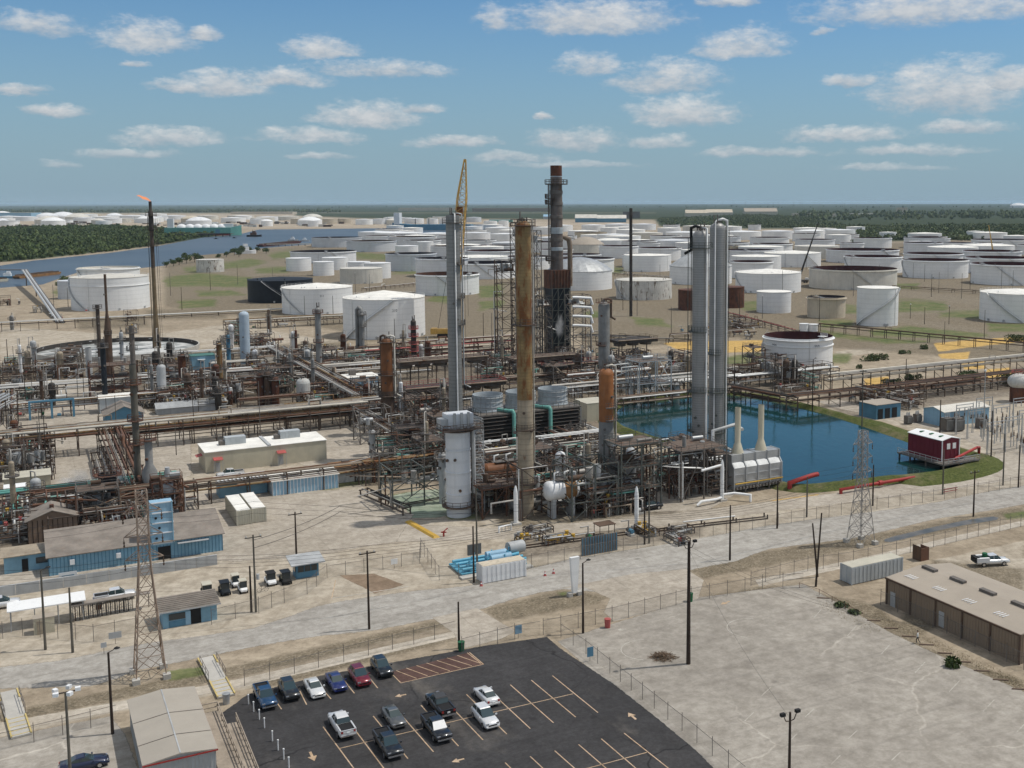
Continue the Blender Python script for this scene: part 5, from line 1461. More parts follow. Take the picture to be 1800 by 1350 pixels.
P1 = ('pipe', 'pipe2', 'pipe3', 'pipe3', 'piper', 'pipew', 'stained')
PW = ('pipew', 'pipe3', 'pipe', 'pipew')
PR = ('piper', 'pipe2', 'brown', 'pipe', 'piper')
PY = ('stained', 'pipe2', 'pipe3', 'pipe', 'piper')
rack('main two-level pipe rack crossing the plant in front of the gabled hut', (-60, 816), 94, h=6.2, w=8, levels=2, npipe=14, pal=PY)
rack('main pipe rack continuing from the control building to the rust orange column', (398, 765), 47, h=6.0, w=8, levels=2, npipe=13, pal=PY)
rack('lower black-brown pipe tray beside the main rack', (215, 788), 64, h=3.0, w=4, levels=1, npipe=8, pal=('piped', 'piper', 'pipe2', 'pipe'))
rack('upper pipe rack passing in front of the basin', (-40, 712), 80, h=4.6, w=6, levels=2, npipe=10, pal=PW)
rack('pipe rack behind the slim white cylinder stack', (240, 690), 62, h=4.5, w=5, levels=2, npipe=9, pal=P1)
rack('pale pipe rack in front of the round basin', (60, 668), 90, h=4.5, w=3, levels=1, npipe=4, pal=PW)
rack('diagonal pipe rack running down to the rust orange column', (640, 728), 118, h=5.5, w=7, levels=2, npipe=13, pal=P1, rz=UA + PI / 2)
rack('pipe rack stepping away beside the plant lane', (238, 895), 62, h=5.2, w=6, levels=2, npipe=11, pal=PR, rz=UA + PI / 2)
rack('low pipe tray sloping beside the plant lane', (205, 905), 50, h=2.2, w=3, levels=1, npipe=6, pal=PR, rz=UA + PI / 2)
rack('pipe rack with two teal cooling water lines', (-20, 912), 34, h=4.4, w=2.6, levels=1, npipe=4, pal=('teal', 'tealp'), rmax=.3)
rack('pipe rack beside the teal lines in front of the drum tower', (60, 912), 26, h=3.2, w=5, levels=2, npipe=10, pal=PR)
rack('brown pipe bridge passing the light blue walls', (300, 892), 45, h=4.4, w=3, levels=2, npipe=6, pal=('pipe2', 'piper', 'stained'), rmax=.38)
rack('brown pipe bridge from the rusty-roofed shed to the wide vessel', (640, 852), 16, h=4.6, w=2.6, levels=1, npipe=5, pal=('pipe2', 'stained', 'pipe3'), rmax=.4)
rack('twin white pipe rack in front of the furnace frame', (975, 720), 62, h=6, w=5, levels=2, npipe=5, pal=PW, rmax=.5)
rack('lower pipe rack along the far bank of the pond', (1000, 732), 58, h=3.6, w=4, levels=2, npipe=7, pal=('pipe', 'pipe2', 'piper', 'pipew'), rmax=.3)
rack('white pipe rack between the furnace and the pond corner', (1120, 700), 40, h=3.6, w=3, levels=1, npipe=4, pal=PW, rmax=.4)
rack('brown pipe rack slanting along the pond corner', (1272, 698), b=(1392, 722), h=3.6, w=5, levels=2, npipe=10, pal=('piper', 'brown', 'piped', 'pipe2'))
rack('rusty pipe rack beyond the pond with a cream pipe', (1392, 722), 95, h=4.2, w=5, levels=2, npipe=9, pal=('piper', 'brown', 'pipe3', 'piper', 'piped'), rmax=.35)
rack('pale topped pipe rack behind the rusty rack', (1455, 688), 105, h=5.0, w=4, levels=2, npipe=6, pal=('pipe3', 'pipe', 'piper', 'pipe2'), rmax=.4)
rack('dark pipe tray beside the substation', (1520, 712), 70, h=2.2, w=3, levels=1, npipe=5, pal=('piped', 'piper', 'brown'))
rack('pipe rack around the valve yard beside the maroon-lined open tank', (1290, 682), 42, h=3.6, w=5, levels=2, npipe=7, pal=PW)
rack('pipe rack behind the valve yard', (1280, 664), 30, h=3.0, w=3, levels=1, npipe=4, pal=PW)
rack('long brown pipeline on posts crossing the grass in front of the tall narrow tank', (1440, 583), b=(1830, 622), h=3.4, w=1.6, levels=1, npipe=3, pal=('brown', 'piper'), step=7, brace=False)
rack('long pipe track beneath the far open tanks', (1570, 508), b=(1830, 523), h=2.0, w=4, levels=1, npipe=5, pal=('pipe', 'pipe2', 'pipew'), step=14, brace=False)
rack('red pipe track beside the rust tanks', (1275, 556), b=(1400, 590), h=2.5, w=3, levels=1, npipe=4, pal=('pink', 'piper'), brace=False)
rack('pipe track winding past the stained white tank', (1010, 598), b=(1215, 606), h=2.2, w=4, levels=1, npipe=5, pal=('piped', 'pipe', 'brown'), step=10, brace=False)
rack('pipe track in front of the stained and domed tanks', (1050, 482), b=(1190, 492), h=2.0, w=4, levels=1, npipe=4, pal=PW, step=12, brace=False)
rack('pipe track between black tank and small white tanks', (640, 512), b=(738, 502), h=2.0, w=4, levels=1, npipe=4, pal=('brown', 'piper', 'pipew'), step=10, brace=False)
rack('silver low pipeline along the gate road', (896, 966), b=(1118, 936), h=.9, w=1.3, levels=1, npipe=1, pal=('pipew', 'galv'), step=7, brace=False, rmax=.45)
rack('silver low pipeline ending in a raised elbow past the valve station', (1120, 937), b=(1346, 911), h=.9, w=1.3, levels=1, npipe=1, pal=('pipew', 'galv'), step=7, brace=False, rmax=.45)
rack('white pipe bundle behind the white-rust drum', (945, 815), 19, h=5.8, w=2.4, levels=1, npipe=5, pal=('white', 'pipew'), rmax=.4)
rack('white pipe in front of the cooling tower', (838, 815), 11, h=4.6, w=1.4, levels=1, npipe=2, pal=('white', 'pipew'), rmax=.35)
rack('cream pipe run in front of the cooling tower', (945, 800), 20, h=3.2, w=2, levels=1, npipe=3, pal=('pipe3', 'pipe2'))
rack('pipe bridge between the cooling tower and the orange vessel', (1090, 800), 24, h=3.4, w=3, levels=1, npipe=4, pal=('pipe3', 'pipe2', 'pipew'), rz=UA + PI / 2)
rack('green pipes beside the orange vessel', (1075, 850), 14, h=8, w=2, levels=1, npipe=3, pal=('tealp', 'galv'), rmax=.3)
rack('riverside pipe rack ending at the sloping pipe bundle', (-30, 585), 70, h=4.2, w=3, levels=1, npipe=3, pal=PW, rmax=.4)
rack('pale pipeline below the big riverside tank', (30, 572), 150, h=1.6, w=2, levels=1, npipe=3, pal=PW, step=14, brace=False)
rack('pipe rack yard behind the pale blue column', (395, 580), 80, h=4, w=7, levels=2, npipe=11, pal=P1)
rack('pipe rack behind the slim grey column', (455, 650), 58, h=4.2, w=6, levels=2, npipe=10, pal=P1)
rack('pipe rack below the slim twin-pipe tower', (560, 668), 50, h=4.2, w=5, levels=2, npipe=9, pal=PW)
rack('scaffold-like pipe rack beside the red-platformed column', (640, 640), 60, h=5, w=5, levels=3, npipe=6, pal=('brown', 'pink', 'piper'))
rack('pipe rack running under the rust drum row', (420, 722), 40, h=3, w=5, levels=1, npipe=8, pal=PR)
rack('grey pipe tray at the corner of the control building', (523, 800), b=(495, 770), h=2.4, w=1.4, levels=1, npipe=2, pal=PW, rmax=.3)
rack('white pipe on posts behind the control building', (505, 762), 25, h=4.2, w=1.2, levels=1, npipe=2, pal=('white', 'pipew'), rmax=.35)
rack('pipe lines on the green ground beside the road', (640, 872), b=(715, 905), h=1.4, w=1.6, levels=1, npipe=3, pal=('grey', 'dark'), rmax=.4)
rack('white pipe crossing to the wide vessel base', (700, 892), b=(785, 876), h=1.1, w=1.0, levels=1, npipe=1, pal=('white',), rmax=.3)
rack('tilted silver pipe bundle near the lane', (-20, 770), b=(22, 745), h=8, w=3, levels=2, npipe=6, pal=('galv', 'pipew'))
rack('pipe rack along the river side edge of the plant', (-30, 760), 30, h=6, w=5, levels=3, npipe=8, pal=P1, rz=UA + PI / 2)

# inclined pipe bundle by the river bank
A, B = G(40, 500), G(100, 568)
T = thing('pipe_bundle', 'steep bundle of silver pipes sloping down by the river', 'pipes', (B.x, B.y, 0))
for k in range(6): MB().path([(0 + k * .8, 0, .5), (A.x - B.x + k * .8, A.y - B.y, 11), (A.x - B.x - 30 + k * .8, A.y - B.y - 6, 11.4)], .35, 6).build('pipe', M[('galv', 'pipew', 'steel2')[k % 3]], T)
for f in (.3, .6, .95): MB().cyl((2 + (A.x - B.x) * f, (A.y - B.y) * f, 0), (2 + (A.x - B.x) * f, (A.y - B.y) * f, .5 + 10.5 * f), .4, n=6).build('post', M['steel'], T)


# ---------------------------------------------------------------- smaller plant: drums, exchangers, pumps, manifolds, each a thing of its own
def mk_exch(mat='pipe'):
    def f(T):
        r, L = .55, 4.6
        MB().cyl((0, 0, 1.5), (L, 0, 1.5), r, n=14).build('shell', M[mat], T)
        MB().cyl((-.15, 0, 1.5), (.25, 0, 1.5), r * 1.3, n=14).build('channel_flange', M['steel2'], T)
        for x in (1, L - 1): MB().box((x, 0, .5), (.4, .9, 1.0)).build('saddle', M['conc'], T)
        MB().path([(L * .7, 0, 1.9), (L * .7, 0, 3.2), (L * .7, 1.5, 3.2)], .16, 6).build('nozzle_pipe', M['pipew'], T)
    return f


def mk_vessel(mat, h=6.0, r=.8):
    def f(T):
        MB().lathe([(r * .9, 0), (r * .9, h * .2), (r, h * .22), (r, h * .9)], 16).build('shell', M[mat], T)
        MB().lathe([(r * a, h * .9 + r * c) for a, c in DOME], 16).build('top_head', M[mat], T)
        p = MB().lathe([(r, h * .72), (r + .8, h * .72), (r + .8, h * .70), (r, h * .70)], 12).build('platform', M['steel2'], T)
        MB().ringrail(r + .75, h * .72, 1.1, 8, t=.05).build('railing', M['steel2'], p)
        MB().path([(0, 0, h * .9 + r * .7), (0, 0, h + 1.2), (r + .4, 0, h + 1.2), (r + .4, 0, h * .3), (r + 1.6, 0, h * .3)], .14, 6).build('overhead_pipe', M['pipe'], T)
    return f


def mk_pump(col):
    def f(T):
        MB().box((0, 0, .2), (2.2, .9, .4)).build('base', M['conc'], T)
        MB().cyl((-.9, 0, .85), (.1, 0, .85), .38, n=12).build('motor', M[col], T)
        MB().cyl((.3, 0, .85), (.8, 0, .85), .45, n=12).build('casing', M['steel2'], T)
        MB().path([(.55, 0, 1.2), (.55, 0, 2.6), (.55, 1.6, 2.6)], .14, 6).build('discharge_pipe', M['pipe'], T)
    return f


def mk_manifold(seed, pal, w=6.0, d=4.0, h=4.0, n=9):
    def f(T):
        q = random.Random(seed)
        for i in range(n):
            x, y, z = q.uniform(-w / 2, w / 2), q.uniform(-d / 2, d / 2), q.uniform(.5, h)
            x2, y2 = q.uniform(-w / 2, w / 2), q.uniform(-d / 2, d / 2)
            k = q.random(); r = q.choice((.07, .1, .14, .2))
            if k < .4: pts = [(x, y, 0), (x, y, z), (x2, y, z), (x2, y, max(.2, z - q.uniform(.5, 2)))]
            elif k < .75: pts = [(-w / 2, y, z), (x, y, z), (x, y2, z), (w / 2, y2, z)]
            else: pts = [(x, y, 0), (x, y, z), (x, y2, z), (x, y2, 0)]
            MB().path(pts, r, 6).build('pipe', M[q.choice(pal)], T)
        fr = MB()
        for x in (-w / 2, w / 2):
            for y in (-d / 2, d / 2): fr.cyl((x, y, 0), (x, y, h), .1, n=4)
        for z in (h * .5, h):
            for x in (-w / 2, w / 2): fr.cyl((x, -d / 2, z), (x, d / 2, z), .09, n=4)
            for y in (-d / 2, d / 2): fr.cyl((-w / 2, y, z), (w / 2, y, z), .09, n=4)
        fr.build('frame', M['steel'], T)
        for i in range(4):
            x, y, z = q.uniform(-w / 2, w / 2), q.uniform(-d / 2, d / 2), q.uniform(.6, h)
            MB().cyl((x, y, z), (x, y, z + .5), .32, n=10).box((x, y, z + .55), (.6, .6, .1)).build('valve', M[q.choice(('steel2', 'pink', 'lgrey', 'yellow', 'brown'))], T)
    return f


PROTO = {}


def place(kind, key, fn, name, label, cat, p, rz, group):
    if key not in PROTO:
        T = thing(name, label, cat, p, rz, group); fn(T); PROTO[key] = T
    else: T = dup(PROTO[key], p, rz, label, group)
    return T


VM = ['lgrey', 'rustvessel', 'brown', 'grey', 'stained2', 'white2', 'piped']
VD = dict(lgrey='pale grey', rustvessel='rust brown', brown='dark brown', grey='grey', stained2='tan stained', white2='white', piped='black', pipe='dull silver', pipe2='tan rusty', pipew='white', piper='rusty')
BUSY = [(680, 770, 14), (803, 905, 30), (925, 905, 26), (1066, 840, 22), (534, 709, 18), (193, 910, 24), (286, 713, 14), (353, 655, 40), (190, 735, 62), (960, 905, 36), (190, 735, 48), (430, 820, 100), (615, 680, 45)]
# (x0, x1, y0, y1, count of manifolds, exchangers, vessels, pumps, where)
ZONES = [(0, 150, 640, 672, 5, 3, 4, 3, 'near the basin edge'), (0, 110, 690, 735, 6, 3, 3, 4, 'beside the plant lane'), (5, 75, 770, 860, 8, 3, 3, 4, 'by the lane near the teal lines'), (0, 90, 885, 950, 7, 3, 2, 4, 'behind the brown shed'),
         (100, 260, 885, 940, 8, 3, 0, 4, 'below the black drum tower'), (255, 345, 640, 672, 6, 3, 3, 3, 'behind the light blue shed'), (255, 420, 690, 722, 12, 6, 8, 6, 'around the grey cylinder vessel'), (420, 520, 640, 690, 8, 4, 4, 4, 'near the pale blue column'),
         (400, 500, 570, 612, 7, 4, 3, 2, 'behind the pale blue column'), (500, 660, 618, 665, 12, 6, 7, 5, 'around the slim grey column'), (545, 640, 685, 722, 6, 4, 2, 4, 'beside the diagonal rack'), (640, 760, 618, 650, 7, 3, 3, 3, 'by the red-platformed column'),
         (640, 790, 715, 770, 10, 6, 4, 6, 'around the rust orange column'), (690, 790, 770, 850, 12, 6, 3, 6, 'between the rust column and the wide vessel'), (845, 990, 640, 672, 8, 4, 3, 3, 'under the furnace'), (990, 1130, 620, 700, 12, 6, 5, 5, 'beside the grey furnace column'),
         (850, 1040, 790, 835, 9, 6, 2, 5, 'in front of the cooling tower'), (850, 940, 850, 905, 5, 3, 1, 4, 'below the orange drum'), (975, 1130, 840, 905, 10, 6, 3, 8, 'by the gate road frames'), (1100, 1215, 640, 690, 7, 4, 3, 3, 'behind the pond'),
         (1180, 1290, 820, 868, 6, 4, 1, 5, 'under the twin columns'), (1300, 1440, 640, 692, 7, 4, 2, 4, 'in the valve yard by the maroon-lined tank'), (1490, 1620, 700, 715, 3, 3, 0, 3, 'beside the substation rack'), (930, 1240, 935, 955, 6, 0, 0, 2, 'in the fenced valve strip'),
         (0, 240, 520, 600, 3, 2, 1, 2, 'near the big riverside tank'), (1190, 1330, 570, 600, 3, 2, 0, 2, 'near the yellow sand')]
for zi, (x0, x1, y0, y1, nm, ne, nv, npump, where) in enumerate(ZONES):
    q = random.Random(100 + zi)
    def spot():
        for _ in range(30):
            u, v = q.uniform(x0, x1), q.uniform(y0, y1)
            if all(math.hypot(u - a, (v - b) * 1.8) > r for a, b, r in BUSY): return u, v
        return u, v
    low = 'strip' in where or 'pond' in where and False
    for i in range(nm if low else round(nm * 1.35)):
        u, v = spot(); s = q.randrange(7 if not low else 2); s2 = q.randrange(2)
        key = ('m', s, low, s2)
        pal = [P1, PR, PW, ('pipe2', 'piper', 'piped'), ('galv', 'pipe', 'pipew'), ('steel2', 'pipe3', 'tealp'), ('brown', 'piper', 'pipe')][s] if not low else [('yellow', 'pipew', 'galv'), ('palyel', 'lgrey', 'pipe')][s]
        ds = ['mixed tan', 'rusty brown', 'white', 'dark rusty', 'silver', 'grey and teal', 'brown'][s] if not low else ['yellow and silver', 'pale yellow and grey'][s]
        place('m', key, mk_manifold(s * 13 + 5 + s2, pal, [8, 10, 7, 9, 8, 7, 12][s] if not low else 5, [5, 6, 5, 4, 6, 5, 6][s] if not low else 2.4, ([4, 5.5, 3.5, 6, 4.5, 5, 3.5][s]) if not low else 1.2, 22 if not low else 9), 'pipe_manifold', f'{ds} pipe manifold {where}', 'pipework', G(u, v), UA + q.choice((0, PI / 2)), 'small pipe manifolds')
    for i in range(round(ne * 1.3)):
        u, v = spot(); m_ = q.choice(('pipe', 'pipe2', 'pipew', 'piper'))
        place('e', ('e', m_), mk_exch(m_), 'heat_exchanger', f'{VD[m_]} heat exchanger {where}', 'heat exchanger', G(u, v), UA + q.choice((0, PI / 2)), 'shell heat exchangers')
    for i in range(round(nv * 1.1)):
        u, v = spot(); m_ = q.choice(VM); hh = q.choice((5.0, 7.0, 9.5, 13.0))
        place('v', ('v', m_, hh), mk_vessel(m_, hh, (.5 if hh > 12 else .6 + hh * .05)), 'vertical_vessel', f'{"very tall slim" if hh > 10 else "tall" if hh > 8 else "short" if hh < 6 else "mid-size"} {VD[m_]} vertical vessel {where}', 'vessel', G(u, v), q.uniform(0, 6), 'small vertical vessels')
    for i in range(npump):
        u, v = spot(); m_ = q.choice(('blue', 'green', 'lgrey', 'pink'))
        place('p', ('p', m_), mk_pump(m_), 'process_pump', f'{dict(blue="blue", green="green", lgrey="grey", pink="red")[m_]} motor pump {where}', 'pump', G(u, v), UA + q.choice((0, PI / 2)), 'process pumps')

# more racks and frames that fill the units
for (lab, a, L, h, w, lv, npp, pal, rz) in (('pipe rack close in front of the needle-tipped stack', (20, 738), 60, 4.2, 4, 2, 8, P1, None), ('pipe rack among the rust brown and grey vessels', (245, 712), 44, 3.6, 4, 2, 8, PR, None), ('low pipe track before the pale blue column', (370, 655), 50, 3.2, 5, 2, 9, P1, None),
    ('pipe rack across the yard behind the white flat-topped hut', (520, 682), 46, 4.0, 4, 2, 8, P1, None), ('pipe rack beneath the rust orange column', (620, 742), 30, 4.4, 5, 2, 9, PR, None), ('short pipe rack beside the wide vessel', (660, 800), 24, 3.8, 4, 2, 8, ('pipe2', 'tealp', 'pipe3'), None), ('brown pipe rack stepping down to the yard', (700, 790), 30, 4.2, 4, 2, 8, PR, UA + PI / 2),
    ('pipe rack along the river edge lane', (18, 745), 34, 4, 4, 2, 8, P1, UA + PI / 2), ('dark pipe rack behind the drum tower', (60, 935), 24, 4, 4, 2, 9, PR, None), ('rusty pipe rack below the blue panel tower', (150, 915), 20, 5, 5, 3, 8, PR, None), ('pipe rack under the orange drum', (838, 888), 20, 4, 4, 2, 8, ('piper', 'pipe2', 'tealp'), None), ('pipe rack under the white-rust drum', (960, 905), 22, 3.2, 4, 2, 8, ('galv', 'pipe2', 'pipew', 'piper'), None),
    ('pipe rack in front of the grey furnace column', (1000, 690), 36, 5, 5, 3, 8, P1, None), ('dark pipe rack below the furnace', (890, 690), 34, 4.4, 5, 3, 8, PR, None), ('pipe rack near the cooling tower foot', (850, 830), 26, 4.2, 4, 2, 8, P1, None), ('upright pipe rack beside the silver furnace', (1180, 850), 16, 4, 4, 2, 8, ('galv', 'pipe2', 'pipew'), None), ('pipe rack behind the stained tank track', (1180, 600), 40, 2.6, 3, 1, 5, PR, None),
    ('pipe run behind the red-platformed column', (700, 622), 50, 4, 4, 2, 8, PR, None), ('pipe run beside the basin rim', (290, 640), 40, 3.8, 3, 2, 6, PW, None)):
    rack(lab, a, L, h=h, w=w, levels=lv, npipe=npp, pal=pal, rz=rz)
q = random.Random(77)
fr0 = [frame_tower('small rusty pipe frame amid the process units', 300, 700, 668, 6, 5, 2, 'piper', decks=False, group='small frames in the units'), frame_tower('small grey pipe frame amid the process units', 520, 660, 622, 7, 5, 2, 'steel2', group='small frames in the units'), frame_tower('small dark pipe frame amid the process units', 60, 800, 750, 6, 5, 2, 'steel', decks=False, group='small frames in the units')]
for (x0, x1, y0, y1, n) in ((0, 150, 645, 730, 7), (250, 440, 645, 715, 9), (440, 660, 620, 720, 12), (640, 790, 690, 830, 9), (5, 70, 775, 850, 4), (40, 250, 890, 935, 5), (860, 1120, 640, 690, 8), (860, 1120, 830, 895, 6), (1300, 1440, 645, 690, 4), (1180, 1240, 800, 860, 2)):
    for _ in range(n):
        for _ in range(30):
            u, v = q.uniform(x0, x1), q.uniform(y0, y1)
            if all(math.hypot(u - a, (v - b) * 1.8) > r for a, b, r in BUSY): break
        k = q.randrange(3); dup(fr0[k], G(u, v), UA + q.choice((0, PI / 2)), fr0[k]['label'])
# ---------------------------------------------------------------- buildings
def ribs(mb, x0, x1, y, z0, z1, step, d=.06, axis='x', w=.12):
    n = max(1, int((x1 - x0) / step))
    for i in range(n + 1):
        x = x0 + (x1 - x0) * i / n
        if axis == 'x': mb.box((x, y, (z0 + z1) / 2), (w, d, z1 - z0))
        else: mb.box((y, x, (z0 + z1) / 2), (d, w, z1 - z0))


def building(name, label, cat, a, L, D, h, wall, roof, kind='flat', rise=0.0, over=.3, rz=UA, ridge='x', ribstep=None, ribm=None, z=0.0, parapet=0.0):
    A = G(a[0], a[1], z); T = thing(name, label, cat, (A.x, A.y, 0), rz)
    w = MB().prism([(0, 0), (L, 0), (L, D), (0, D)], 0, h, top=(kind == 'flat'))
    o = over
    if kind == 'gable' and ridge == 'x':
        for x in (0, L): w.ngon([(x, 0, h), (x, D / 2, h + rise), (x, D, h)] if x == 0 else [(x, D, h), (x, D / 2, h + rise), (x, 0, h)])
    elif kind == 'gable':
        for y in (0, D): w.ngon([(0, y, h), (L, y, h), (L / 2, y, h + rise)])
    elif kind == 'shed':
        for x in (0, L): w.ngon([(x, 0, h), (x, D, h), (x, D, h + rise)])
        w.quad((0, D, h), (L, D, h), (L, D, h + rise), (0, D, h + rise))
    wo = w.build('wall', M[wall], T)
    if ribstep:
        q = MB(); ribs(q, 0, L, -.03, 0, h, ribstep); ribs(q, 0, D, -.03, 0, h, ribstep, axis='y'); ribs(q, 0, D, L + .03, 0, h, ribstep, axis='y')
        q.build('wall_rib', M[ribm or wall], wo)
    r = MB(); t = .14
    def slab(p):
        b_ = [(x, y, zz) for x, y, zz in p]; r.hexa(b_ + [(x, y, zz + t) for x, y, zz in p])
    if kind == 'flat':
        slab([(-o, -o, h + .003), (L + o, -o, h + .003), (L + o, D + o, h + .003), (-o, D + o, h + .003)])
        if parapet:
            for c, s in (((L / 2, -o + .1, h + t + parapet / 2), (L + 2 * o, .2, parapet)), ((L / 2, D + o - .1, h + t + parapet / 2), (L + 2 * o, .2, parapet)), ((-o + .1, D / 2, h + t + parapet / 2), (.2, D + 2 * o - .4, parapet)), ((L + o - .1, D / 2, h + t + parapet / 2), (.2, D + 2 * o - .4, parapet))): r.box(c, s)
    elif kind == 'gable' and ridge == 'x':
        k = rise / (D / 2)
        slab([(-o, -o, h - o * k), (L + o, -o, h - o * k), (L + o, D / 2, h + rise), (-o, D / 2, h + rise)])
        slab([(-o, D / 2, h + rise), (L + o, D / 2, h + rise), (L + o, D + o, h - o * k), (-o, D + o, h - o * k)])
    elif kind == 'gable':
        k = rise / (L / 2)
        slab([(-o, -o, h - o * k), (L / 2, -o, h + rise), (L / 2, D + o, h + rise), (-o, D + o, h - o * k)])
        slab([(L / 2, -o, h + rise), (L + o, -o, h - o * k), (L + o, D + o, h - o * k), (L / 2, D + o, h + rise)])
    elif kind == 'shed':
        k = rise / D
        slab([(-o, -o, h - o * k), (L + o, -o, h - o * k), (L + o, D + o, h + rise + o * k), (-o, D + o, h + rise + o * k)])
    ro = r.build('roof', M[roof], T)
    return T, ro


def front(T, name, x, z, w, h, mat, y=-.06, side='f', L=0):
    mb = MB()
    if side == 'f': mb.box((x, y, z + h / 2), (w, .08, h))
    elif side == 'l': mb.box((-.06, x, z + h / 2), (.08, w, h))
    else: mb.box((L + .06, x, z + h / 2), (.08, w, h))
    return mb.build(name, M[mat], T)


# tan warehouse along the empty lot (long side faces the lot)
A = G(1792, 1168); T, ro = building('warehouse', 'long tan metal warehouse with roof skylights beside the empty lot', 'warehouse', (1792, 1168), 13.0, 24.6, 4.0, 'tanwall', 'tanroof', 'gable', .7, .15, ridge='y', ribstep=.5)
for i in range(6): MB().box((-.1, 24.6 * i / 5, 2.0), (.16, .28, 4.0)).build('downpipe', M['brown'], T)
MB().box((-.2, 12.3, 3.98), (.22, 25.0, .25)).build('gutter', M['brown'], T)
front(T, 'door', 23.3, 0, 1.0, 2.2, 'lgrey', side='l'); front(T, 'door', 13.6, .3, 1.0, 2.2, 'lgrey', side='l')
for i in range(4):
    y = 22.5 - i * 5.6
    s = MB().box((6.5, y, 5.0), (.8, 2.6, .36)).build('ridge_vent', M['steel2'], T)
    for k in range(4): MB().box((3.0, y - 1.0 + k * .5, 4.46 + .0), (2.2, .12, .06)).build('skylight', M['white2'], T)
# office with wooden deck
h = 3.4; A = G(250, 1348, h)
T, ro = building('office_building', 'grey-roofed white office with red trim and a wooden deck ramp', 'building', (0, 0), 6.8, 16.2, h, 'contb', 'greyroof', 'gable', .4, .25, ridge='y', ribstep=.4, ribm='lgrey')
A = A + (UX + VX) * .25; T.location = (A.x, A.y, 0)
MB().box((3.4, -.28, h - .02), (7.3, .07, .14)).build('gable_trim', M['red'], T); MB().box((7.06, 8.1, h - .12), (.07, 16.2, .16)).build('eave_trim', M['red'], T)
for y in (4.2, 9.8):
    q = MB()
    for x0, z0, x1, z1 in ((-.2, h + .13, 3.35, h + .55), (3.45, h + .55, 7.0, h + .13)): q.cyl((x0, y, z0), (x1, y, z1), .05, n=4)
    q.build('roof_seam', M['steel2'], T)
MB().box((3.4, 8.1, h + .555), (.14, 16.6, .04)).build('ridge_cap', M['lgrey'], T)
front(T, 'door', 6, .5, 1, 2.1, 'white', side='r', L=6.8); front(T, 'window', 10, 1.2, 1.2, 1.1, 'glaze', side='r', L=6.8)
deck = thing('deck_ramp', 'wooden access deck and ramp with railings beside the office', 'deck', Vector(T.location) - UX * 2.5, UA)
MB().box((10.75, 6.5, .55), (2.2, 17, .12)).build('floor', M['plank'], deck)
MB().rail([(11.8, -2, .6), (11.8, 12, .6), (11.8, 14.9, .6), (9.8, 14.9, .6)], 1.1, .07, 1.5).build('railing', M['plank'], deck)
rr = MB().hexa([(12.0, -4, 0), (13.2, -4, 0), (13.2, 11, .5), (12.0, 11, .5), (12.0, -4, .1), (13.2, -4, .1), (13.2, 11, .6), (12.0, 11, .6)]).build('ramp', M['plank'], deck)
MB().rail([(13.2, -4, .1), (13.2, 11, .6)], 1.1, .07, 1.5).build('railing', M['plank'], rr)
for y in (-1, 3, 7, 11, 14.5):
    for x in (9.9, 11.7): MB().box((x, y, .25), (.14, .14, .5)).build('post', M['plank'], deck)
# blue gatehouse
T, ro = building('gatehouse', 'blue gatehouse with a grey planked flat roof and a dark open door', 'gatehouse', (287, 1106), 7.3, 4.4, 2.5, 'blue2', 'oldroof', 'shed', .35, .5)
for i in range(8): MB().box((3.65, -.2 + i * .62, 2.72 + i * .052), (8.2, .06, .05)).build('roof_batten', M['poleg'], ro)
MB().box((3.65, -.56, 2.5), (8.3, .06, .16)).build('fascia', M['lgrey'], T)
front(T, 'doorway', 4.35, .05, 1.5, 2.2, 'dark', y=-.03); front(T, 'window', 1.9, 1.1, 2.2, .9, 'glaze'); front(T, 'lower_panel', 1.9, .1, 2.2, .8, 'blue')
front(T, 'door', 3.35, .05, .7, 2.0, 'blue3')
# blue guard booth
T, ro = building('guard_booth', 'small blue guard booth with a wide pale overhanging roof', 'booth', (521, 1018), 3.6, 2.4, 2.5, 'blue', 'lgrey', 'shed', .3, .9)
for i in range(3): front(T, 'window', .75 + i * 1.05, 1.05, .9, .95, 'glaze')
front(T, 'window', 1.2, 1.05, 1.6, .95, 'glaze', side='l'); front(T, 'door', 1.2, .05, .8, 2.0, 'blue3', side='r', L=3.6)
# white canopy with tan box
A = G(20, 1112); T = thing('canopy', 'white flat canopy on thin posts by the turnstiles', 'canopy', (A.x, A.y, 0), UA)
MB().hexa([(-.4, 0, 2.9), (9.6, 0, 2.9), (9.6, 3.6, 3.1), (-.4, 3.6, 3.1), (-.4, 0, 3.05), (9.6, 0, 3.05), (9.6, 3.6, 3.25), (-.4, 3.6, 3.25)]).build('roof', M['white'], T)
for x in (0, 3, 6, 9.2):
    for y in (.2, 3.4): MB().cyl((x, y, 0), (x, y, 2.95), .06, n=6).build('post', M['lgrey'], T)
T, _ = building('kiosk', 'tan kiosk box standing under the white canopy', 'kiosk', (60, 1117), 2.6, 1.6, 2.2, 'beige', 'tanroof', over=.05)
front(T, 'door', .8, .05, .8, 1.9, 'stained2')
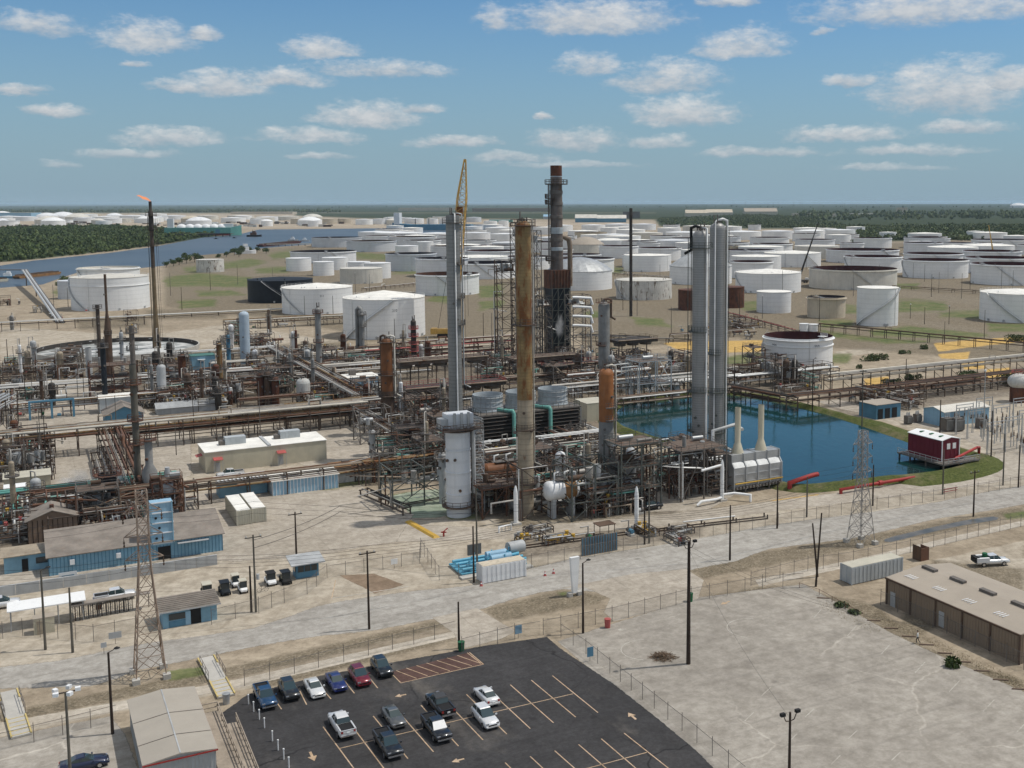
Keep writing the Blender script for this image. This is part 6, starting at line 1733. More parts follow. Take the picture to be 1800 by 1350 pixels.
# turnstiles
tg = None
for i in range(7):
    A = G(133 + i * 15.5, 1091.5 - i * 3.0)
    if tg is None:
        tg = thing('turnstile', 'full height steel cage turnstile by the gatehouse', 'turnstile', A, UA, 'turnstiles at the plant gate')
        f = MB()
        for a in range(9): f.cyl((.6 * math.cos(a * PI / 6), .6 * math.sin(a * PI / 6), 0), (.6 * math.cos(a * PI / 6), .6 * math.sin(a * PI / 6), 2.3), .045, n=4)
        f.build('cage', M['steel2'], tg)
        MB().cyl((0, 0, 0), (0, 0, 2.3), .08, n=8).build('post', M['steel'], tg)
        for k in range(6): MB().box((0, 0, .4 + k * .33), (1.1, .05, .05), k * .5).build('arm', M['lgrey'], tg)
        MB().box((0, 0, 2.35), (1.35, 1.35, .12)).build('top_cover', M['steel2'], tg)
    else: dup(tg, A, UA, 'full height steel cage turnstile by the gatehouse')
A = G(130, 1092); T = thing('turnstile_roof', 'thin grey shelter roof over the row of turnstiles', 'shelter', (A.x, A.y, 0), UA)
MB().box((4.9, .3, 2.42), (10.8, 1.3, .1)).build('roof', M['oldroof'], T)
for x in (-.3, 3.2, 6.7, 10.1): MB().box((x, .7, 1.18), (.12, .12, 2.36)).build('post', M['steel2'], T)
# long blue shed and its barrier wall
T, ro = building('shed', 'long light blue corrugated shed with a weathered brown roof', 'shed', (87, 1013), 26.8, 9.0, 3.1, 'blue2', 'oldroof', 'shed', 1.9, .4, ribstep=.55, ribm='blue')
front(T, 'doorway', 17.4, .05, 2.0, 2.2, 'dark', y=-.07)
for x in (3.4, 10.3): MB().box((x, -.25, 1.9), (.7, .5, .8)).build('wall_unit', M['white2'], T)
MB().box((22, -.5, 2.6), (5, 1.0, .1)).build('awning', M['lgrey'], T)
A = G(267, 960, 2.6); T = thing('panel_tower', 'tall light blue panelled box tower behind the blue shed', 'panel tower', (A.x, A.y, 2.6), UA)
MB().box((1.75, 1.0, 3.7), (3.5, 2.0, 7.4)).build('casing', M['blue3'], T)
for k in range(5): MB().box((1.75, -.06, .3 + k * 1.75), (3.7, .16, .18)).build('panel_band', M['white2'], T)
for x in (.1, 3.4): MB().box((x, -.1, 3.7), (.2, .2, 7.4)).build('corner_post', M['blue2'], T)
for k in range(4): MB().cyl((.8 + .5 * (k % 2), -.08, 1.2 + k * 1.75), (.8 + .5 * (k % 2), .1, 1.2 + k * 1.75), .22, n=10).build('port', M['dark'], T)
A = G(-15, 1052); B = G(382, 992); d = B - A
T = thing('barrier_wall', 'long low grey barrier wall in front of the blue shed', 'wall', (A.x, A.y, 0), math.atan2(d.y, d.x))
for i in range(10): MB().box((d.length * (i + .5) / 10, 0, .85), (d.length / 10 - .05, .35, 1.7)).build('wall_segment', M['lgrey'], T)
T = thing('banner', 'white notice board on the low grey barrier wall', 'sign', G(104, 1026), UA)
MB().box((1.3, -.5, 1.2), (2.6, .05, 1.3)).build('board', M['signw'], T)
MB().box((1.3, -.54, 1.3), (1.8, .03, .12)).build('text_line', M['blue'], T)
# others in the plant
T, _ = building('wooden_shed', 'dark brown plank shed with a low gable roof', 'shed', (50, 958), 8.0, 6.5, 4.2, 'wood', 'oldroof', 'gable', 1.5, .4, ridge='y', ribstep=.8, ribm='pole')
MB().box((4, 2, 5.9), (.7, .7, .8)).build('roof_vent', M['rusty'], T)
T, _ = building('hut', 'hut with a tan gable roof and blue gable end', 'hut', (186, 752), 9.5, 10, 3.2, 'blue', 'oldroof', 'gable', 2.2, .5, ridge='y')
T, _ = building('office_block', 'low block with a bright white roof behind the gabled hut', 'building', (176, 728), 8.5, 7, 4.4, 'contb', 'whiteroof')
T, ro = building('control_building', 'beige control building with a big stained white flat roof', 'building', (362, 832), 27, 10.5, 4.6, 'beige', 'whiteroof', 'flat', over=.15)
for x, y in ((7.5, 6.5), (20, 7)):
    u = MB().box((x, y, 5.6), (4.6, 2.2, 1.7)).build('roof_unit', M['contb'], T); MB().box((x - 2.9, y, 5.2), (1.2, 1.8, 1.0)).build('duct', M['steel2'], u)
MB().box((14, 5.2, 4.85), (.7, 10.6, .3)).build('roof_upstand', M['lgrey'], T)
for x in (2.6, 16.5):
    p = MB().hexa([(x - 1, -1.4, 2.9), (x + 1, -1.4, 2.9), (x + 1, 0, 3.3), (x - 1, 0, 3.3), (x - 1, -1.4, 3.0), (x + 1, -1.4, 3.0), (x + 1, 0, 3.4), (x - 1, 0, 3.4)]).build('porch_roof', M['pink'], T)
    for s in (-.9, .9): MB().box((x + s, -1.2, 1.45), (.1, .1, 2.9)).build('porch_post', M['lgrey'], p)
    front(T, 'door', x, .05, 1.0, 2.1, 'lgrey')
MB().hexa([(-1.3, 4, 2.9), (0, 4, 3.2), (0, 6.5, 3.2), (-1.3, 6.5, 2.9), (-1.3, 4, 3.0), (0, 4, 3.3), (0, 6.5, 3.3), (-1.3, 6.5, 3.0)]).build('porch_roof', M['pink'], T)
T, ro = building('low_building', 'low shed with a flaking white corrugated roof and blue striped wall', 'building', (480, 872), 13.5, 6.0, 3.0, 'blue3', 'whiteroof', 'shed', .5, .3, ribstep=.7, ribm='white2')
T, ro = building('annex', 'annex with a rusty brown flat roof beside the striped shed', 'building', (590, 850), 9.5, 5.5, 3.2, 'lgrey', 'rustroof', 'flat', over=.25)
MB().box((3, 3, 3.8), (1.6, 1, .7)).build('roof_unit', M['steel2'], T)
T, ro = building('shelter', 'corrugated white lean-to over a light blue wall beside the pickup', 'shelter', (386, 876), 9.5, 4.0, 3.0, 'blue2', 'white2', 'shed', .4, .4)
for i in range(14): MB().box((-.3 + i * .78, 2, 3.43), (.14, 4.8, .06)).build('roof_rib', M['stained2'], ro)
T, ro = building('shed', 'light blue shed with a teal roof on posts', 'shed', (338, 652), 8.0, 6.5, 5.2, 'blue2', 'tealroof', 'flat', over=.2)
front(T, 'window', 3.2, 2.6, 1.6, 1.2, 'blue'); MB().box((3.2, -.6, 4.0), (2.6, 1.2, .1)).build('awning', M['white2'], T)
T, ro = building('control_hut', 'white flat-roofed hut with a blue wall amid rusty pipes', 'hut', (600, 696), 12, 8, 5.4, 'blue3', 'whiteroof', 'flat', over=.3)
MB().box((5, 5, 6.4), (2, 1.6, 1.6)).build('roof_unit', M['steel2'], T)
T, ro = building('metal_shed', 'long low silver ribbed shed roof in front of the ball tank', 'shed', (276, 730), 19, 5, 1.8, 'lgrey', 'galv', 'gable', 1.2, .3)
for i in range(24): MB().box((.2 + i * .8, 2.5, 3.15), (.1, .5, .08)).build('roof_rib', M['white2'], ro)
T, ro = building('substation_hall', 'long light blue substation hall with a pale gable roof', 'building', (1659, 751), 17, 7.5, 4.0, 'blue3', 'offwhite', 'gable', .9, .3)
for k in range(4): front(T, 'window', 2.5 + k * 4, 1.4, 1.6, 1.0, 'glaze')
T, ro = building('switch_building', 'flat blue block with open bays beside the rusty pipe rack', 'building', (1540, 738), 9, 7, 4.0, 'blue', 'tanroof', 'flat', over=.2)
for k in range(3): front(T, 'bay_opening', 1.5 + k * 2.6, .1, 1.8, 2.8, 'dark')
T, ro = building('equipment_box', 'plain beige equipment house behind the orange vessel', 'building', (1032, 742), 7.5, 8, 5.0, 'beige', 'contw', 'flat', over=.05)
T, ro = building('low_office', 'low tan-roofed building by the lane with a white roof box beside it', 'building', (8, 872), 8.6, 6, 3.4, 'beige', 'contw', 'flat', over=.2)
T, ro = building('white_hut', 'small hut with a clean white roof by the teal lines', 'hut', (10, 885), 3.6, 3, 3.0, 'lgrey', 'white', 'flat', over=.25)
T, ro = building('low_house', 'blue-grey low house with a tan porch roof at the shed corner', 'building', (8, 1010), 8.5, 5, 2.8, 'blue2', 'stained2', 'flat', over=.5)
front(T, 'doorway', 3, .05, .9, 2.1, 'dark'); front(T, 'window', 5.8, 1.1, 2.4, 1.0, 'glaze')
# pump house on its deck in the pond
A = G(1622, 803, 1.5); T, ro = building('pump_house', 'maroon pump house with a white roof standing over the pond', 'pump house', (0, 0), 5.4, 10.5, 4.7, 'maroonw', 'white', 'gable', .55, .2, ridge='y', ribstep=1.2)
A = G(1655, 811, 1.6); T.location = (A.x, A.y, 0)
for k in (1.4, 3.2): front(T, 'window', k + .6, 2.6, 1.0, 1.3, 'signw')
for k in range(3): MB().box((1.8, 2 + k * 3, 5.2), (1.1, .6, .3)).build('roof_vent', M['green'], ro)
for x in (0, 5.4): MB().box((x, -.08, 2.35), (.18, .18, 4.7)).build('corner_trim', M['white2'], T)
D_ = thing('pump_deck', 'grey steel deck on piles under the maroon pump house', 'deck', T.location, UA)
MB().box((3.6, 4.6, 1.45), (11.5, 14.5, .3)).build('floor', M['steel2'], D_)
MB().rail([(-2.1, 11.8, 1.6), (-2.1, -2.6, 1.6), (9.3, -2.6, 1.6)], 1.1, .06, 1.6).build('railing', M['lgrey'], D_)
for x in (-1.8, 3, 9):
    for y in (-2.3, 3, 8, 11.4): MB().cyl((x, y, 0), (x, y, 1.4), .22, n=8).build('pile', M['steel'], D_)
T.location.z = 1.6 - 0.0
pp = MB().path([(2, -2.0, 2.4), (14.5, 3.0, 2.6), (15.6, 3.4, 2.4), (15.6, 3.4, 0)], .32, 10).build('fire_water_pipe', M['red']); pp.location = T.location.copy(); pp.location.z = 0; pp.rotation_euler = (0, 0, UA)
tag(pp, 'thick red pipe leaving the pump house deck over the bank', 'pipe', at=G(1720, 800))
A = G(1478, 868); B = G(1607, 846); d = B - A
pp = MB().path([(0, 0, 0), (0, 0, .9), (d.length * .55, 0, .9), (d.length, 0, .9)], .35, 10).cyl((d.length * .5, 0, .9), (d.length * .55, 0, .9), .55, n=10).build('fire_water_pipe', M['red']); pp.location = A; pp.rotation_euler = (0, 0, math.atan2(d.y, d.x))
tag(pp, 'long red pipe lying along the near bank of the pond', 'pipe', at=A)
A = G(1388, 862); pp = MB().path([(0, 0, 0), (0, 0, 1.6), (5.4, 1.2, 2.6), (7, 2, 2.6)], .5, 10).build('fire_water_pipe', M['red']); pp.location = A; pp.rotation_euler = (0, 0, .2)
tag(pp, 'short red pipe ramp beside the silver furnace', 'pipe', at=A)
T = thing('red_barrier', 'low red barrier standing on the far verge of the gate road', 'barrier', G(1660, 868), UA)
for z in (.4, .9): MB().box((1.6, 0, z), (4.2, .08, .16)).build('rail', M['pink'], T)
for x in (0, 3.2): MB().box((x, 0, .5), (.1, .1, 1.0)).build('post', M['red'], T)


def container(label, u, v, L, D, h, mat, roofm, rz=UA, step=.45, name='shipping_container', doors=False):
    A = G(u, v); T = thing(name, label, 'container', (A.x, A.y, 0), rz)
    w = MB().box((L / 2, D / 2, h / 2 + .1), (L, D, h)).build('body', M[mat], T)
    q = MB(); ribs(q, .1, L - .1, -.03, .2, h, step, .08, w=.2); ribs(q, .1, D - .1, -.03, .2, h, step, .08, 'y', .2); ribs(q, .1, D - .1, L + .03, .2, h, step, .08, 'y', .2); q.build('side_rib', M[mat], w)
    MB().box((L / 2, D / 2, h + .14), (L - .1, D - .1, .06)).build('roof', M[roofm], T)
    f = MB()
    for x in (0, L):
        for y in (0, D): f.box((x, y, h / 2 + .1), (.2, .2, h + .1))
    f.build('corner_post', M[mat], T)
    return T


container('cream shipping container with the wider gap to its left wall shaded'.replace(' with the wider gap to its left wall shaded', ' standing on the river side of its twin'), 417, 924.5, 2.5, 12.2, 2.7, 'contw', 'whiteroof')
container('cream shipping container standing on the pond side of its twin', 444, 920.0, 2.5, 12.2, 2.7, 'contw', 'whiteroof')
container('long pale blue-grey container beside the warehouse fence', 1497, 1029, 10.6, 2.6, 2.7, 'contb', 'contw', step=.8)
container('white roll-off box with a rusty cream top by the gate road', 849, 1027, 7.4, 2.4, 2.7, 'white2', 'cream', step=.8, name='roll_off_box')
A = G(1632, 984); T = thing('scrap_bin', 'rusty brown open steel bin beside the pale container', 'bin', (A.x, A.y, 0), UA)
MB().box((-.9, 0, 1.1), (1.9, .1, 2.2)).build('side_panel', M['piper'], T); MB().box((0, .9, 1.1), (.1, 1.9, 2.2)).build('side_panel', M['piper'], T); MB().box((-1.8, .9, 1.25), (.1, 1.9, 2.5)).build('side_panel', M['brown'], T); MB().box((-.9, .9, .1), (1.8, 1.8, .1)).build('floor', M['steel'], T)
# blue pump skid in the fenced corner
A = G(818, 1012); T = thing('pump_skid', 'bright blue pipe and pump skid in the fenced corner', 'skid', (A.x, A.y, 0), UA)
MB().box((5, 2.6, .35), (11.5, 6, .3)).build('base_frame', M['skid'], T)
MB().box((5, -1.2, .15), (12.5, 1.4, .3)).build('plinth', M['conc'], T)
for y in (.2, 1.6, 3.2, 4.8): MB().path([(-.4, y, 1.0), (9.6, y, 1.0), (10.8, y + .3, 1.0), (10.8, y + .3, .4)], .26, 10).build('pipe', M['skid'], T)
for k in range(9):
    x, y = 1 + k * 1.05, (.8, 2.4, 4.0)[k % 3]
    MB().cyl((x, y - .5, 1.1), (x, y + .5, 1.1), .42, n=12).cyl((x, y, 1.1), (x, y, 2.2), .12, n=6).build('valve', M['skid'], T)
for y in (1.3, 3.4): MB().cyl((5, y, 1.6), (8.6, y, 1.6), .6, n=14).build('strainer_vessel', M['blue3'], T)
MB().box((3.8, 5.6, 2.2), (2.4, .3, 1.8)).build('control_panel', M['steel2'], T)
MB().cyl((9.5, 4.6, 1.7), (12.4, 4.9, 1.7), 1.05, n=18).build('motor', M['lgrey'], T)
A = G(1022, 978); T = thing('screen_wall', 'grey ribbed metal screen in the fenced valve strip', 'screen', (A.x, A.y, 0), UA)
p = MB().box((3.5, 0, 1.6), (7.0, .15, 3.2)).build('panel', M['steel2'], T); q = MB(); ribs(q, .2, 6.8, -.1, .1, 3.15, .5, .1); q.build('panel_rib', M['blue'], p)
for x in (.3, 3.5, 6.7): MB().box((x, .3, 1.5), (.15, .3, 3.0)).build('post', M['steel'], T)
A = G(1008, 960); T = thing('pipe_shelter', 'small brown-roofed shelter behind the grey metal screen', 'shelter', (A.x, A.y, 0), UA)
MB().box((7.6, 2.6, 2.3), (3.4, 2.6, .12)).build('roof', M['brown'], T)
for x in (6.1, 9.1):
    for y in (1.5, 3.7): MB().box((x, y, 1.12), (.1, .1, 2.24)).build('post', M['steel'], T)
for (u, v, hh) in ((907, 922, 7.0), (1119, 928, 7.4), (1269, 880, 8.0)):
    A = G(u, v); T = thing('standpipe', 'thick white upright pipe with a pointed top by the gate road' if hh < 7.9 else 'thick white elbow standpipe beside the silver furnace', 'standpipe', (A.x, A.y, 0), UA)
    MB().lathe([(.4, 0), (.4, hh * .86), (.25, hh), (.1, hh + .5)], 14).build('riser', M['white'], T); MB().box((0, 0, .2), (1.6, 1.6, .4)).build('base', M['conc'], T)
    if hh > 7.9: MB().path([(0, 0, .7), (-2, -1, .8), (-6, -1.5, 1.0), (-7, -1.5, .3)], .27, 10).build('branch_pipe', M['white'], T); MB().path([(.3, 0, 1.2), (2.5, -.8, 1.4), (4.5, -3.5, 1.4), (4.5, -3.5, 0)], .27, 10).build('branch_pipe', M['white'], T); MB().path([(0, 0, hh - .6), (-5, 0, hh - 1.2)], .25, 10).build('branch_pipe', M['white'], T)
A = G(888, 935); T = thing('gas_meter_run', 'small white pipe loop standing on the plant road edge', 'pipework', (A.x, A.y, 0), UA)
MB().path([(-1.2, 0, 0), (-1.2, 0, 1.1), (1.3, .3, 1.1), (1.3, .3, 0)], .18, 8).build('pipe', M['white'], T)
for x in (-.6, .1, .8): MB().cyl((x, .1, 0), (x, .1, 1.1), .06, n=6).build('post', M['lgrey'], T)
# white monolith sign post at the entrance
A = G(1010, 1047); H_ = ztop(A, 979); T = thing('sign_pylon', 'tall tapering white sign pylon at the gate road corner', 'sign', (A.x, A.y, 0), UA)
MB().hexa([(-.35, -.3, .5), (.35, -.3, .5), (.35, .3, .5), (-.35, .3, .5), (-.75, -.3, H_), (.75, -.3, H_), (.75, .3, H_), (-.75, .3, H_)]).build('panel', M['white'], T)
for x in (-.8, .8): MB().box((x, 0, .3), (.7, .8, .6)).build('foot', M['conc'], T)
# yellow striped foot bridges over the ditch
for (u0, v0, u1, v1, lab) in ((362, 1158, 398, 1226, 'yellow-edged concrete footbridge beside the parking lot'), (14, 1218, 38, 1296, 'yellow-edged concrete footbridge near the small grey lot')):
    A, B = G(u1, v1), G(u0, v0); d = B - A; T = thing('footbridge', lab, 'footbridge', (A.x, A.y, 0), math.atan2(d.y, d.x)); L = d.length
    MB().box((L * .5, 0, .16), (L, 2.1, .2)).build('slab', M['conc'], T)
    for y in (-1, 1): MB().box((L * .2, y, .33), (L * .4, .16, .14)).build('edge_stripe', M['palyel'], T); MB().box((L * .9, y, .33), (L * .2, .16, .14)).build('edge_stripe', M['palyel'], T)
    for k in range(5): MB().box((L * (.03 + k * .085), 0, .275), (.14, 1.8, .02)).build('cross_stripe', M['palyel'], T)
    for y in (-1.05, 1.05): MB().rail([(L * .42, y, .26), (L * .86, y, .26)], 1.1, .04, 1.6).build('railing', M['steel2'], T)
# yellow pipe ramp and small things in the yard
A, B = G(717, 917), G(768, 946); d = B - A; T = thing('pipe_ramp', 'mustard yellow pipe crossing ramp in the concrete yard', 'ramp', (A.x, A.y, 0), math.atan2(d.y, d.x))
MB().hexa([(0, -.7, 0), (d.length, -.7, 0), (d.length, .7, 0), (0, .7, 0), (.4, -.4, .35), (d.length - .4, -.4, .35), (d.length - .4, .4, .35), (.4, .4, .35)]).build('ramp', M['yellow'], T)
A = G(780, 943); T = thing('fire_monitor', 'red fire hydrant monitor at the end of the yellow ramp', 'hydrant', (A.x, A.y, 0))
MB().cyl((0, 0, 0), (0, 0, 1.0), .16, n=10).build('barrel', M['red'], T); MB().cyl((-.5, 0, .8), (.5, 0, .8), .13, n=8).build('outlet', M['red'], T); MB().cyl((.1, 0, 1.0), (.7, .2, 1.5), .1, n=8).build('nozzle', M['red'], T)
for (u, v, m_, lab) in ((1068, 1103, 'pink', 'dark pink bin lying behind the lot fence'), (1213, 1057, 'green', 'green bin beside the tallest lot pole'), (811, 1144, 'green', 'green utility box at the corner of the parking lot'), (398, 1237, 'galv', 'grey wire litter bin beside the footbridge'), (1120, 890, 'rusty', 'rusty crate beside the parked black truck')):
    A = G(u, v); T = thing('bin', lab, 'bin', (A.x, A.y, 0), UA)
    MB().lathe([(.38, 0), (.45, 1.2)], 14).build('body', M[m_], T); MB().lathe([(.48, 1.2), (.48, 1.3), (.01, 1.38)], 14).build('lid', M[m_], T)
for (u, v) in ((846, 1030), (958, 1012), (973, 1008)):
    A = G(u, v); T = thing('traffic_cone', 'red-orange traffic cone by the gate road', 'cone', (A.x, A.y, 0))
    MB().lathe([(.22, .05), (.04, .8)], 12).build('body', M['orange2'] if False else M['pink'], T); MB().box((0, 0, .03), (.5, .5, .06)).build('base', M['pink'], T); MB().lathe([(.15, .36), (.11, .54)], 12).build('band', M['signw'], T)
# bollards beside the asphalt
bo = None
for i, (u, v) in enumerate(((437, 1238), (446, 1251), (456, 1265), (465, 1280), (479, 1303), (489, 1319), (499, 1335), (508, 1350))):
    A = G(u, v)
    if bo is None:
        bo = thing('bollard', 'white marker bollard on the asphalt beside the office', 'bollard', A, 0, 'white bollards by the parking lot')
        MB().lathe([(.07, 0), (.07, 1.1)], 10).build('post', M['white'], bo); MB().lathe([(.1, 1.1), (.1, 1.25), (.01, 1.3)], 10).build('cap', M['signw'], bo)
    else: dup(bo, A, None, 'white marker bollard on the asphalt beside the office')
# concrete wheel stops
ws = None
for k in range(12):
    u, v = 1447 + k * 29 + k * k * .22, 1052 + k * 12.6 + k * k * .18
    A = G(u, v)
    if ws is None:
        ws = thing('wheel_stop', 'dark timber wheel stop in the row facing the warehouse', 'wheel stop', A, UA - .62, 'wheel stops along the warehouse edge of the lot')
        MB().hexa([(-.95, -.1, .02), (.95, -.1, .02), (.95, .1, .02), (-.95, .1, .02), (-.95, -.07, .17), (.95, -.07, .17), (.95, .07, .17), (-.95, .07, .17)]).build('beam', M['wood'], ws)
        for x in (-.7, .7): MB().cyl((x, 0, .1), (x, 0, .19), .03, n=6).build('spike', M['steel'], ws)
    else: dup(ws, A, UA - .62, 'dark timber wheel stop in the row facing the warehouse')
# substation yard: transformers, breakers and post insulators
for (u, v, s) in ((1596, 745, .8), (1612, 742, .8), (1664, 757, 1.2), (1682, 757, 1.2), (1722, 752, .9)):
    A = G(u, v); T = thing('transformer', 'grey finned transformer in the substation yard', 'transformer', (A.x, A.y, 0), UA, 'substation transformers')
    MB().box((0, 0, 1.5 * s), (2.2 * s, 1.8 * s, 2.8 * s)).build('tank', M['steel2'], T)
    q = MB(); ribs(q, -.95 * s, .95 * s, -1.1 * s, .4, 2.5 * s, .3, .5); q.build('cooling_fin', M['grey'], T)
    for x in (-.6, 0, .6): MB().lathe([(.14, 2.9 * s), (.2, 3.1 * s), (.1, 3.3 * s), (.18, 3.5 * s), (.06, 4.1 * s)], 8, (x * s, 0, 0)).build('bushing', M['lgrey'], T)
pi_ = None
for i in range(110):
    q = random.Random(i); u, v = q.uniform(1655, 1850), q.uniform(742, 802)
    if u < 1700 and v > 775: continue
    if v > 740 + (u - 1640) * .38: continue
    A = G(u, v)
    if pi_ is None:
        pi_ = thing('insulator_post', 'slim grey insulator post in the substation yard', 'insulator post', A, UA, 'substation insulator posts')
        MB().box((0, 0, 1.3), (.16, .16, 2.6)).build('stand', M['lgrey'], pi_)
        MB().lathe([(.1, 2.6), (.2, 2.75), (.1, 2.9), (.2, 3.05), (.1, 3.2), (.2, 3.35), (.1, 3.5), (.05, 4.0)], 8).build('insulator', M['brown'], pi_)
        MB().box((0, 0, 2.6), (1.2, .12, .12)).build('cross_arm', M['lgrey'], pi_)
    else: dup(pi_, A, UA, 'slim grey insulator post in the substation yard')
for (u, v) in ((1735, 800), (1765, 790), (1790, 776), (1700, 772), (1745, 765), (1780, 752), (1715, 752), (1680, 765)):
    A = G(u, v); T = thing('switch_gantry', 'steel switch gantry over the substation yard', 'gantry', (A.x, A.y, 0), UA, 'substation gantries'); f = MB()
    for x in (0, 6):
        for dx in (-.25, .25): f.cyl((x + dx, 0, 0), (x, 0, 8), .1, n=4)
    f.cyl((0, 0, 7), (6, 0, 7), .12, n=4).cyl((0, 0, 7.8), (6, 0, 7.8), .12, n=4); f.build('frame', M['lgrey'], T)
    for x in (1, 3, 5): MB().lathe([(.08, 6.9), (.16, 6.5), (.08, 6.2), (.16, 5.8), (.05, 5.5)], 8, (x, 0, 0)).build('insulator', M['lgrey'], T)
# ---------------------------------------------------------------- vehicles
def carpaint(c): return plain(c, .28, .25, .5, .6)


def sect(x, zb, zt, w, wt=None, cr=.12):
    """one rounded cross-section ring of a car body at length x"""
    wt = w if wt is None else wt; h = zt - zb
    return [(x, -w + .05, zb), (x, -w, zb + h * .25), (x, -w, zb + h * .6), (x, -wt, zt - cr), (x, -wt + cr, zt), (x, wt - cr, zt), (x, wt, zt - cr), (x, w, zb + h * .6), (x, w, zb + h * .25), (x, w - .05, zb)]


SPEC = {  # length, half width, wheel r, body stations (x, zb, zt), greenhouse stations (x, z, half width)
    'sedan': (4.7, .91, .33, [(-2.35, .45, .75), (-2.25, .28, .98), (-1.5, .24, 1.02), (0, .22, .98), (1.0, .22, .95), (1.9, .26, .82), (2.25, .3, .70), (2.35, .4, .58)], [(-1.75, .98, .62), (-.85, 1.42, .56), (.15, 1.45, .56), (1.0, .94, .66)]),
    'suv': (4.75, .94, .37, [(-2.37, .5, .85), (-2.3, .34, 1.08), (-1.5, .3, 1.12), (0, .28, 1.08), (1.0, .28, 1.06), (1.95, .32, .98), (2.28, .36, .85), (2.37, .45, .7)], [(-2.2, 1.08, .72), (-1.75, 1.68, .64), (.1, 1.74, .64), (1.05, 1.06, .74)]),
    'pickup': (5.8, .99, .41, [(-2.9, .6, 1.05), (-2.85, .5, 1.12), (-.75, .45, 1.14), (0, .42, 1.14), (1.3, .42, 1.14), (2.5, .46, 1.08), (2.8, .5, .98), (2.9, .55, .85)], [(-.85, 1.12, .80), (-.65, 1.82, .68), (.75, 1.86, .68), (1.45, 1.12, .80)]),
}


def car(kind, c, u, v, hd, label, cat, shade=False, metal=None):
    L, w, wr, st, gh = SPEC[kind]; P = G(u, v)
    T = thing({'sedan': 'sedan_car', 'suv': 'suv_car', 'pickup': 'pickup_truck'}[kind], label, cat, (P.x, P.y, .03), hd, None)
    mp = carpaint(c); dk = M['rubber']
    MB().loft([sect(x, zb, zt, w * (.86 if i in (0, len(st) - 1) else .95 if i in (1, len(st) - 2) else 1), w * (.8 if i in (0, len(st) - 1) else .93)) for i, (x, zb, zt) in enumerate(st)]).build('body', mp, T)
    (x0, z0, w0), (x1, z1, w1), (x2, z2, w2), (x3, z3, w3) = gh
    MB().loft([[(x1 - .05, -w1, z1 - .08), (x1 + .12, -w1 + .06, z1), (x1 + .12, w1 - .06, z1), (x1 - .05, w1, z1 - .08)], [(x2, -w2, z2 - .08), (x2 - .1, -w2 + .06, z2 + .01), (x2 - .1, w2 - .06, z2 + .01), (x2, w2, z2 - .08)]], smooth=False).build('roof', mp, T)
    MB().quad((x2, -w2, z2 - .06), (x3, -w3, z3), (x3, w3, z3), (x2, w2, z2 - .06)).build('windshield', M['signw'] if shade else M['glass'], T)
    MB().quad((x0, -w0, z0), (x1, -w1, z1 - .06), (x1, w1, z1 - .06), (x0, w0, z0)).build('rear_window', M['glass'], T)
    for s in (-1, 1):
        q = [(x0, s * w0, z0), (x3, s * w3, z3), (x2, s * w2, z2 - .07), (x1, s * w1, z1 - .07)]
        MB().ngon(q if s < 0 else q[::-1]).build('side_window', M['glass'], T)
        xm = (x1 + x2) / 2; MB().cyl((xm, s * (w0 + .02), z0), (xm, s * (w1 + .015), z1 - .06), .05, n=4).build('door_pillar', mp, T)
        MB().box((x3 - .15, s * (w + .08), z3 + .05), (.14, .2, .16)).build('side_mirror', mp, T)
        MB().box((L / 2 - .12, s * w * .68, st[-2][2] - .06), (.22, .34, .14)).build('headlight', M['chrome'], T)
        MB().box((-L / 2 + .05, s * w * .72, st[0][2]), (.12, .24, .26)).build('taillight', M['red'], T)
        for xx in (-L * .31, L * .31):
            q = MB().cyl((xx, s * (w - .22), wr), (xx, s * (w + .02), wr), wr, n=18).build('wheel', dk, T)
            MB().cyl((xx, s * (w + .0), wr), (xx, s * (w + .03), wr), wr * .62, n=14).build('rim', M['chrome'], q)
    MB().box((L / 2 - .02, 0, st[-1][1] + .12), (.1, w * 1.1, .2)).build('grille', M['rubber'], T)
    MB().box((L / 2 + .02, 0, st[-1][1]), (.16, w * 1.7, .14)).build('front_bumper', M['chrome'] if kind == 'pickup' else mp, T)
    MB().box((-L / 2 - .02, 0, st[0][1]), (.16, w * 1.7, .16)).build('rear_bumper', M['chrome'] if kind == 'pickup' else mp, T)
    MB().box((-L / 2 - .03, 0, st[0][2] - .12), (.06, .34, .16)).build('number_plate', M['signw'], T)
    if kind == 'pickup':
        MB().box((-1.85, 0, 1.155), (1.85, 1.5, .03)).build('cargo_bed', M['rubber'], T)
        for s in (-1, 1): MB().box((-1.85, s * .84, 1.2), (2.05, .16, .12)).build('bed_rail', mp, T)
        MB().box((-2.84, 0, 1.2), (.1, 1.7, .12)).build('tailgate', mp, T)
    return T


Fd = UA - PI / 2                          # parked nose towards the camera side
Bk = UA + PI / 2
CR_ = 'car'
car('pickup', (.010, .05, .12), 466, 1233, Fd, 'blue pickup parked at the end of the fence row beside the bollards', 'pickup truck')
car('suv', (.012, .012, .011), 508, 1221, Fd, 'black boxy SUV parked between the blue pickup and a white sedan', 'SUV')
car('sedan', (.72, .72, .70), 553, 1217, Fd, 'white sedan parked in the fence row between black and blue cars', CR_)
car('sedan', (.012, .022, .12), 591, 1206, Fd, 'dark blue sedan parked beside the red crossover', CR_)
car('suv', (.16, .008, .018), 632, 1197, Fd, 'dark red crossover parked in the fence row', CR_)
car('suv', (.008, .012, .014), 671, 1181, Fd, 'black SUV parked beside the hatched zone', 'SUV')
car('pickup', (.68, .68, .67), 601, 1283, Bk, 'white pickup parked tail first on the asphalt lot', 'pickup truck')
car('pickup', (.010, .013, .016), 682, 1317, Fd, 'black pickup parked nose out in the front stall row', 'pickup truck')
car('sedan', (.10, .105, .105), 692, 1268, Fd, 'grey sedan parked between the white and black pickups', CR_)
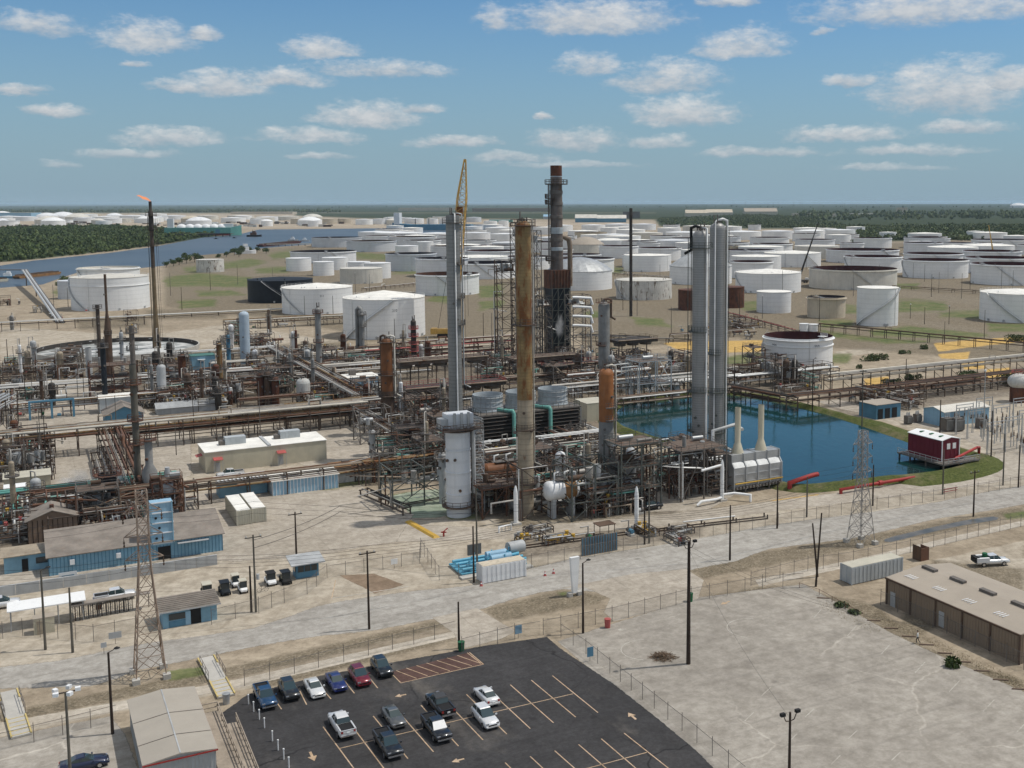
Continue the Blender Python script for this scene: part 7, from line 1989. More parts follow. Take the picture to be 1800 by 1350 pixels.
car('pickup', (.010, .010, .011), 774, 1248, Bk, 'black pickup backed away, its open bed towards the lot', 'pickup truck')
car('pickup', (.010, .012, .015), 767, 1289, Fd, 'black pickup with a silver sunshade in its windscreen', 'pickup truck', True)
car('sedan', (.70, .70, .69), 855, 1230, Bk, 'white sedan parked tail out behind the white SUV', CR_)
car('suv', (.72, .72, .71), 853, 1269, Fd, 'white SUV parked nose out in front of the white sedan', 'SUV')
car('sedan', (.012, .018, .05), 148, 1350, UA, 'dark blue car parked on the small grey lot at the frame bottom', CR_)
car('pickup', (.72, .72, .71), 202, 1055, UA, 'white pickup driving past the turnstiles', 'pickup truck')
car('suv', (.70, .70, .69), 4, 1068, UA, 'white car cut by the frame edge on the plant road', CR_)
car('pickup', (.70, .70, .69), 405, 838, UA + PI, 'white pickup parked by the red porch of the control building', 'pickup truck')
car('pickup', (.012, .012, .013), 1140, 896, UA, 'black truck parked below the green-grey frame tower', 'pickup truck')
# white service truck
T = car('pickup', (.70, .70, .68), 1742, 993, UA * .35, 'white service truck with tool boxes and a green drum on its bed', 'service truck')
T.name = 'service_truck'
for s in (-1, 1): MB().box((-1.9, s * .82, 1.15), (2.2, .45, .75)).build('tool_box', M['white'], T)
MB().cyl((-1.2, 0, 1.15), (-1.2, 0, 2.1), .42, n=14).build('drum', M['green'], T); MB().box((-2.9, 0, 1.2), (.7, 1.6, .9)).build('rear_rack', M['dark'], T)


def cart(u, v, hd, label, body, roof, utv=False):
    P = G(u, v); T = thing('utility_cart' if utv else 'golf_cart', label, 'cart', (P.x, P.y, .02), hd, 'carts parked by the plant gate')
    L, w = (3.0, .75) if utv else (2.4, .6)
    MB().loft([sect(-L / 2, .3, .8, w), sect(-L * .1, .3, .75, w), sect(0, .3, .45, w), sect(L * .22, .3, .45, w), sect(L * .26, .3, .85, w * .95), sect(L / 2, .35, .62, w * .8)], smooth=False).build('body', M[body], T)
    MB().box((-.15, 0, .82), (.55, w * 1.7, .14)).build('seat', M['beige'], T); MB().box((-.45, 0, 1.1), (.12, w * 1.7, .5)).build('backrest', M['beige'], T)
    MB().box((-.1, 0, 1.85), (L * .62, w * 1.9, .1)).build('roof', M[roof], T)
    for x in (-.8, .62):
        for y in (-w * .85, w * .85): MB().cyl((x, y, .6), (x * .95, y, 1.82), .03, n=6).build('roof_post', M['dark'], T)
    MB().quad((.72, -w * .8, .85), (.72, w * .8, .85), (.62, w * .8, 1.8), (.62, -w * .8, 1.8)).build('windshield', M['glaze'], T)
    for x in (-L * .33, L * .33):
        for y in (-w * .9, w * .9): MB().cyl((x, y - .1, .26), (x, y + .1, .26), .26, n=12).build('wheel', M['rubber'], T)


cart(364, 1046, Fd, 'dark utility cart with a pale roof nearest the blue gatehouse', 'dark', 'contw', True)
cart(395, 1043, Fd, 'black utility cart with a black roof', 'black', 'black', True)
cart(414, 1030, Fd, 'white golf cart with a cream roof behind another cart', 'white', 'contw')
cart(427, 1040, Fd, 'white golf cart parked beside the dark wooden pole', 'white', 'contw')
cart(476, 1026, Fd, 'utility cart with a white bonnet and black roof', 'white', 'dark', True)
cart(502, 1024, Fd, 'black utility cart touching the blue guard booth', 'dark', 'black', True)

# bicycle by the gate
P = G(462, 1040); T = thing('bicycle', 'thin dark bicycle leaning by the gate fence', 'bicycle', (P.x, P.y, 0), UA)
for x in (-.52, .52):
    q = MB()
    for k in range(16): q.cyl((x + .33 * math.cos(k * PI / 8), 0, .33 + .33 * math.sin(k * PI / 8)), (x + .33 * math.cos((k + 1) * PI / 8), 0, .33 + .33 * math.sin((k + 1) * PI / 8)), .025, n=5)
    q.build('wheel', M['rubber'], T)
MB().path([(-.52, 0, .33), (-.1, 0, .33), (.35, 0, .8), (-.2, 0, .8), (-.1, 0, .33)], .025, 6).path([(.52, 0, .33), (.38, 0, .9), (.3, 0, 1.0)], .025, 6).build('frame', M['steel'], T)
MB().box((-.22, 0, .92), (.25, .12, .06)).build('saddle', M['rubber'], T); MB().cyl((.3, -.25, 1.0), (.3, .25, 1.0), .02, n=6).build('handlebar', M['steel'], T)

# ---------------------------------------------------------------- the person walking on the lot
P = G(1613, 1131)
T = thing('person', 'person in a white shirt and dark trousers walking along the lot edge', 'person', (P.x, P.y, .02), UA + 2.0)
me = bpy.data.meshes.new('body')
J = [((0, 0, .93), .14), ((0, 0, 1.18), .125), ((.01, 0, 1.40), .15), ((.02, 0, 1.53), .055), ((.05, 0, 1.66), .095), ((.05, 0, 1.76), .075),
     ((0, .19, 1.42), .06), ((-.10, .24, 1.14), .045), ((.04, .24, .92), .035), ((.07, .24, .84), .04), ((0, -.19, 1.42), .06), ((.12, -.24, 1.15), .045), ((.28, -.22, .98), .035), ((.34, -.22, .93), .04),
     ((.02, .10, .86), .095), ((.16, .10, .48), .065), ((.10, .10, .09), .045), ((.24, .10, .04), .04), ((.02, -.10, .86), .095), ((-.06, -.10, .48), .065), ((-.30, -.10, .14), .045), ((-.20, -.10, .04), .04)]
Ed = [(0, 1), (1, 2), (2, 3), (3, 4), (4, 5), (2, 6), (6, 7), (7, 8), (8, 9), (2, 10), (10, 11), (11, 12), (12, 13), (0, 14), (14, 15), (15, 16), (16, 17), (0, 18), (18, 19), (19, 20), (20, 21)]
me.from_pydata([j[0] for j in J], Ed, []); bo_ = link('body', me, T)
sk = bo_.modifiers.new('skin', 'SKIN'); bo_.modifiers.new('sub', 'SUBSURF').render_levels = 1
for i, (_, r_) in enumerate(J): me.skin_vertices[0].data[i].radius = (r_, r_)
me.skin_vertices[0].data[0].use_root = True
t = NT('clothing'); tc = t.n('ShaderNodeTexCoord'); sp = t.n('ShaderNodeSeparateXYZ'); t.l(tc.outputs['Object'], sp.inputs[0])
c = t.mix(t.math('GREATER_THAN', sp.outputs[2], .94), (.02, .022, .028), (.62, .62, .6)); c = t.mix(t.math('GREATER_THAN', sp.outputs[2], 1.52), c, (.42, .26, .18)); c = t.mix(t.math('LESS_THAN', sp.outputs[2], .10), c, (.5, .5, .48))
t.out(c, .85); me.materials.append(t.m)
MB().lathe([(.105, 1.70), (.11, 1.74), (.09, 1.82), (.01, 1.85)], 12, (.04, 0, 0)).build('hair', M['dark'], T)
for y in (-.03, .03): MB().cyl((.13, y, 1.69), (.145, y, 1.69), .012, n=6).build('eye', M['dark'], T)
MB().hexa([(.13, -.012, 1.63), (.165, -.012, 1.63), (.165, .012, 1.63), (.13, .012, 1.63), (.13, -.008, 1.68), (.14, -.008, 1.68), (.14, .008, 1.68), (.13, .008, 1.68)]).build('nose', M['skin'], T)

# ---------------------------------------------------------------- poles, lamps, pylons, wires
PT = {}


def pole(u, vb, vt, mat='pole', lamp=None, label='dark wooden pole', arms=0, r=None, lean=0.0, tr=False, group=None):
    b = G(u, vb); H = ztop(b, vt); s = r or .15
    T = thing('utility_pole' if not lamp else 'lamp_post', label, 'pole' if not lamp else 'lamp post', (b.x, b.y, 0), UA, group)
    MB().cyl((0, 0, 0), (lean, 0, H), s * 1.2, s * .75, 10).build('shaft', M[mat], T)
    PT[(u, vb)] = Vector((b.x, b.y, H))
    for k in range(arms): MB().box((lean, 0, H - .4 - k * 1.2), (2.4, .12, .14)).build('cross_arm', M[mat], T)
    if arms:
        for k in (-1, 0, 1): MB().lathe([(.06, H - .3), (.1, H - .22), (.06, H - .1), (.02, H)], 8, (k * 1.0, 0, 0)).build('insulator', M['lgrey'], T)
    if lamp == 'twin':
        for q in (-1, 1): MB().path([(0, 0, H - .9), (q * .5, 0, H - .8), (q * .75, 0, H - .3)], .05, 6).build('lamp_arm', M['steel'], T); MB().box((q * .9, 0, H - .05), (.5, .35, .3)).build('lamp_head', M['dark'], T)
    elif lamp == 'single': MB().path([(0, 0, H), (.5, 0, H + .2), (.8, 0, H + .4)], .05, 6).build('lamp_arm', M['steel'], T); MB().lathe([(.1, .2), (.35, .05), (.3, 0), (.01, 0)], 12, (.9, 0, H + .3)).build('lamp_head', M['dark'], T)
    elif lamp == 'multi':
        MB().box((0, 0, H), (2.4, .1, .12)).build('lamp_arm', M['steel'], T)
        for a in range(5): MB().box((1.1 * math.cos(a * 1.26), .9 * math.sin(a * 1.26), H + .15), (.5, .4, .35), a).build('lamp_head', M['white2'], T)
    elif lamp == 'high': MB().cyl((0, 0, H - .1), (0, 0, H + .3), .3, n=8).build('lamp_head', M['signw'], T)
    if tr: MB().cyl((.45, 0, H * .42), (.45, 0, H * .42 + .8), .24, n=10).build('transformer_can', M['lgrey'], T)
    return T


for a in ((649, 1106, 968, 'pole', None, 'dark pole in the verge opposite the brown road patch', 1), (807, 1140, 1058, 'pole', None, 'dark pole beside the green utility box'), (521, 975, 900, 'pole', None, 'dark pole behind the blue guard booth', 1), (450, 1076, 940, 'poleg', None, 'grey-brown pole with a can transformer by the carts', 1, None, 0, True),
          (442, 1076, 995, 'pole', None, 'short dark pole next to the can transformer pole'), (80, 1142, 1003, 'poleg', 'single', 'mossy pole with a lamp beside the white canopy'), (128, 1147, 1033, 'poleg', None, 'dark mossy pole beside the white canopy'), (198, 1290, 1147, 'pole', 'single', 'dark pole with one lamp behind the office'),
          (127, 1420, 1217, 'poleg', 'multi', 'pole crowned by five floodlights on the small grey lot'), (1210, 1167, 952, 'pole', 'twin', 'tallest dark pole with twin lamps on the empty lot', 0, .24), (1025, 1113, 990, 'pole', 'single', 'dark lamp pole at the corner between the two lots'), (1386, 1440, 1252, 'pole', 'twin', 'dark pole with twin floodlights at the frame bottom'),
          (1283, 985, 888, 'pole', None, 'dark pole on the gate road verge'), (833, 1024, 925, 'pole', None, 'black pole behind the white roll-off box'), (839, 1008, 858, 'poleg', None, 'tall grey pole behind the white roll-off box'), (1133, 957, 868, 'pole', None, 'dark pole, shorter of a pair by the valve strip'), (1141, 955, 850, 'poleg', None, 'grey pole, taller of a pair by the valve strip'),
          (1366, 929, 845, 'pole', None, 'dark pole in front of the silver furnace'), (1418, 909, 838, 'poleg', None, 'grey pole by the red pipe ramp'), (1434, 1031, 903, 'pole', None, 'leaning dark pole of a crossed pair', 0, None, .9), (1437, 1014, 918, 'pole', None, 'second dark pole of a crossed pair', 0, None, -1.2),
          (1657, 869, 790, 'poleg', None, 'grey pole in front of the maroon pump house'), (1534, 889, 817, 'pole', None, 'dark pole beside the pale lattice pylon'), (1711, 908, 827, 'pole', None, 'dark pole on the gate road past the pump house', 1), (1763, 853, 762, 'poleg', None, 'grey pole by the service road bend'), (1790, 857, 782, 'pole', None, 'dark pole near the service road bend'),
          (1742, 805, 722, 'pole', None, 'dark pole beside the red deck pipe'), (1728, 775, 652, 'galv', 'high', 'tall thin steel lamp mast in the substation yard', 0, .12), (1652, 762, 703, 'pole', None, 'dark pole beside the grey transformers'), (1428, 724, 632, 'pole', 'single', 'tall dark pole on the far bank of the pond'), (1362, 700, 620, 'pole', None, 'dark pole in front of the maroon-lined open tank', 1),
          (1459, 702, 640, 'pole', None, 'dark pole at the pipe rack corner', 1), (1515, 752, 650, 'poleg', None, 'double pole at the pond corner of the substation', 1), (1592, 680, 631, 'pole', None, 'thin dark pole in the sandy scrub'), (1291, 697, 610, 'pole', None, 'dark pole rising past the twin grey columns'), (1132, 706, 620, 'pole', None, 'dark pole in front of the blue-legged frame'), (1209, 692, 590, 'pole', None, 'thin dark pole beside the rear twin column')):
    pole(*a)
# slim poles and lamp masts scattered through the plant and tank farm
for i, (u, vb, vt) in enumerate(((14, 640, 596), (25, 652, 608), (33, 690, 634), (46, 722, 640), (58, 715, 668), (74, 832, 722), (83, 845, 732), (46, 852, 772), (138, 715, 652), (149, 720, 655), (174, 745, 690), (205, 762, 695), (226, 872, 765), (188, 742, 700), (70, 825, 740), (342, 780, 690), (458, 775, 670), (310, 800, 742), (405, 770, 725),
                                 (95, 545, 500), (120, 540, 505), (320, 545, 505), (300, 520, 480), (418, 500, 465), (370, 510, 470), (480, 505, 470), (536, 560, 520), (586, 568, 520), (625, 520, 480), (650, 525, 482), (694, 600, 560), (790, 540, 500), (870, 560, 520), (850, 600, 550), (865, 612, 550), (1040, 560, 520), (1095, 545, 505), (1120, 555, 510),
                                 (1180, 585, 540), (1300, 560, 515), (1340, 560, 520), (1375, 520, 475), (1440, 565, 520), (1500, 520, 480), (1600, 560, 535), (1625, 570, 540), (1660, 600, 565), (1730, 595, 545), (1668, 570, 538), (1605, 490, 462), (1625, 495, 465), (1637, 522, 482), (1650, 515, 478), (1690, 525, 480), (1705, 510, 478), (1760, 510, 470), (1780, 515, 475),
                                 (1240, 480, 450), (1380, 470, 445), (1398, 470, 448), (1417, 475, 450), (1470, 500, 470), (1545, 495, 465), (1115, 470, 445), (1060, 470, 440), (940, 480, 450), (1000, 460, 435), (1160, 500, 465), (760, 480, 455), (700, 470, 445), (560, 480, 450), (610, 490, 462))):
    pole(u, vb, vt, ('pole', 'steel2', 'poleg')[i % 3], 'high' if vb < 640 and i % 4 == 0 else None, 'slim dark light pole' if vb < 640 and i % 4 == 0 else 'slim dark plant pole', 0, .10 if vb > 640 else .14, group='slim poles through the plant and tank farm')


def pylon(label, u, vb, vt, half, top, mat, arms, rz=UA):
    b = G(u, vb); H = ztop(b, vt); T = thing('lattice_pylon', label, 'pylon', (b.x, b.y, 0), rz); m = M[mat]; f = MB()
    zs = [0]; n = 11
    for i in range(n): zs.append(zs[-1] + (1.5 - .09 * i))
    zs = [z * H / zs[-1] for z in zs]
    W = lambda z: half + (top - half) * min(1, z / (H * .62))
    for z0, z1 in zip(zs[:-1], zs[1:]):
        a, b_ = W(z0), W(z1); c0 = [(-a, -a, z0), (a, -a, z0), (a, a, z0), (-a, a, z0)]; c1 = [(-b_, -b_, z1), (b_, -b_, z1), (b_, b_, z1), (-b_, b_, z1)]
        for j in range(4):
            k = (j + 1) % 4
            f.cyl(c0[j], c1[j], .085, n=4, cap=False); f.cyl(c0[j], c1[k], .045, n=4, cap=False); f.cyl(c0[k], c1[j], .05, n=4, cap=False); f.cyl(c1[j], c1[k], .05, n=4, cap=False)
    f.build('lattice', m, T)
    for z in arms:
        for s in (-1, 1):
            q = MB(); e = (s * (top + 1.6), 0, z)
            for y in (-top, top): q.cyl((s * top, y, z), e, .06, n=4).cyl((s * top, y, z + 1.0), e, .05, n=4)
            q.build('cross_arm', m, T); MB().lathe([(.05, -1.3), (.13, -1.1), (.05, -.9), (.13, -.7), (.05, -.5), (.02, 0)], 6, e).build('insulator', M['brown'], T)
    for x in (-half, half):
        for y in (-half, half): MB().box((x, y, .3), (.9, .9, .7)).build('footing', M['conc'], T)
    return T, H


pylon('brown lattice pylon standing on the near verge', 264, 1188, 862, 1.8, .65, 'lattice', (15.5, 18.5, 21.5))
pylon('pale lattice pylon standing beside the gate road ditch', 1513, 955, 757, 1.75, .6, 'lattice2', (13, 15.5, 18))


def wire(label, pts, sag=.8, r=.022, group=None):
    P = [];
    for a, b in zip(pts[:-1], pts[1:]):
        a, b = Vector(a), Vector(b)
        for k in range(13):
            s = k / 12; p = a.lerp(b, s); p.z -= sag * 4 * s * (1 - s); P.append(p)
    o = MB().path(P, r, 4).build('overhead_wire', M['wire']); tag(o, label, 'wire', group, at=P[len(P) // 2])


def W3(u, v, k, dz=0.0): # a point above the base of pixel (u,v) at height k
    p = G(u, v); p.z = k; return p


WG = 'overhead wires along the plant road'
for i in range(4):
    wire('overhead wire strung along the gate road poles', [W3(-60, 1150 + i * 3, 11.5 - i * .5), W3(264, 1120, 11.8 - i * .6), W3(649, 1080, 10.4 - i * .5), W3(1010, 1010 - i, 10 - i * .3), W3(1283, 985, 9.4 - i * .4), W3(1513, 930, 11 - i * .5), W3(1860, 860, 11)], .7, .02, WG)
for i in range(3):
    wire('overhead wire strung over the concrete yard', [W3(-40, 1045, 10 - i), W3(245, 1010, 10.6 - i), W3(450, 985, 10.2 - i), W3(833, 975, 8.6 - i * .6), W3(1141, 955, 9.5 - i * .6), W3(1513, 905, 10 - i)], .6, .02, WG)
for i in range(2):
    wire('thin wire sagging over the empty lot', [PT[(1210, 1167)] + Vector((i * .6, 0, -.6 - i)), W3(1640, 1200, 7.2), W3(1900, 1270, 8)], 1.6, .012, WG)
    wire('heavier wire from the carts pole to the plant', [PT[(450, 1076)] + Vector((0, 0, -.8 - i * 1.2)), W3(600, 985, 9.4 - i), W3(839, 1008, 10 - i)], .5, .035, WG)
wire('thin wire from the lot lamp pole to the pole at the frame bottom', [PT[(1210, 1167)] + Vector((0, 0, -1)), PT[(1386, 1440)] + Vector((0, 0, -.6))], 1.2, .012, WG)
wire('wire strung past the maroon-lined open tank', [PT[(1291, 697)], PT[(1362, 700)], PT[(1428, 724)], PT[(1515, 752)]], 1.0, .03, WG)

# ---------------------------------------------------------------- chain link fences
t = NT('chain_link'); tc = t.n('ShaderNodeTexCoord'); v = tc.outputs['Object']
mfence = t.out((.20, .20, .19), .6, alpha=.13)
mfence2 = NT('slatted_mesh').out((.22, .22, .21), .7, alpha=.45)


def fence(label, px, h=2.2, step=3.0, m=None, barbed=True, pm='steel2'):
    P = [G(u, v) for u, v in px]; o = P[0]; T = thing('chain_link_fence', label, 'fence', (o.x, o.y, 0), 0)
    mesh = MB(); rail = MB()
    cnt = 0; tot = sum((b - a).length for a, b in zip(P[:-1], P[1:])); step = max(step, tot / 95)
    for a, b in zip(P[:-1], P[1:]):
        a = a - o; b = b - o; d = (b - a); n = max(1, round(d.length / step))
        mesh.quad((a.x, a.y, .05), (b.x, b.y, .05), (b.x, b.y, h), (a.x, a.y, h))
        rail.cyl((a.x, a.y, h), (b.x, b.y, h), .03, n=5, cap=False)
        for i in range(n):
            p = a + d * (i / n); MB().cyl((p.x, p.y, 0), (p.x, p.y, h + (.35 if barbed else 0)), .04, n=5).build('post', M[pm], T)
    mesh.build('mesh_panel', m or mfence, T); rail.build('top_rail', M[pm], T)
    return T


fence('chain link fence in front of the turnstiles and canopy', [(-30, 1128), (40, 1118), (165, 1128), (275, 1106)])
fence('chain link fence from the gatehouse past the carts', [(372, 1098), (455, 1078), (500, 1060), (540, 1045), (573, 1018)])
fence('chain link vehicle gate beside the guard booth', [(575, 1016), (640, 1006), (738, 991)], 2.0)
fence('chain link fence corner around the blue pump skid', [(738, 991), (740, 970), (772, 1020), (840, 1014)])
fence('chain link fence along the valve strip and the pond road', [(905, 1004), (1020, 983), (1120, 965), (1230, 945), (1345, 928), (1500, 902), (1660, 878), (1830, 850)])
fence('chain link fence on the street side of the asphalt lot', [(430, 1206), (560, 1174), (690, 1142), (800, 1116)], 2.0)
fence('chain link double gate of the asphalt lot', [(812, 1148), (905, 1124), (950, 1116)], 2.0)
fence('chain link fence along the empty concrete lot', [(955, 1116), (1076, 1093), (1215, 1058), (1340, 1036), (1412, 1030)], 2.1)
fence('chain link fence between the asphalt and concrete lots', [(986, 1120), (1030, 1150), (1072, 1184), (1150, 1246), (1225, 1306), (1310, 1378)], 1.9)
fence('chain link fence behind the pale container', [(1320, 1030), (1420, 1004), (1500, 992), (1600, 972), (1700, 948), (1830, 918)])
fence('chain link fence along the warehouse wall', [(1548, 1064), (1640, 1102), (1740, 1150), (1830, 1192)], 2.2)
fence('chain link fence beside the small grey lot', [(-20, 1325), (60, 1305), (160, 1280), (205, 1268)], 2.0)
fence('rusty pipe rail along the lot corner by the crossed poles', [(1405, 1034), (1440, 1046), (1510, 1085)], .9, barbed=False, pm='rusty')
# sign plates on fences
for (u, v, w, h, m_, lab) in ((693, 1000, 1.1, .9, 'signw', 'white notice plate on the vehicle gate'), (911, 1122, 1.0, 1.2, 'blue3', 'pale blue notice plate on the double gate'), (1037, 1162, .9, 1.3, 'blue', 'blue notice plate on the fence between the lots'), (203, 1132, 1.6, .9, 'lgrey', 'grey notice plate on the turnstile fence'), (183, 1150, .7, .7, 'lgrey', 'small grey notice plate near the verge'), (174, 1082, .8, .7, 'orange', 'orange notice plate beside the turnstiles')):
    P = G(u, v); T = thing('notice_sign', lab, 'sign', (P.x, P.y, 0), UA)
    MB().box((0, -.1, 1.3), (w, .04, h)).build('plate', M[m_], T); MB().cyl((0, 0, 0), (0, 0, 1.6), .03, n=6).build('post', M['steel2'], T)
# ---------------------------------------------------------------- plants and the far country
def foliage(lo, hi, mid):
    t = NT('leaves'); g = t.n('ShaderNodeNewGeometry'); tc = t.n('ShaderNodeTexCoord')
    n = t.noise(tc.outputs['Object'], .06, 4, .6); r = g.outputs['Random Per Island']
    c = t.mix(r, lo, hi); c = t.mix(t.ramp(n, .4, .65), c, t.mix(r, lo, mid))
    return t.out(c, .8, spec=.2)


MF = foliage((.040, .062, .022), (.10, .135, .045), (.085, .10, .035))
MF2 = foliage((.06, .085, .04), (.125, .155, .065), (.13, .14, .07))


def crown(V, F, c, rx, rz, n, s, q):
    for _ in range(n):
        a = q.uniform(0, 2 * PI); z = q.uniform(-.75, 1); k = math.sqrt(max(0, 1 - z * z)) * q.uniform(.55, 1.08)
        p = Vector((c[0] + rx * k * math.cos(a), c[1] + rx * k * math.sin(a), c[2] + rz * z * q.uniform(.7, 1.05)))
        d = Vector((q.uniform(-1, 1), q.uniform(-1, 1), q.uniform(-.6, .9))).normalized(); e = d.orthogonal().normalized() * s * q.uniform(.6, 1.3); f = d.cross(e).normalized() * s * q.uniform(.6, 1.3)
        i = len(V); V += [tuple(p - e - f * .4), tuple(p + e - f * .4), tuple(p + e * .5 + f), tuple(p - e * .5 + f)]; F.append((i, i + 1, i + 2, i + 3))


def mesh_obj(name, V, F, mat, parent=None, kind=None):
    me = bpy.data.meshes.new(name); me.from_pydata(V, [], F); me.materials.append(mat); me.update(); return link(name, me, parent, kind)


def woods(name, polys, count, hlo, hhi, mat, seed, leaf=20, mass=True):
    """a wood too dense to count: crowns over a world-space area"""
    q = random.Random(seed); V = []; F = []
    for poly, cnt in zip(polys, count):
        W_ = [G(u, v) for u, v in poly]; xs = [p.x for p in W_]; ys = [p.y for p in W_]
        n = 0; tries = 0
        while n < cnt and tries < cnt * 30:
            tries += 1; x, y = q.uniform(min(xs), max(xs)), q.uniform(min(ys), max(ys)); ins = False
            for i in range(len(W_)):
                a, b = W_[i], W_[i - 1]
                if (a.y > y) != (b.y > y) and x < (b.x - a.x) * (y - a.y) / (b.y - a.y) + a.x: ins = not ins
            if not ins: continue
            n += 1; h = q.uniform(hlo, hhi) * (1.3 if q.random() < .12 else 1); r = h * q.uniform(.38, .6)
            i0 = len(V)
            crown(V, F, (x, y, h * .55), r, h * .48, leaf, r * .42, q)
            # solid heart of the crown
            k = len(V); m = 6
            for zz, rr in ((.05, .6), (.5, .85), (.85, .5)):
                for j in range(m): a = j * PI / 3 + q.random() * .4; V.append((x + r * rr * math.cos(a) * q.uniform(.8, 1.1), y + r * rr * math.sin(a) * q.uniform(.8, 1.1), h * zz))
            for L_ in (0, 1):
                for j in range(m): F.append((k + L_ * m + j, k + L_ * m + (j + 1) % m, k + (L_ + 1) * m + (j + 1) % m, k + (L_ + 1) * m + j))
            F.append(tuple(k + 2 * m + j for j in range(m)))
    return mesh_obj(name, V, F, mat, None, 'stuff')


woods('riverside_woods', [[(-80, 404), (190, 399), (320, 405), (415, 412), (360, 416), (268, 433), (190, 443), (60, 456), (-80, 466)], [(-500, 404), (-80, 404), (-80, 468), (-500, 500)]], [4300, 700], 4.5, 8.5, MF, 1, 14)
woods('terminal_woods', [[(1155, 386), (1330, 378), (1420, 384), (1510, 404), (1500, 400), (1300, 401), (1165, 397)], [(1390, 401), (1800, 398), (1860, 399), (1860, 422), (1640, 424), (1512, 421), (1505, 406)]], [2300, 3300], 5, 9, MF2, 2, 12)
woods('far_woods', [[(-300, 371.5), (600, 371.5), (600, 374.0), (-300, 374)], [(1400, 376), (1900, 374), (1900, 384), (1400, 389)], [(-700, 362.5), (2500, 362.5), (2500, 366), (-700, 366)]], [700, 500, 900], 10, 22, MF2, 3, 10)
# shrubs and trees one can tell apart
sh = [(315, 466, 9), (328, 463, 11), (342, 461, 10), (305, 468, 8), (352, 459, 7), (398, 452, 7), (412, 449, 10), (424, 447, 11), (420, 452, 8), (440, 445, 8), (452, 443, 7), (468, 446, 8), (292, 470, 6), (385, 455, 6), (115, 502, 8), (106, 508, 6), (1475, 425, 9), (1500, 430, 8)]
for i, (u, v, h) in enumerate(sh):
    q = random.Random(50 + i); P = G(u, v); T = thing('tree', 'bushy green tree on the river bank' if u < 600 else 'bushy green tree behind the far tanks', 'tree', (P.x, P.y, 0), 0, 'river bank trees' if u < 600 else 'trees by the tanks')
    tr_ = MB().cyl((0, 0, 0), (.3, .1, h * .5), .28, .14, 7).cyl((.15, 0, h * .3), (h * .2, .3, h * .55), .14, .06, 6).cyl((.1, 0, h * .35), (-h * .18, -.4, h * .6), .13, .06, 6); tr_.build('trunk', M['pole'], T)
    V, F = [], []
    for k in range(6): crown(V, F, (q.uniform(-.3, .3) * h, q.uniform(-.3, .3) * h, h * q.uniform(.4, .75)), h * .3, h * .24, 70, h * .055, q)
    mesh_obj('crown', V, F, MF, T)
for i, (u, v, h, w, lab) in enumerate(((1672, 1172, 1.5, 1.4, 'leafy green bush at the near corner of the tan warehouse'), (1528, 634, 2.2, 9, 'dark scrub thicket on the pale earth past the open tank'), (1545, 632, 2.4, 8, 'dark scrub thicket with yellow flowers nearby'), (1512, 648, 1.6, 3, 'small scrub bush near the pipe track'), (1625, 614, 2, 5, 'round olive bush by the sand'), (1590, 622, 1.6, 6, 'low olive scrub by the sand'),
                                       (1790, 600, 3, 12, 'dark bush patch at the sandy frame edge'), (1785, 676, 4, 12, 'tall dark bushes behind the pale topped rack'), (1575, 676, 2, 9, 'green scrub under the rusty pipe rack'), (1610, 668, 2.2, 7, 'green scrub among the rack posts'), (1705, 664, 2.5, 10, 'green scrub beside the sandy strip'), (1480, 1066, .7, 1.6, 'weedy bush by the crossed poles'), (1500, 1078, .6, 1.6, 'low weeds along the rusty rail'))):
    q = random.Random(80 + i); P = G(u, v); T = thing('bush', lab, 'bush', (P.x, P.y, 0), 0); V, F = [], []
    for k in range(max(3, int(w))): crown(V, F, (q.uniform(-.5, .5) * w * .8, q.uniform(-.3, .3) * w * .5, h * .4), max(.7, w * .16), h * .55, 60, .16 + h * .05, q)
    mesh_obj('foliage', V, F, MF2 if i else MF, T)
    MB().cyl((0, 0, 0), (.1, 0, h * .5), .08, .04, 6).build('stem', M['pole'], T)
# dry brush pile on the empty lot
P = G(1165, 1156); q = random.Random(5); mb = MB()
for k in range(260):
    a = q.uniform(0, 2 * PI); r_ = q.uniform(0, 1.7); z = max(.05, .75 * (1 - r_ / 1.7)) * q.uniform(.2, 1.1); b_ = q.uniform(0, 2 * PI); l_ = q.uniform(.4, 1.0)
    mb.cyl((r_ * math.cos(a), r_ * .8 * math.sin(a), z), (r_ * math.cos(a) + l_ * math.cos(b_), r_ * .8 * math.sin(a) + l_ * .8 * math.sin(b_), max(.03, z + q.uniform(-.3, .25))), .03, n=4)
o = mb.build('brush_heap', paint((.16, .11, .07), .3)); o.location = P; tag(o, 'heap of dry brown brush on the empty lot', 'brush', at=P)
V, F = [], []; q = random.Random(9)
for (x0, y0, x1, y1, n) in ((1540, 1075, 1800, 1200, 3200), (1440, 1050, 1540, 1100, 900)):
    for _ in range(n):
        s = q.random(); u = x0 + (x1 - x0) * s + q.uniform(-12, 12); v = y0 + (y1 - y0) * s + q.uniform(2, 14); p = G(u, v); h = q.uniform(.04, .16); a = q.uniform(0, PI); dx, dy = .035 * math.cos(a), .035 * math.sin(a)
        i = len(V); V += [(p.x - dx, p.y - dy, 0), (p.x + dx, p.y + dy, 0), (p.x + q.uniform(-.1, .1), p.y + q.uniform(-.1, .1), h)]; F.append((i, i + 1, i + 2))
mesh_obj('dry_grass', V, F, foliage((.26, .21, .13), (.40, .33, .22), (.26, .22, .12)), None, 'stuff')

# ---------------------------------------------------------------- river craft
def hull(T, L, w, h, mat, name='hull', bow=.25):
    MB().loft([[(x, -w * k, 0), (x, -w * k * 1.05, z), (x, w * k * 1.05, z), (x, w * k, 0)] for x, k, z in ((-L / 2, .9, h), (-L * .3, 1, h), (L * (.5 - bow), 1, h), (L * .44, .55, h * 1.15), (L / 2, .06, h * 1.3))], smooth=False).build(name, M[mat], T)


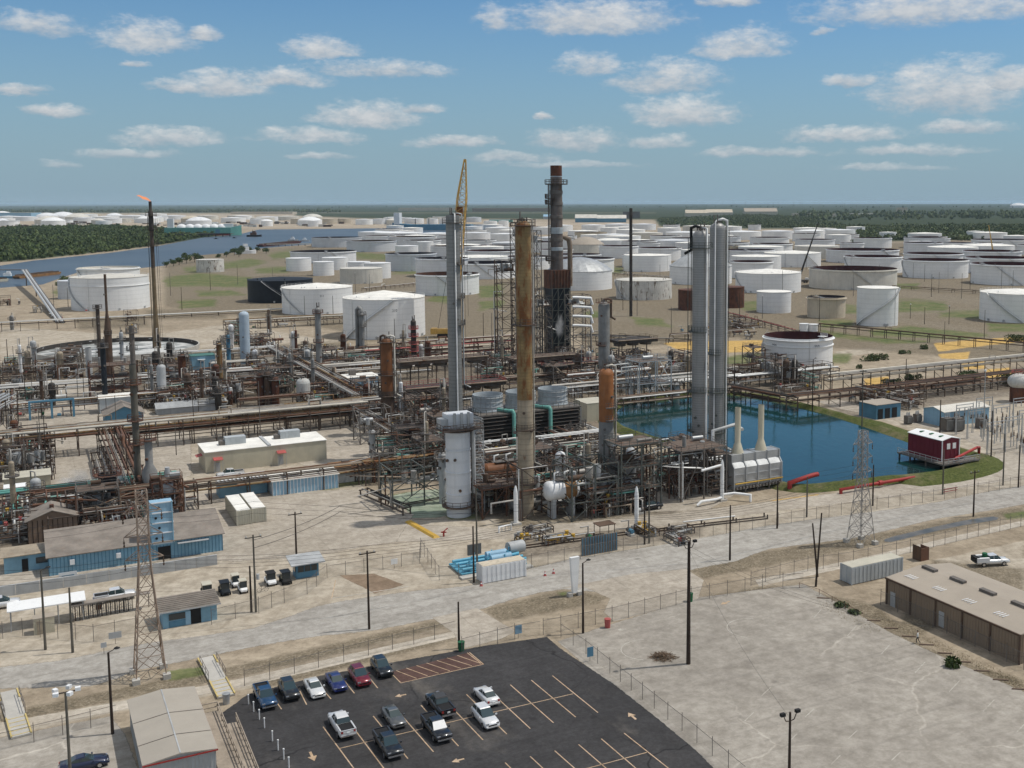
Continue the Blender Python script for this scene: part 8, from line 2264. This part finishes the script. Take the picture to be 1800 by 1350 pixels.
A, B = G(425, 413.2), G(290, 414.5); d = A - B; L = d.length
T = thing('gas_carrier_ship', 'long green ship with white domes moored across the river', 'ship', B.lerp(A, .5), math.atan2(d.y, d.x))
hull(T, L, L * .075, 15, 'tealp', bow=.14); hull(T, L * .985, L * .0755, 3.2, 'red', 'boot_topping', bow=.14)
for k in range(6): MB().lathe([(9.5 * math.cos(i * PI / 16), 14.5 + 7.5 * math.sin(i * PI / 16)) for i in range(9)], 20, (-L * .28 + k * L * .105, 0, 0), split=False).build('tank_dome', M['white2'], T)
MB().box((L * .33, 0, 18), (L * .12, L * .1, 8)).build('deck_cover', M['white2'], T); MB().box((-L * .42, 0, 23), (L * .08, L * .12, 18)).build('bridge_house', M['white2'], T); MB().box((L * .19, -L * .0765, 8), (8, .4, 8)).build('hull_emblem', M['blue'], T)
A, B = G(402, 415.5), G(300, 418); d = A - B
T = thing('pier', 'dark pier in front of the green ship', 'pier', B.lerp(A, .5), math.atan2(d.y, d.x)); L = d.length
MB().box((0, 0, 5), (L, 14, 2.5)).build('deck', M['dark'], T)
for k in range(9): MB().cyl((-L / 2 + L * k / 8, -5, 0), (-L / 2 + L * k / 8, -5, 4), 1.0, n=8).build('pile', M['dark'], T)
A, B = G(830, 404.5), G(690, 404.5); d = A - B; L = d.length
T = thing('tanker_ship', 'dark blue tanker ship behind the far tanks', 'ship', B.lerp(A, .5), math.atan2(d.y, d.x) + PI)
hull(T, L, L * .08, 13, 'blue'); MB().box((L * .43, 0, 26), (L * .07, L * .11, 26)).build('bridge_house', M['white2'], T)
for k in range(4): MB().cyl((-L * .3 + k * L * .17, 0, 13), (-L * .3 + k * L * .17, 0, 26), 1.0, n=6).build('mast', M['steel2'], T)
for (u, v, L, m1, m2, hd, lab, H) in ((447, 416, 26, 'dark', 'piper', .1, 'dark tugboat moving up the river channel', 1), (432, 446, 24, 'white2', 'white', .5, 'white push boat moored at the near bank', 1.3), (15, 489, 14, 'blue', 'white', .3, 'blue and white push boat behind the rusty barge', 1), (515, 423, 16, 'lgrey', 'white', .1, 'small pale tug beside the red barge', 1), (536, 424, 14, 'lgrey', 'white2', .1, 'second small pale tug beside the red barge', 1), (380, 420, 8, 'dark', 'dark', 0, 'small dark mooring dolphin buoy in the channel', .6), (412, 418.5, 8, 'dark', 'dark', 0, 'dark mooring buoy below the ship bow', .6)):
    P = G(u, v); T = thing('tugboat' if L > 9 else 'mooring_buoy', lab, 'boat' if L > 9 else 'buoy', (P.x, P.y, .05), hd)
    hull(T, L, L * .17, L * .12 * H, m1); MB().box((-L * .05, 0, L * .2 * H), (L * .4, L * .24, L * .17)).build('deckhouse', M[m2], T)
    if L > 9: MB().box((0, 0, L * .33 * H), (L * .2, L * .2, L * .12)).build('wheelhouse', M[m2], T); MB().cyl((-L * .12, 0, L * .2), (-L * .12, 0, L * .5), .3, n=8).build('funnel', M[m1], T)
for (u0, v0, u1, v1, m_, w, h, lab) in ((28, 490, 102, 482, 'rustroof', 6, 2.2, 'long rusty barge pushed along the near bank'), (456, 434, 525, 427, 'maroon', 9, 3, 'dark red barge at the near bank jetty'), (-40, 497, 12, 494, 'contw', 6, 2, 'pale barge at the frame edge on the river')):
    A, B = G(u1, v1), G(u0, v0); d = A - B; T = thing('barge', lab, 'barge', B.lerp(A, .5), math.atan2(d.y, d.x)); L = d.length
    MB().loft([[(x, -w * .5, z0), (x, -w * .5, h), (x, w * .5, h), (x, w * .5, z0)] for x, z0 in ((-L / 2, h * .5), (-L * .46, 0), (L * .46, 0), (L / 2, h * .5))], smooth=False).build('hull', M[m_], T)
    for y in (-w * .42, w * .42): MB().box((0, y, h + .5), (L * .9, .3, 1.0)).build('coaming', M['brown'], T)
    MB().box((0, 0, h + .08), (L * .88, w * .8, .1)).build('hold_cover', M['steel'], T)
A = G(482, 433); T = thing('jetty', 'pale jetty walkway reaching to the red barge', 'jetty', A, .25)
MB().box((20, 0, 3), (70, 4, .8)).build('deck', M['contw'], T)
for k in range(8): MB().cyl((-12 + k * 9, 0, 0), (-12 + k * 9, 0, 2.8), .5, n=8).build('pile', M['steel2'], T)

# ---------------------------------------------------------------- far sheds and works towards the horizon
for (u, v, wpx, hpx, m1, m2, k, lab) in ((1225, 381, 40, 12, 'contw', 'cream', 1, 'far tan gabled bulk shed before the woods'), (1265, 380, 46, 12, 'contw', 'cream', 1, 'far tan gabled bulk shed beside a twin shed'), (1338, 379, 58, 13, 'contw', 'tanroof', 1, 'widest far tan shed near the horizon'), (1030, 391, 38, 14, 'blue', 'offwhite', 1, 'far blue shed with a beige roof'), (1075, 391, 52, 13, 'blue', 'offwhite', 1, 'longer far blue shed with a beige roof'),
                                         (905, 372, 150, 6, 'tanwall', 'contw', 0, 'very long low tan shed on the horizon'), (760, 370.5, 120, 5, 'cream', 'cream', 0, 'long low cream shed row on the horizon'), (20, 384, 70, 10, 'blue3', 'contw', 0, 'far blue-fronted warehouse across the river'), (460, 376.5, 110, 4, 'cream', 'contw', 0, 'long cream stockpile shed across the river'), (1586, 376, 18, 11, 'cream', 'tanroof', 0, 'far beige block building on the plain'), (1520, 379, 44, 4, 'offwhite', 'offwhite', 0, 'far low pale works on the plain'), (1415, 380, 40, 5, 'cream', 'offwhite', 0, 'far cream works before the trees'), (1455, 381, 30, 5, 'cream', 'cream', 0, 'far cream works beside the trees'),
                                         (970, 385, 30, 8, 'lgrey', 'blue3', 1, 'far grey shed behind the furnace chimney'), (880, 391, 40, 5, 'tealp', 'lgrey', 0, 'far green-grey works behind the tanks'), (1110, 384, 30, 12, 'steel2', 'steel2', 0, 'far dark conveyor house by the woods'), (345, 396, 60, 4, 'lgrey', 'white2', 0, 'far low pale shed behind the ship')):
    P = G(u, v); s = 1 / ppm(P); W, Hh = wpx * s, hpx * s; building('industrial_shed', lab, 'shed', (u - wpx / 2, v), W, min(W * .5, 90), Hh * (.55 if k else 1), m1, m2, 'gable' if k else 'flat', Hh * .45 if k else 0, .5, rz=0)
q = random.Random(21)
FT = 'thin distant mast on the horizon'
for i in range(34):
    u = q.choice((q.uniform(1180, 1800), q.uniform(1200, 1500), q.uniform(0, 1100))); v = q.uniform(361, 366); hp = q.uniform(5, 14) if u > 1180 else q.uniform(3, 9); P = G(u, v); s = 1 / ppm(P); hp = min(hp, 84 / s)
    T = thing('distant_mast', FT, 'mast', (P.x, P.y, 0), 0, 'masts on the horizon'); MB().cyl((0, 0, 0), (0, 0, hp * s), s * .22, s * .12, 4).build('shaft', M['steel2'], T)
for i in range(26):
    u, v = q.uniform(0, 640), q.uniform(392, 399)
    P = G(u, v); T = thing('terminal_pipework', 'low clutter of pale pipework at the far terminal shore', 'pipework', (P.x, P.y, 0), 0, 'far terminal pipework')
    for k in range(5): MB().box((q.uniform(-25, 25), q.uniform(-15, 15), q.uniform(1, 4)), (q.uniform(5, 22), q.uniform(3, 9), q.uniform(2, 8))).build('unit', M[q.choice(('lgrey', 'steel2', 'offwhite', 'brown', 'pipew'))], T)

# ---------------------------------------------------------------- steam
t = NT('steam'); b = t.n('ShaderNodeVolumePrincipled'); o = t.n('ShaderNodeOutputMaterial'); tc = t.n('ShaderNodeTexCoord')
n = t.noise(tc.outputs['Object'], .8, 4, .65); g_ = t.n('ShaderNodeVectorMath', operation='LENGTH'); mp = t.n('ShaderNodeMapping'); mp.inputs[1].default_value = (-1, -1, -1); mp.inputs[3].default_value = (2, 2, 2); t.l(tc.outputs['Generated'], mp.inputs[0]); t.l(mp.outputs[0], g_.inputs[0])
fall = t.math('SUBTRACT', 1.0, t.ramp(g_.outputs['Value'], .35, 1.0))
t.put(b.inputs['Density'], t.math('MULTIPLY', t.math('MULTIPLY', fall, t.ramp(n, .42, .62)), .55)); b.inputs['Color'].default_value = (.95, .95, .95, 1); t.l(b.outputs[0], o.inputs['Volume'])
for (u, v, z, sx_, sy_, sz_, lab) in ((985, 628, 13, 2.2, 2, 5.5, 'steam'), (155, 880, 5, 5, 2.5, 3.2, 'steam'), (222, 880, 6, 3, 2, 2, 'steam')):
    P = G(u, v); me = bpy.data.meshes.new('steam'); V = []
    ob = MB().lathe([(math.sin(PI * i / 12) + .0001, -math.cos(PI * i / 12)) for i in range(13)], 20, split=False).build('steam', t.m, kind='stuff'); ob.location = (P.x, P.y - 4, z); ob.scale = (sx_, sy_, sz_)
# ---------------------------------------------------------------- labels single things out
ORD = 'first second third fourth fifth sixth seventh eighth ninth tenth eleventh twelfth thirteenth fourteenth fifteenth sixteenth seventeenth eighteenth nineteenth twentieth'.split()
bpy.context.view_layer.update()
LAND = [((271, 480), 'the tall flare stack'), ((196, 440), 'the barge tug'), ((200, 615), 'the round white-floored basin'), ((803, 560), 'the tall grey column'), ((925, 600), 'the yellow-brown column'), ((981, 400), 'the furnace chimney'), ((1109, 450), 'the thin steel mast'),
        ((1243, 600), 'the twin grey columns'), ((1066, 690), 'the orange vessel'), ((1325, 830), 'the silver furnace'), ((1645, 780), 'the maroon pump house'), ((1512, 850), 'the pale lattice pylon'), ((262, 1000), 'the brown lattice pylon'), ((676, 560), 'the cone-roofed tank'),
        ((494, 510), 'the black tank'), ((1403, 620), 'the maroon-lined open tank'), ((1540, 540), 'the tall narrow tank'), ((1666, 1080), 'the tan warehouse'), ((290, 1280), 'the office with the wooden deck'), ((420, 800), 'the white-roofed control building'), ((425, 895), 'the two cream containers'),
        ((880, 1005), 'the white roll-off box'), ((545, 995), 'the blue guard booth'), ((320, 1070), 'the blue gatehouse'), ((930, 740), 'the cooling tower'), ((683, 670), 'the rust orange column'), ((432, 595), 'the pale blue column'), ((353, 632), 'the light blue shed'), ((193, 870), 'the black drum tower'),
        ((210, 970), 'the long blue shed'), ((1700, 730), 'the blue substation hall'), ((855, 1250), 'the two white parked cars'), ((1536, 1000), 'the pale long container'), ((190, 712), 'the blue gabled hut'), ((1210, 1060), 'the tallest lot pole'), ((735, 590), 'the red-platformed column'), ((285, 680), 'the grey cylinder vessel')]
by = {}
for o in THINGS: by.setdefault(o['label'].lower(), []).append(o)


def at(o):
    if '_at' in o.keys(): return proj(o['_at'])
    p = o.matrix_world.translation
    if o.type == 'MESH' and p.length < .01:
        b = o.bound_box; p = Vector((sum(q[0] for q in b) / 8, sum(q[1] for q in b) / 8, sum(q[2] for q in b) / 8))
    return proj(p)


for lab, L in list(by.items()):
    if len(L) < 2: continue
    sub = {}
    for o in L:
        u, v = at(o)
        cand = sorted(((abs(u - a) * 1.0 + abs(v - b) * 1.3), a, b, s) for (a, b), s in LAND)
        d, a, b, s = cand[0]
        du, dv = u - a, v - b
        if abs(dv) > abs(du) * .8: w = 'in front of' if dv > 0 else 'behind'
        else: w = 'on the river side of' if du < 0 else 'on the pond side of'
        if d < 14: w = 'close by'
        sub.setdefault(f'{w} {s}', []).append((u, v, o))
    for w, S in sub.items():
        S.sort(key=lambda x: (x[0], x[1]))
        for i, (u, v, o) in enumerate(S):
            base = o['label']
            if len(S) == 1: o['label'] = f'{base} {w}'
            else: o['label'] = f'{ORD[i] if i < 20 else "later"} {base} from river side, {w}' if i < len(S) - 1 else f'last {base} from river side, {w}'
            o['label'] = ' '.join(o['label'].split()[:16]) if len(o['label'].split()) > 16 else o['label']
    if not L[0].get('group'):
        for o in L: o['group'] = 'similar ' + L[0].name.split('.')[0].replace('_', ' ') + 's'
seen = {}
for o in THINGS: seen.setdefault(o['label'].lower(), []).append(o)
for lab, L in seen.items():
    if len(L) > 1:
        for o in L: o['group'] = lab[:60]
for o in THINGS:
    if '_at' in o.keys(): del o['_at']
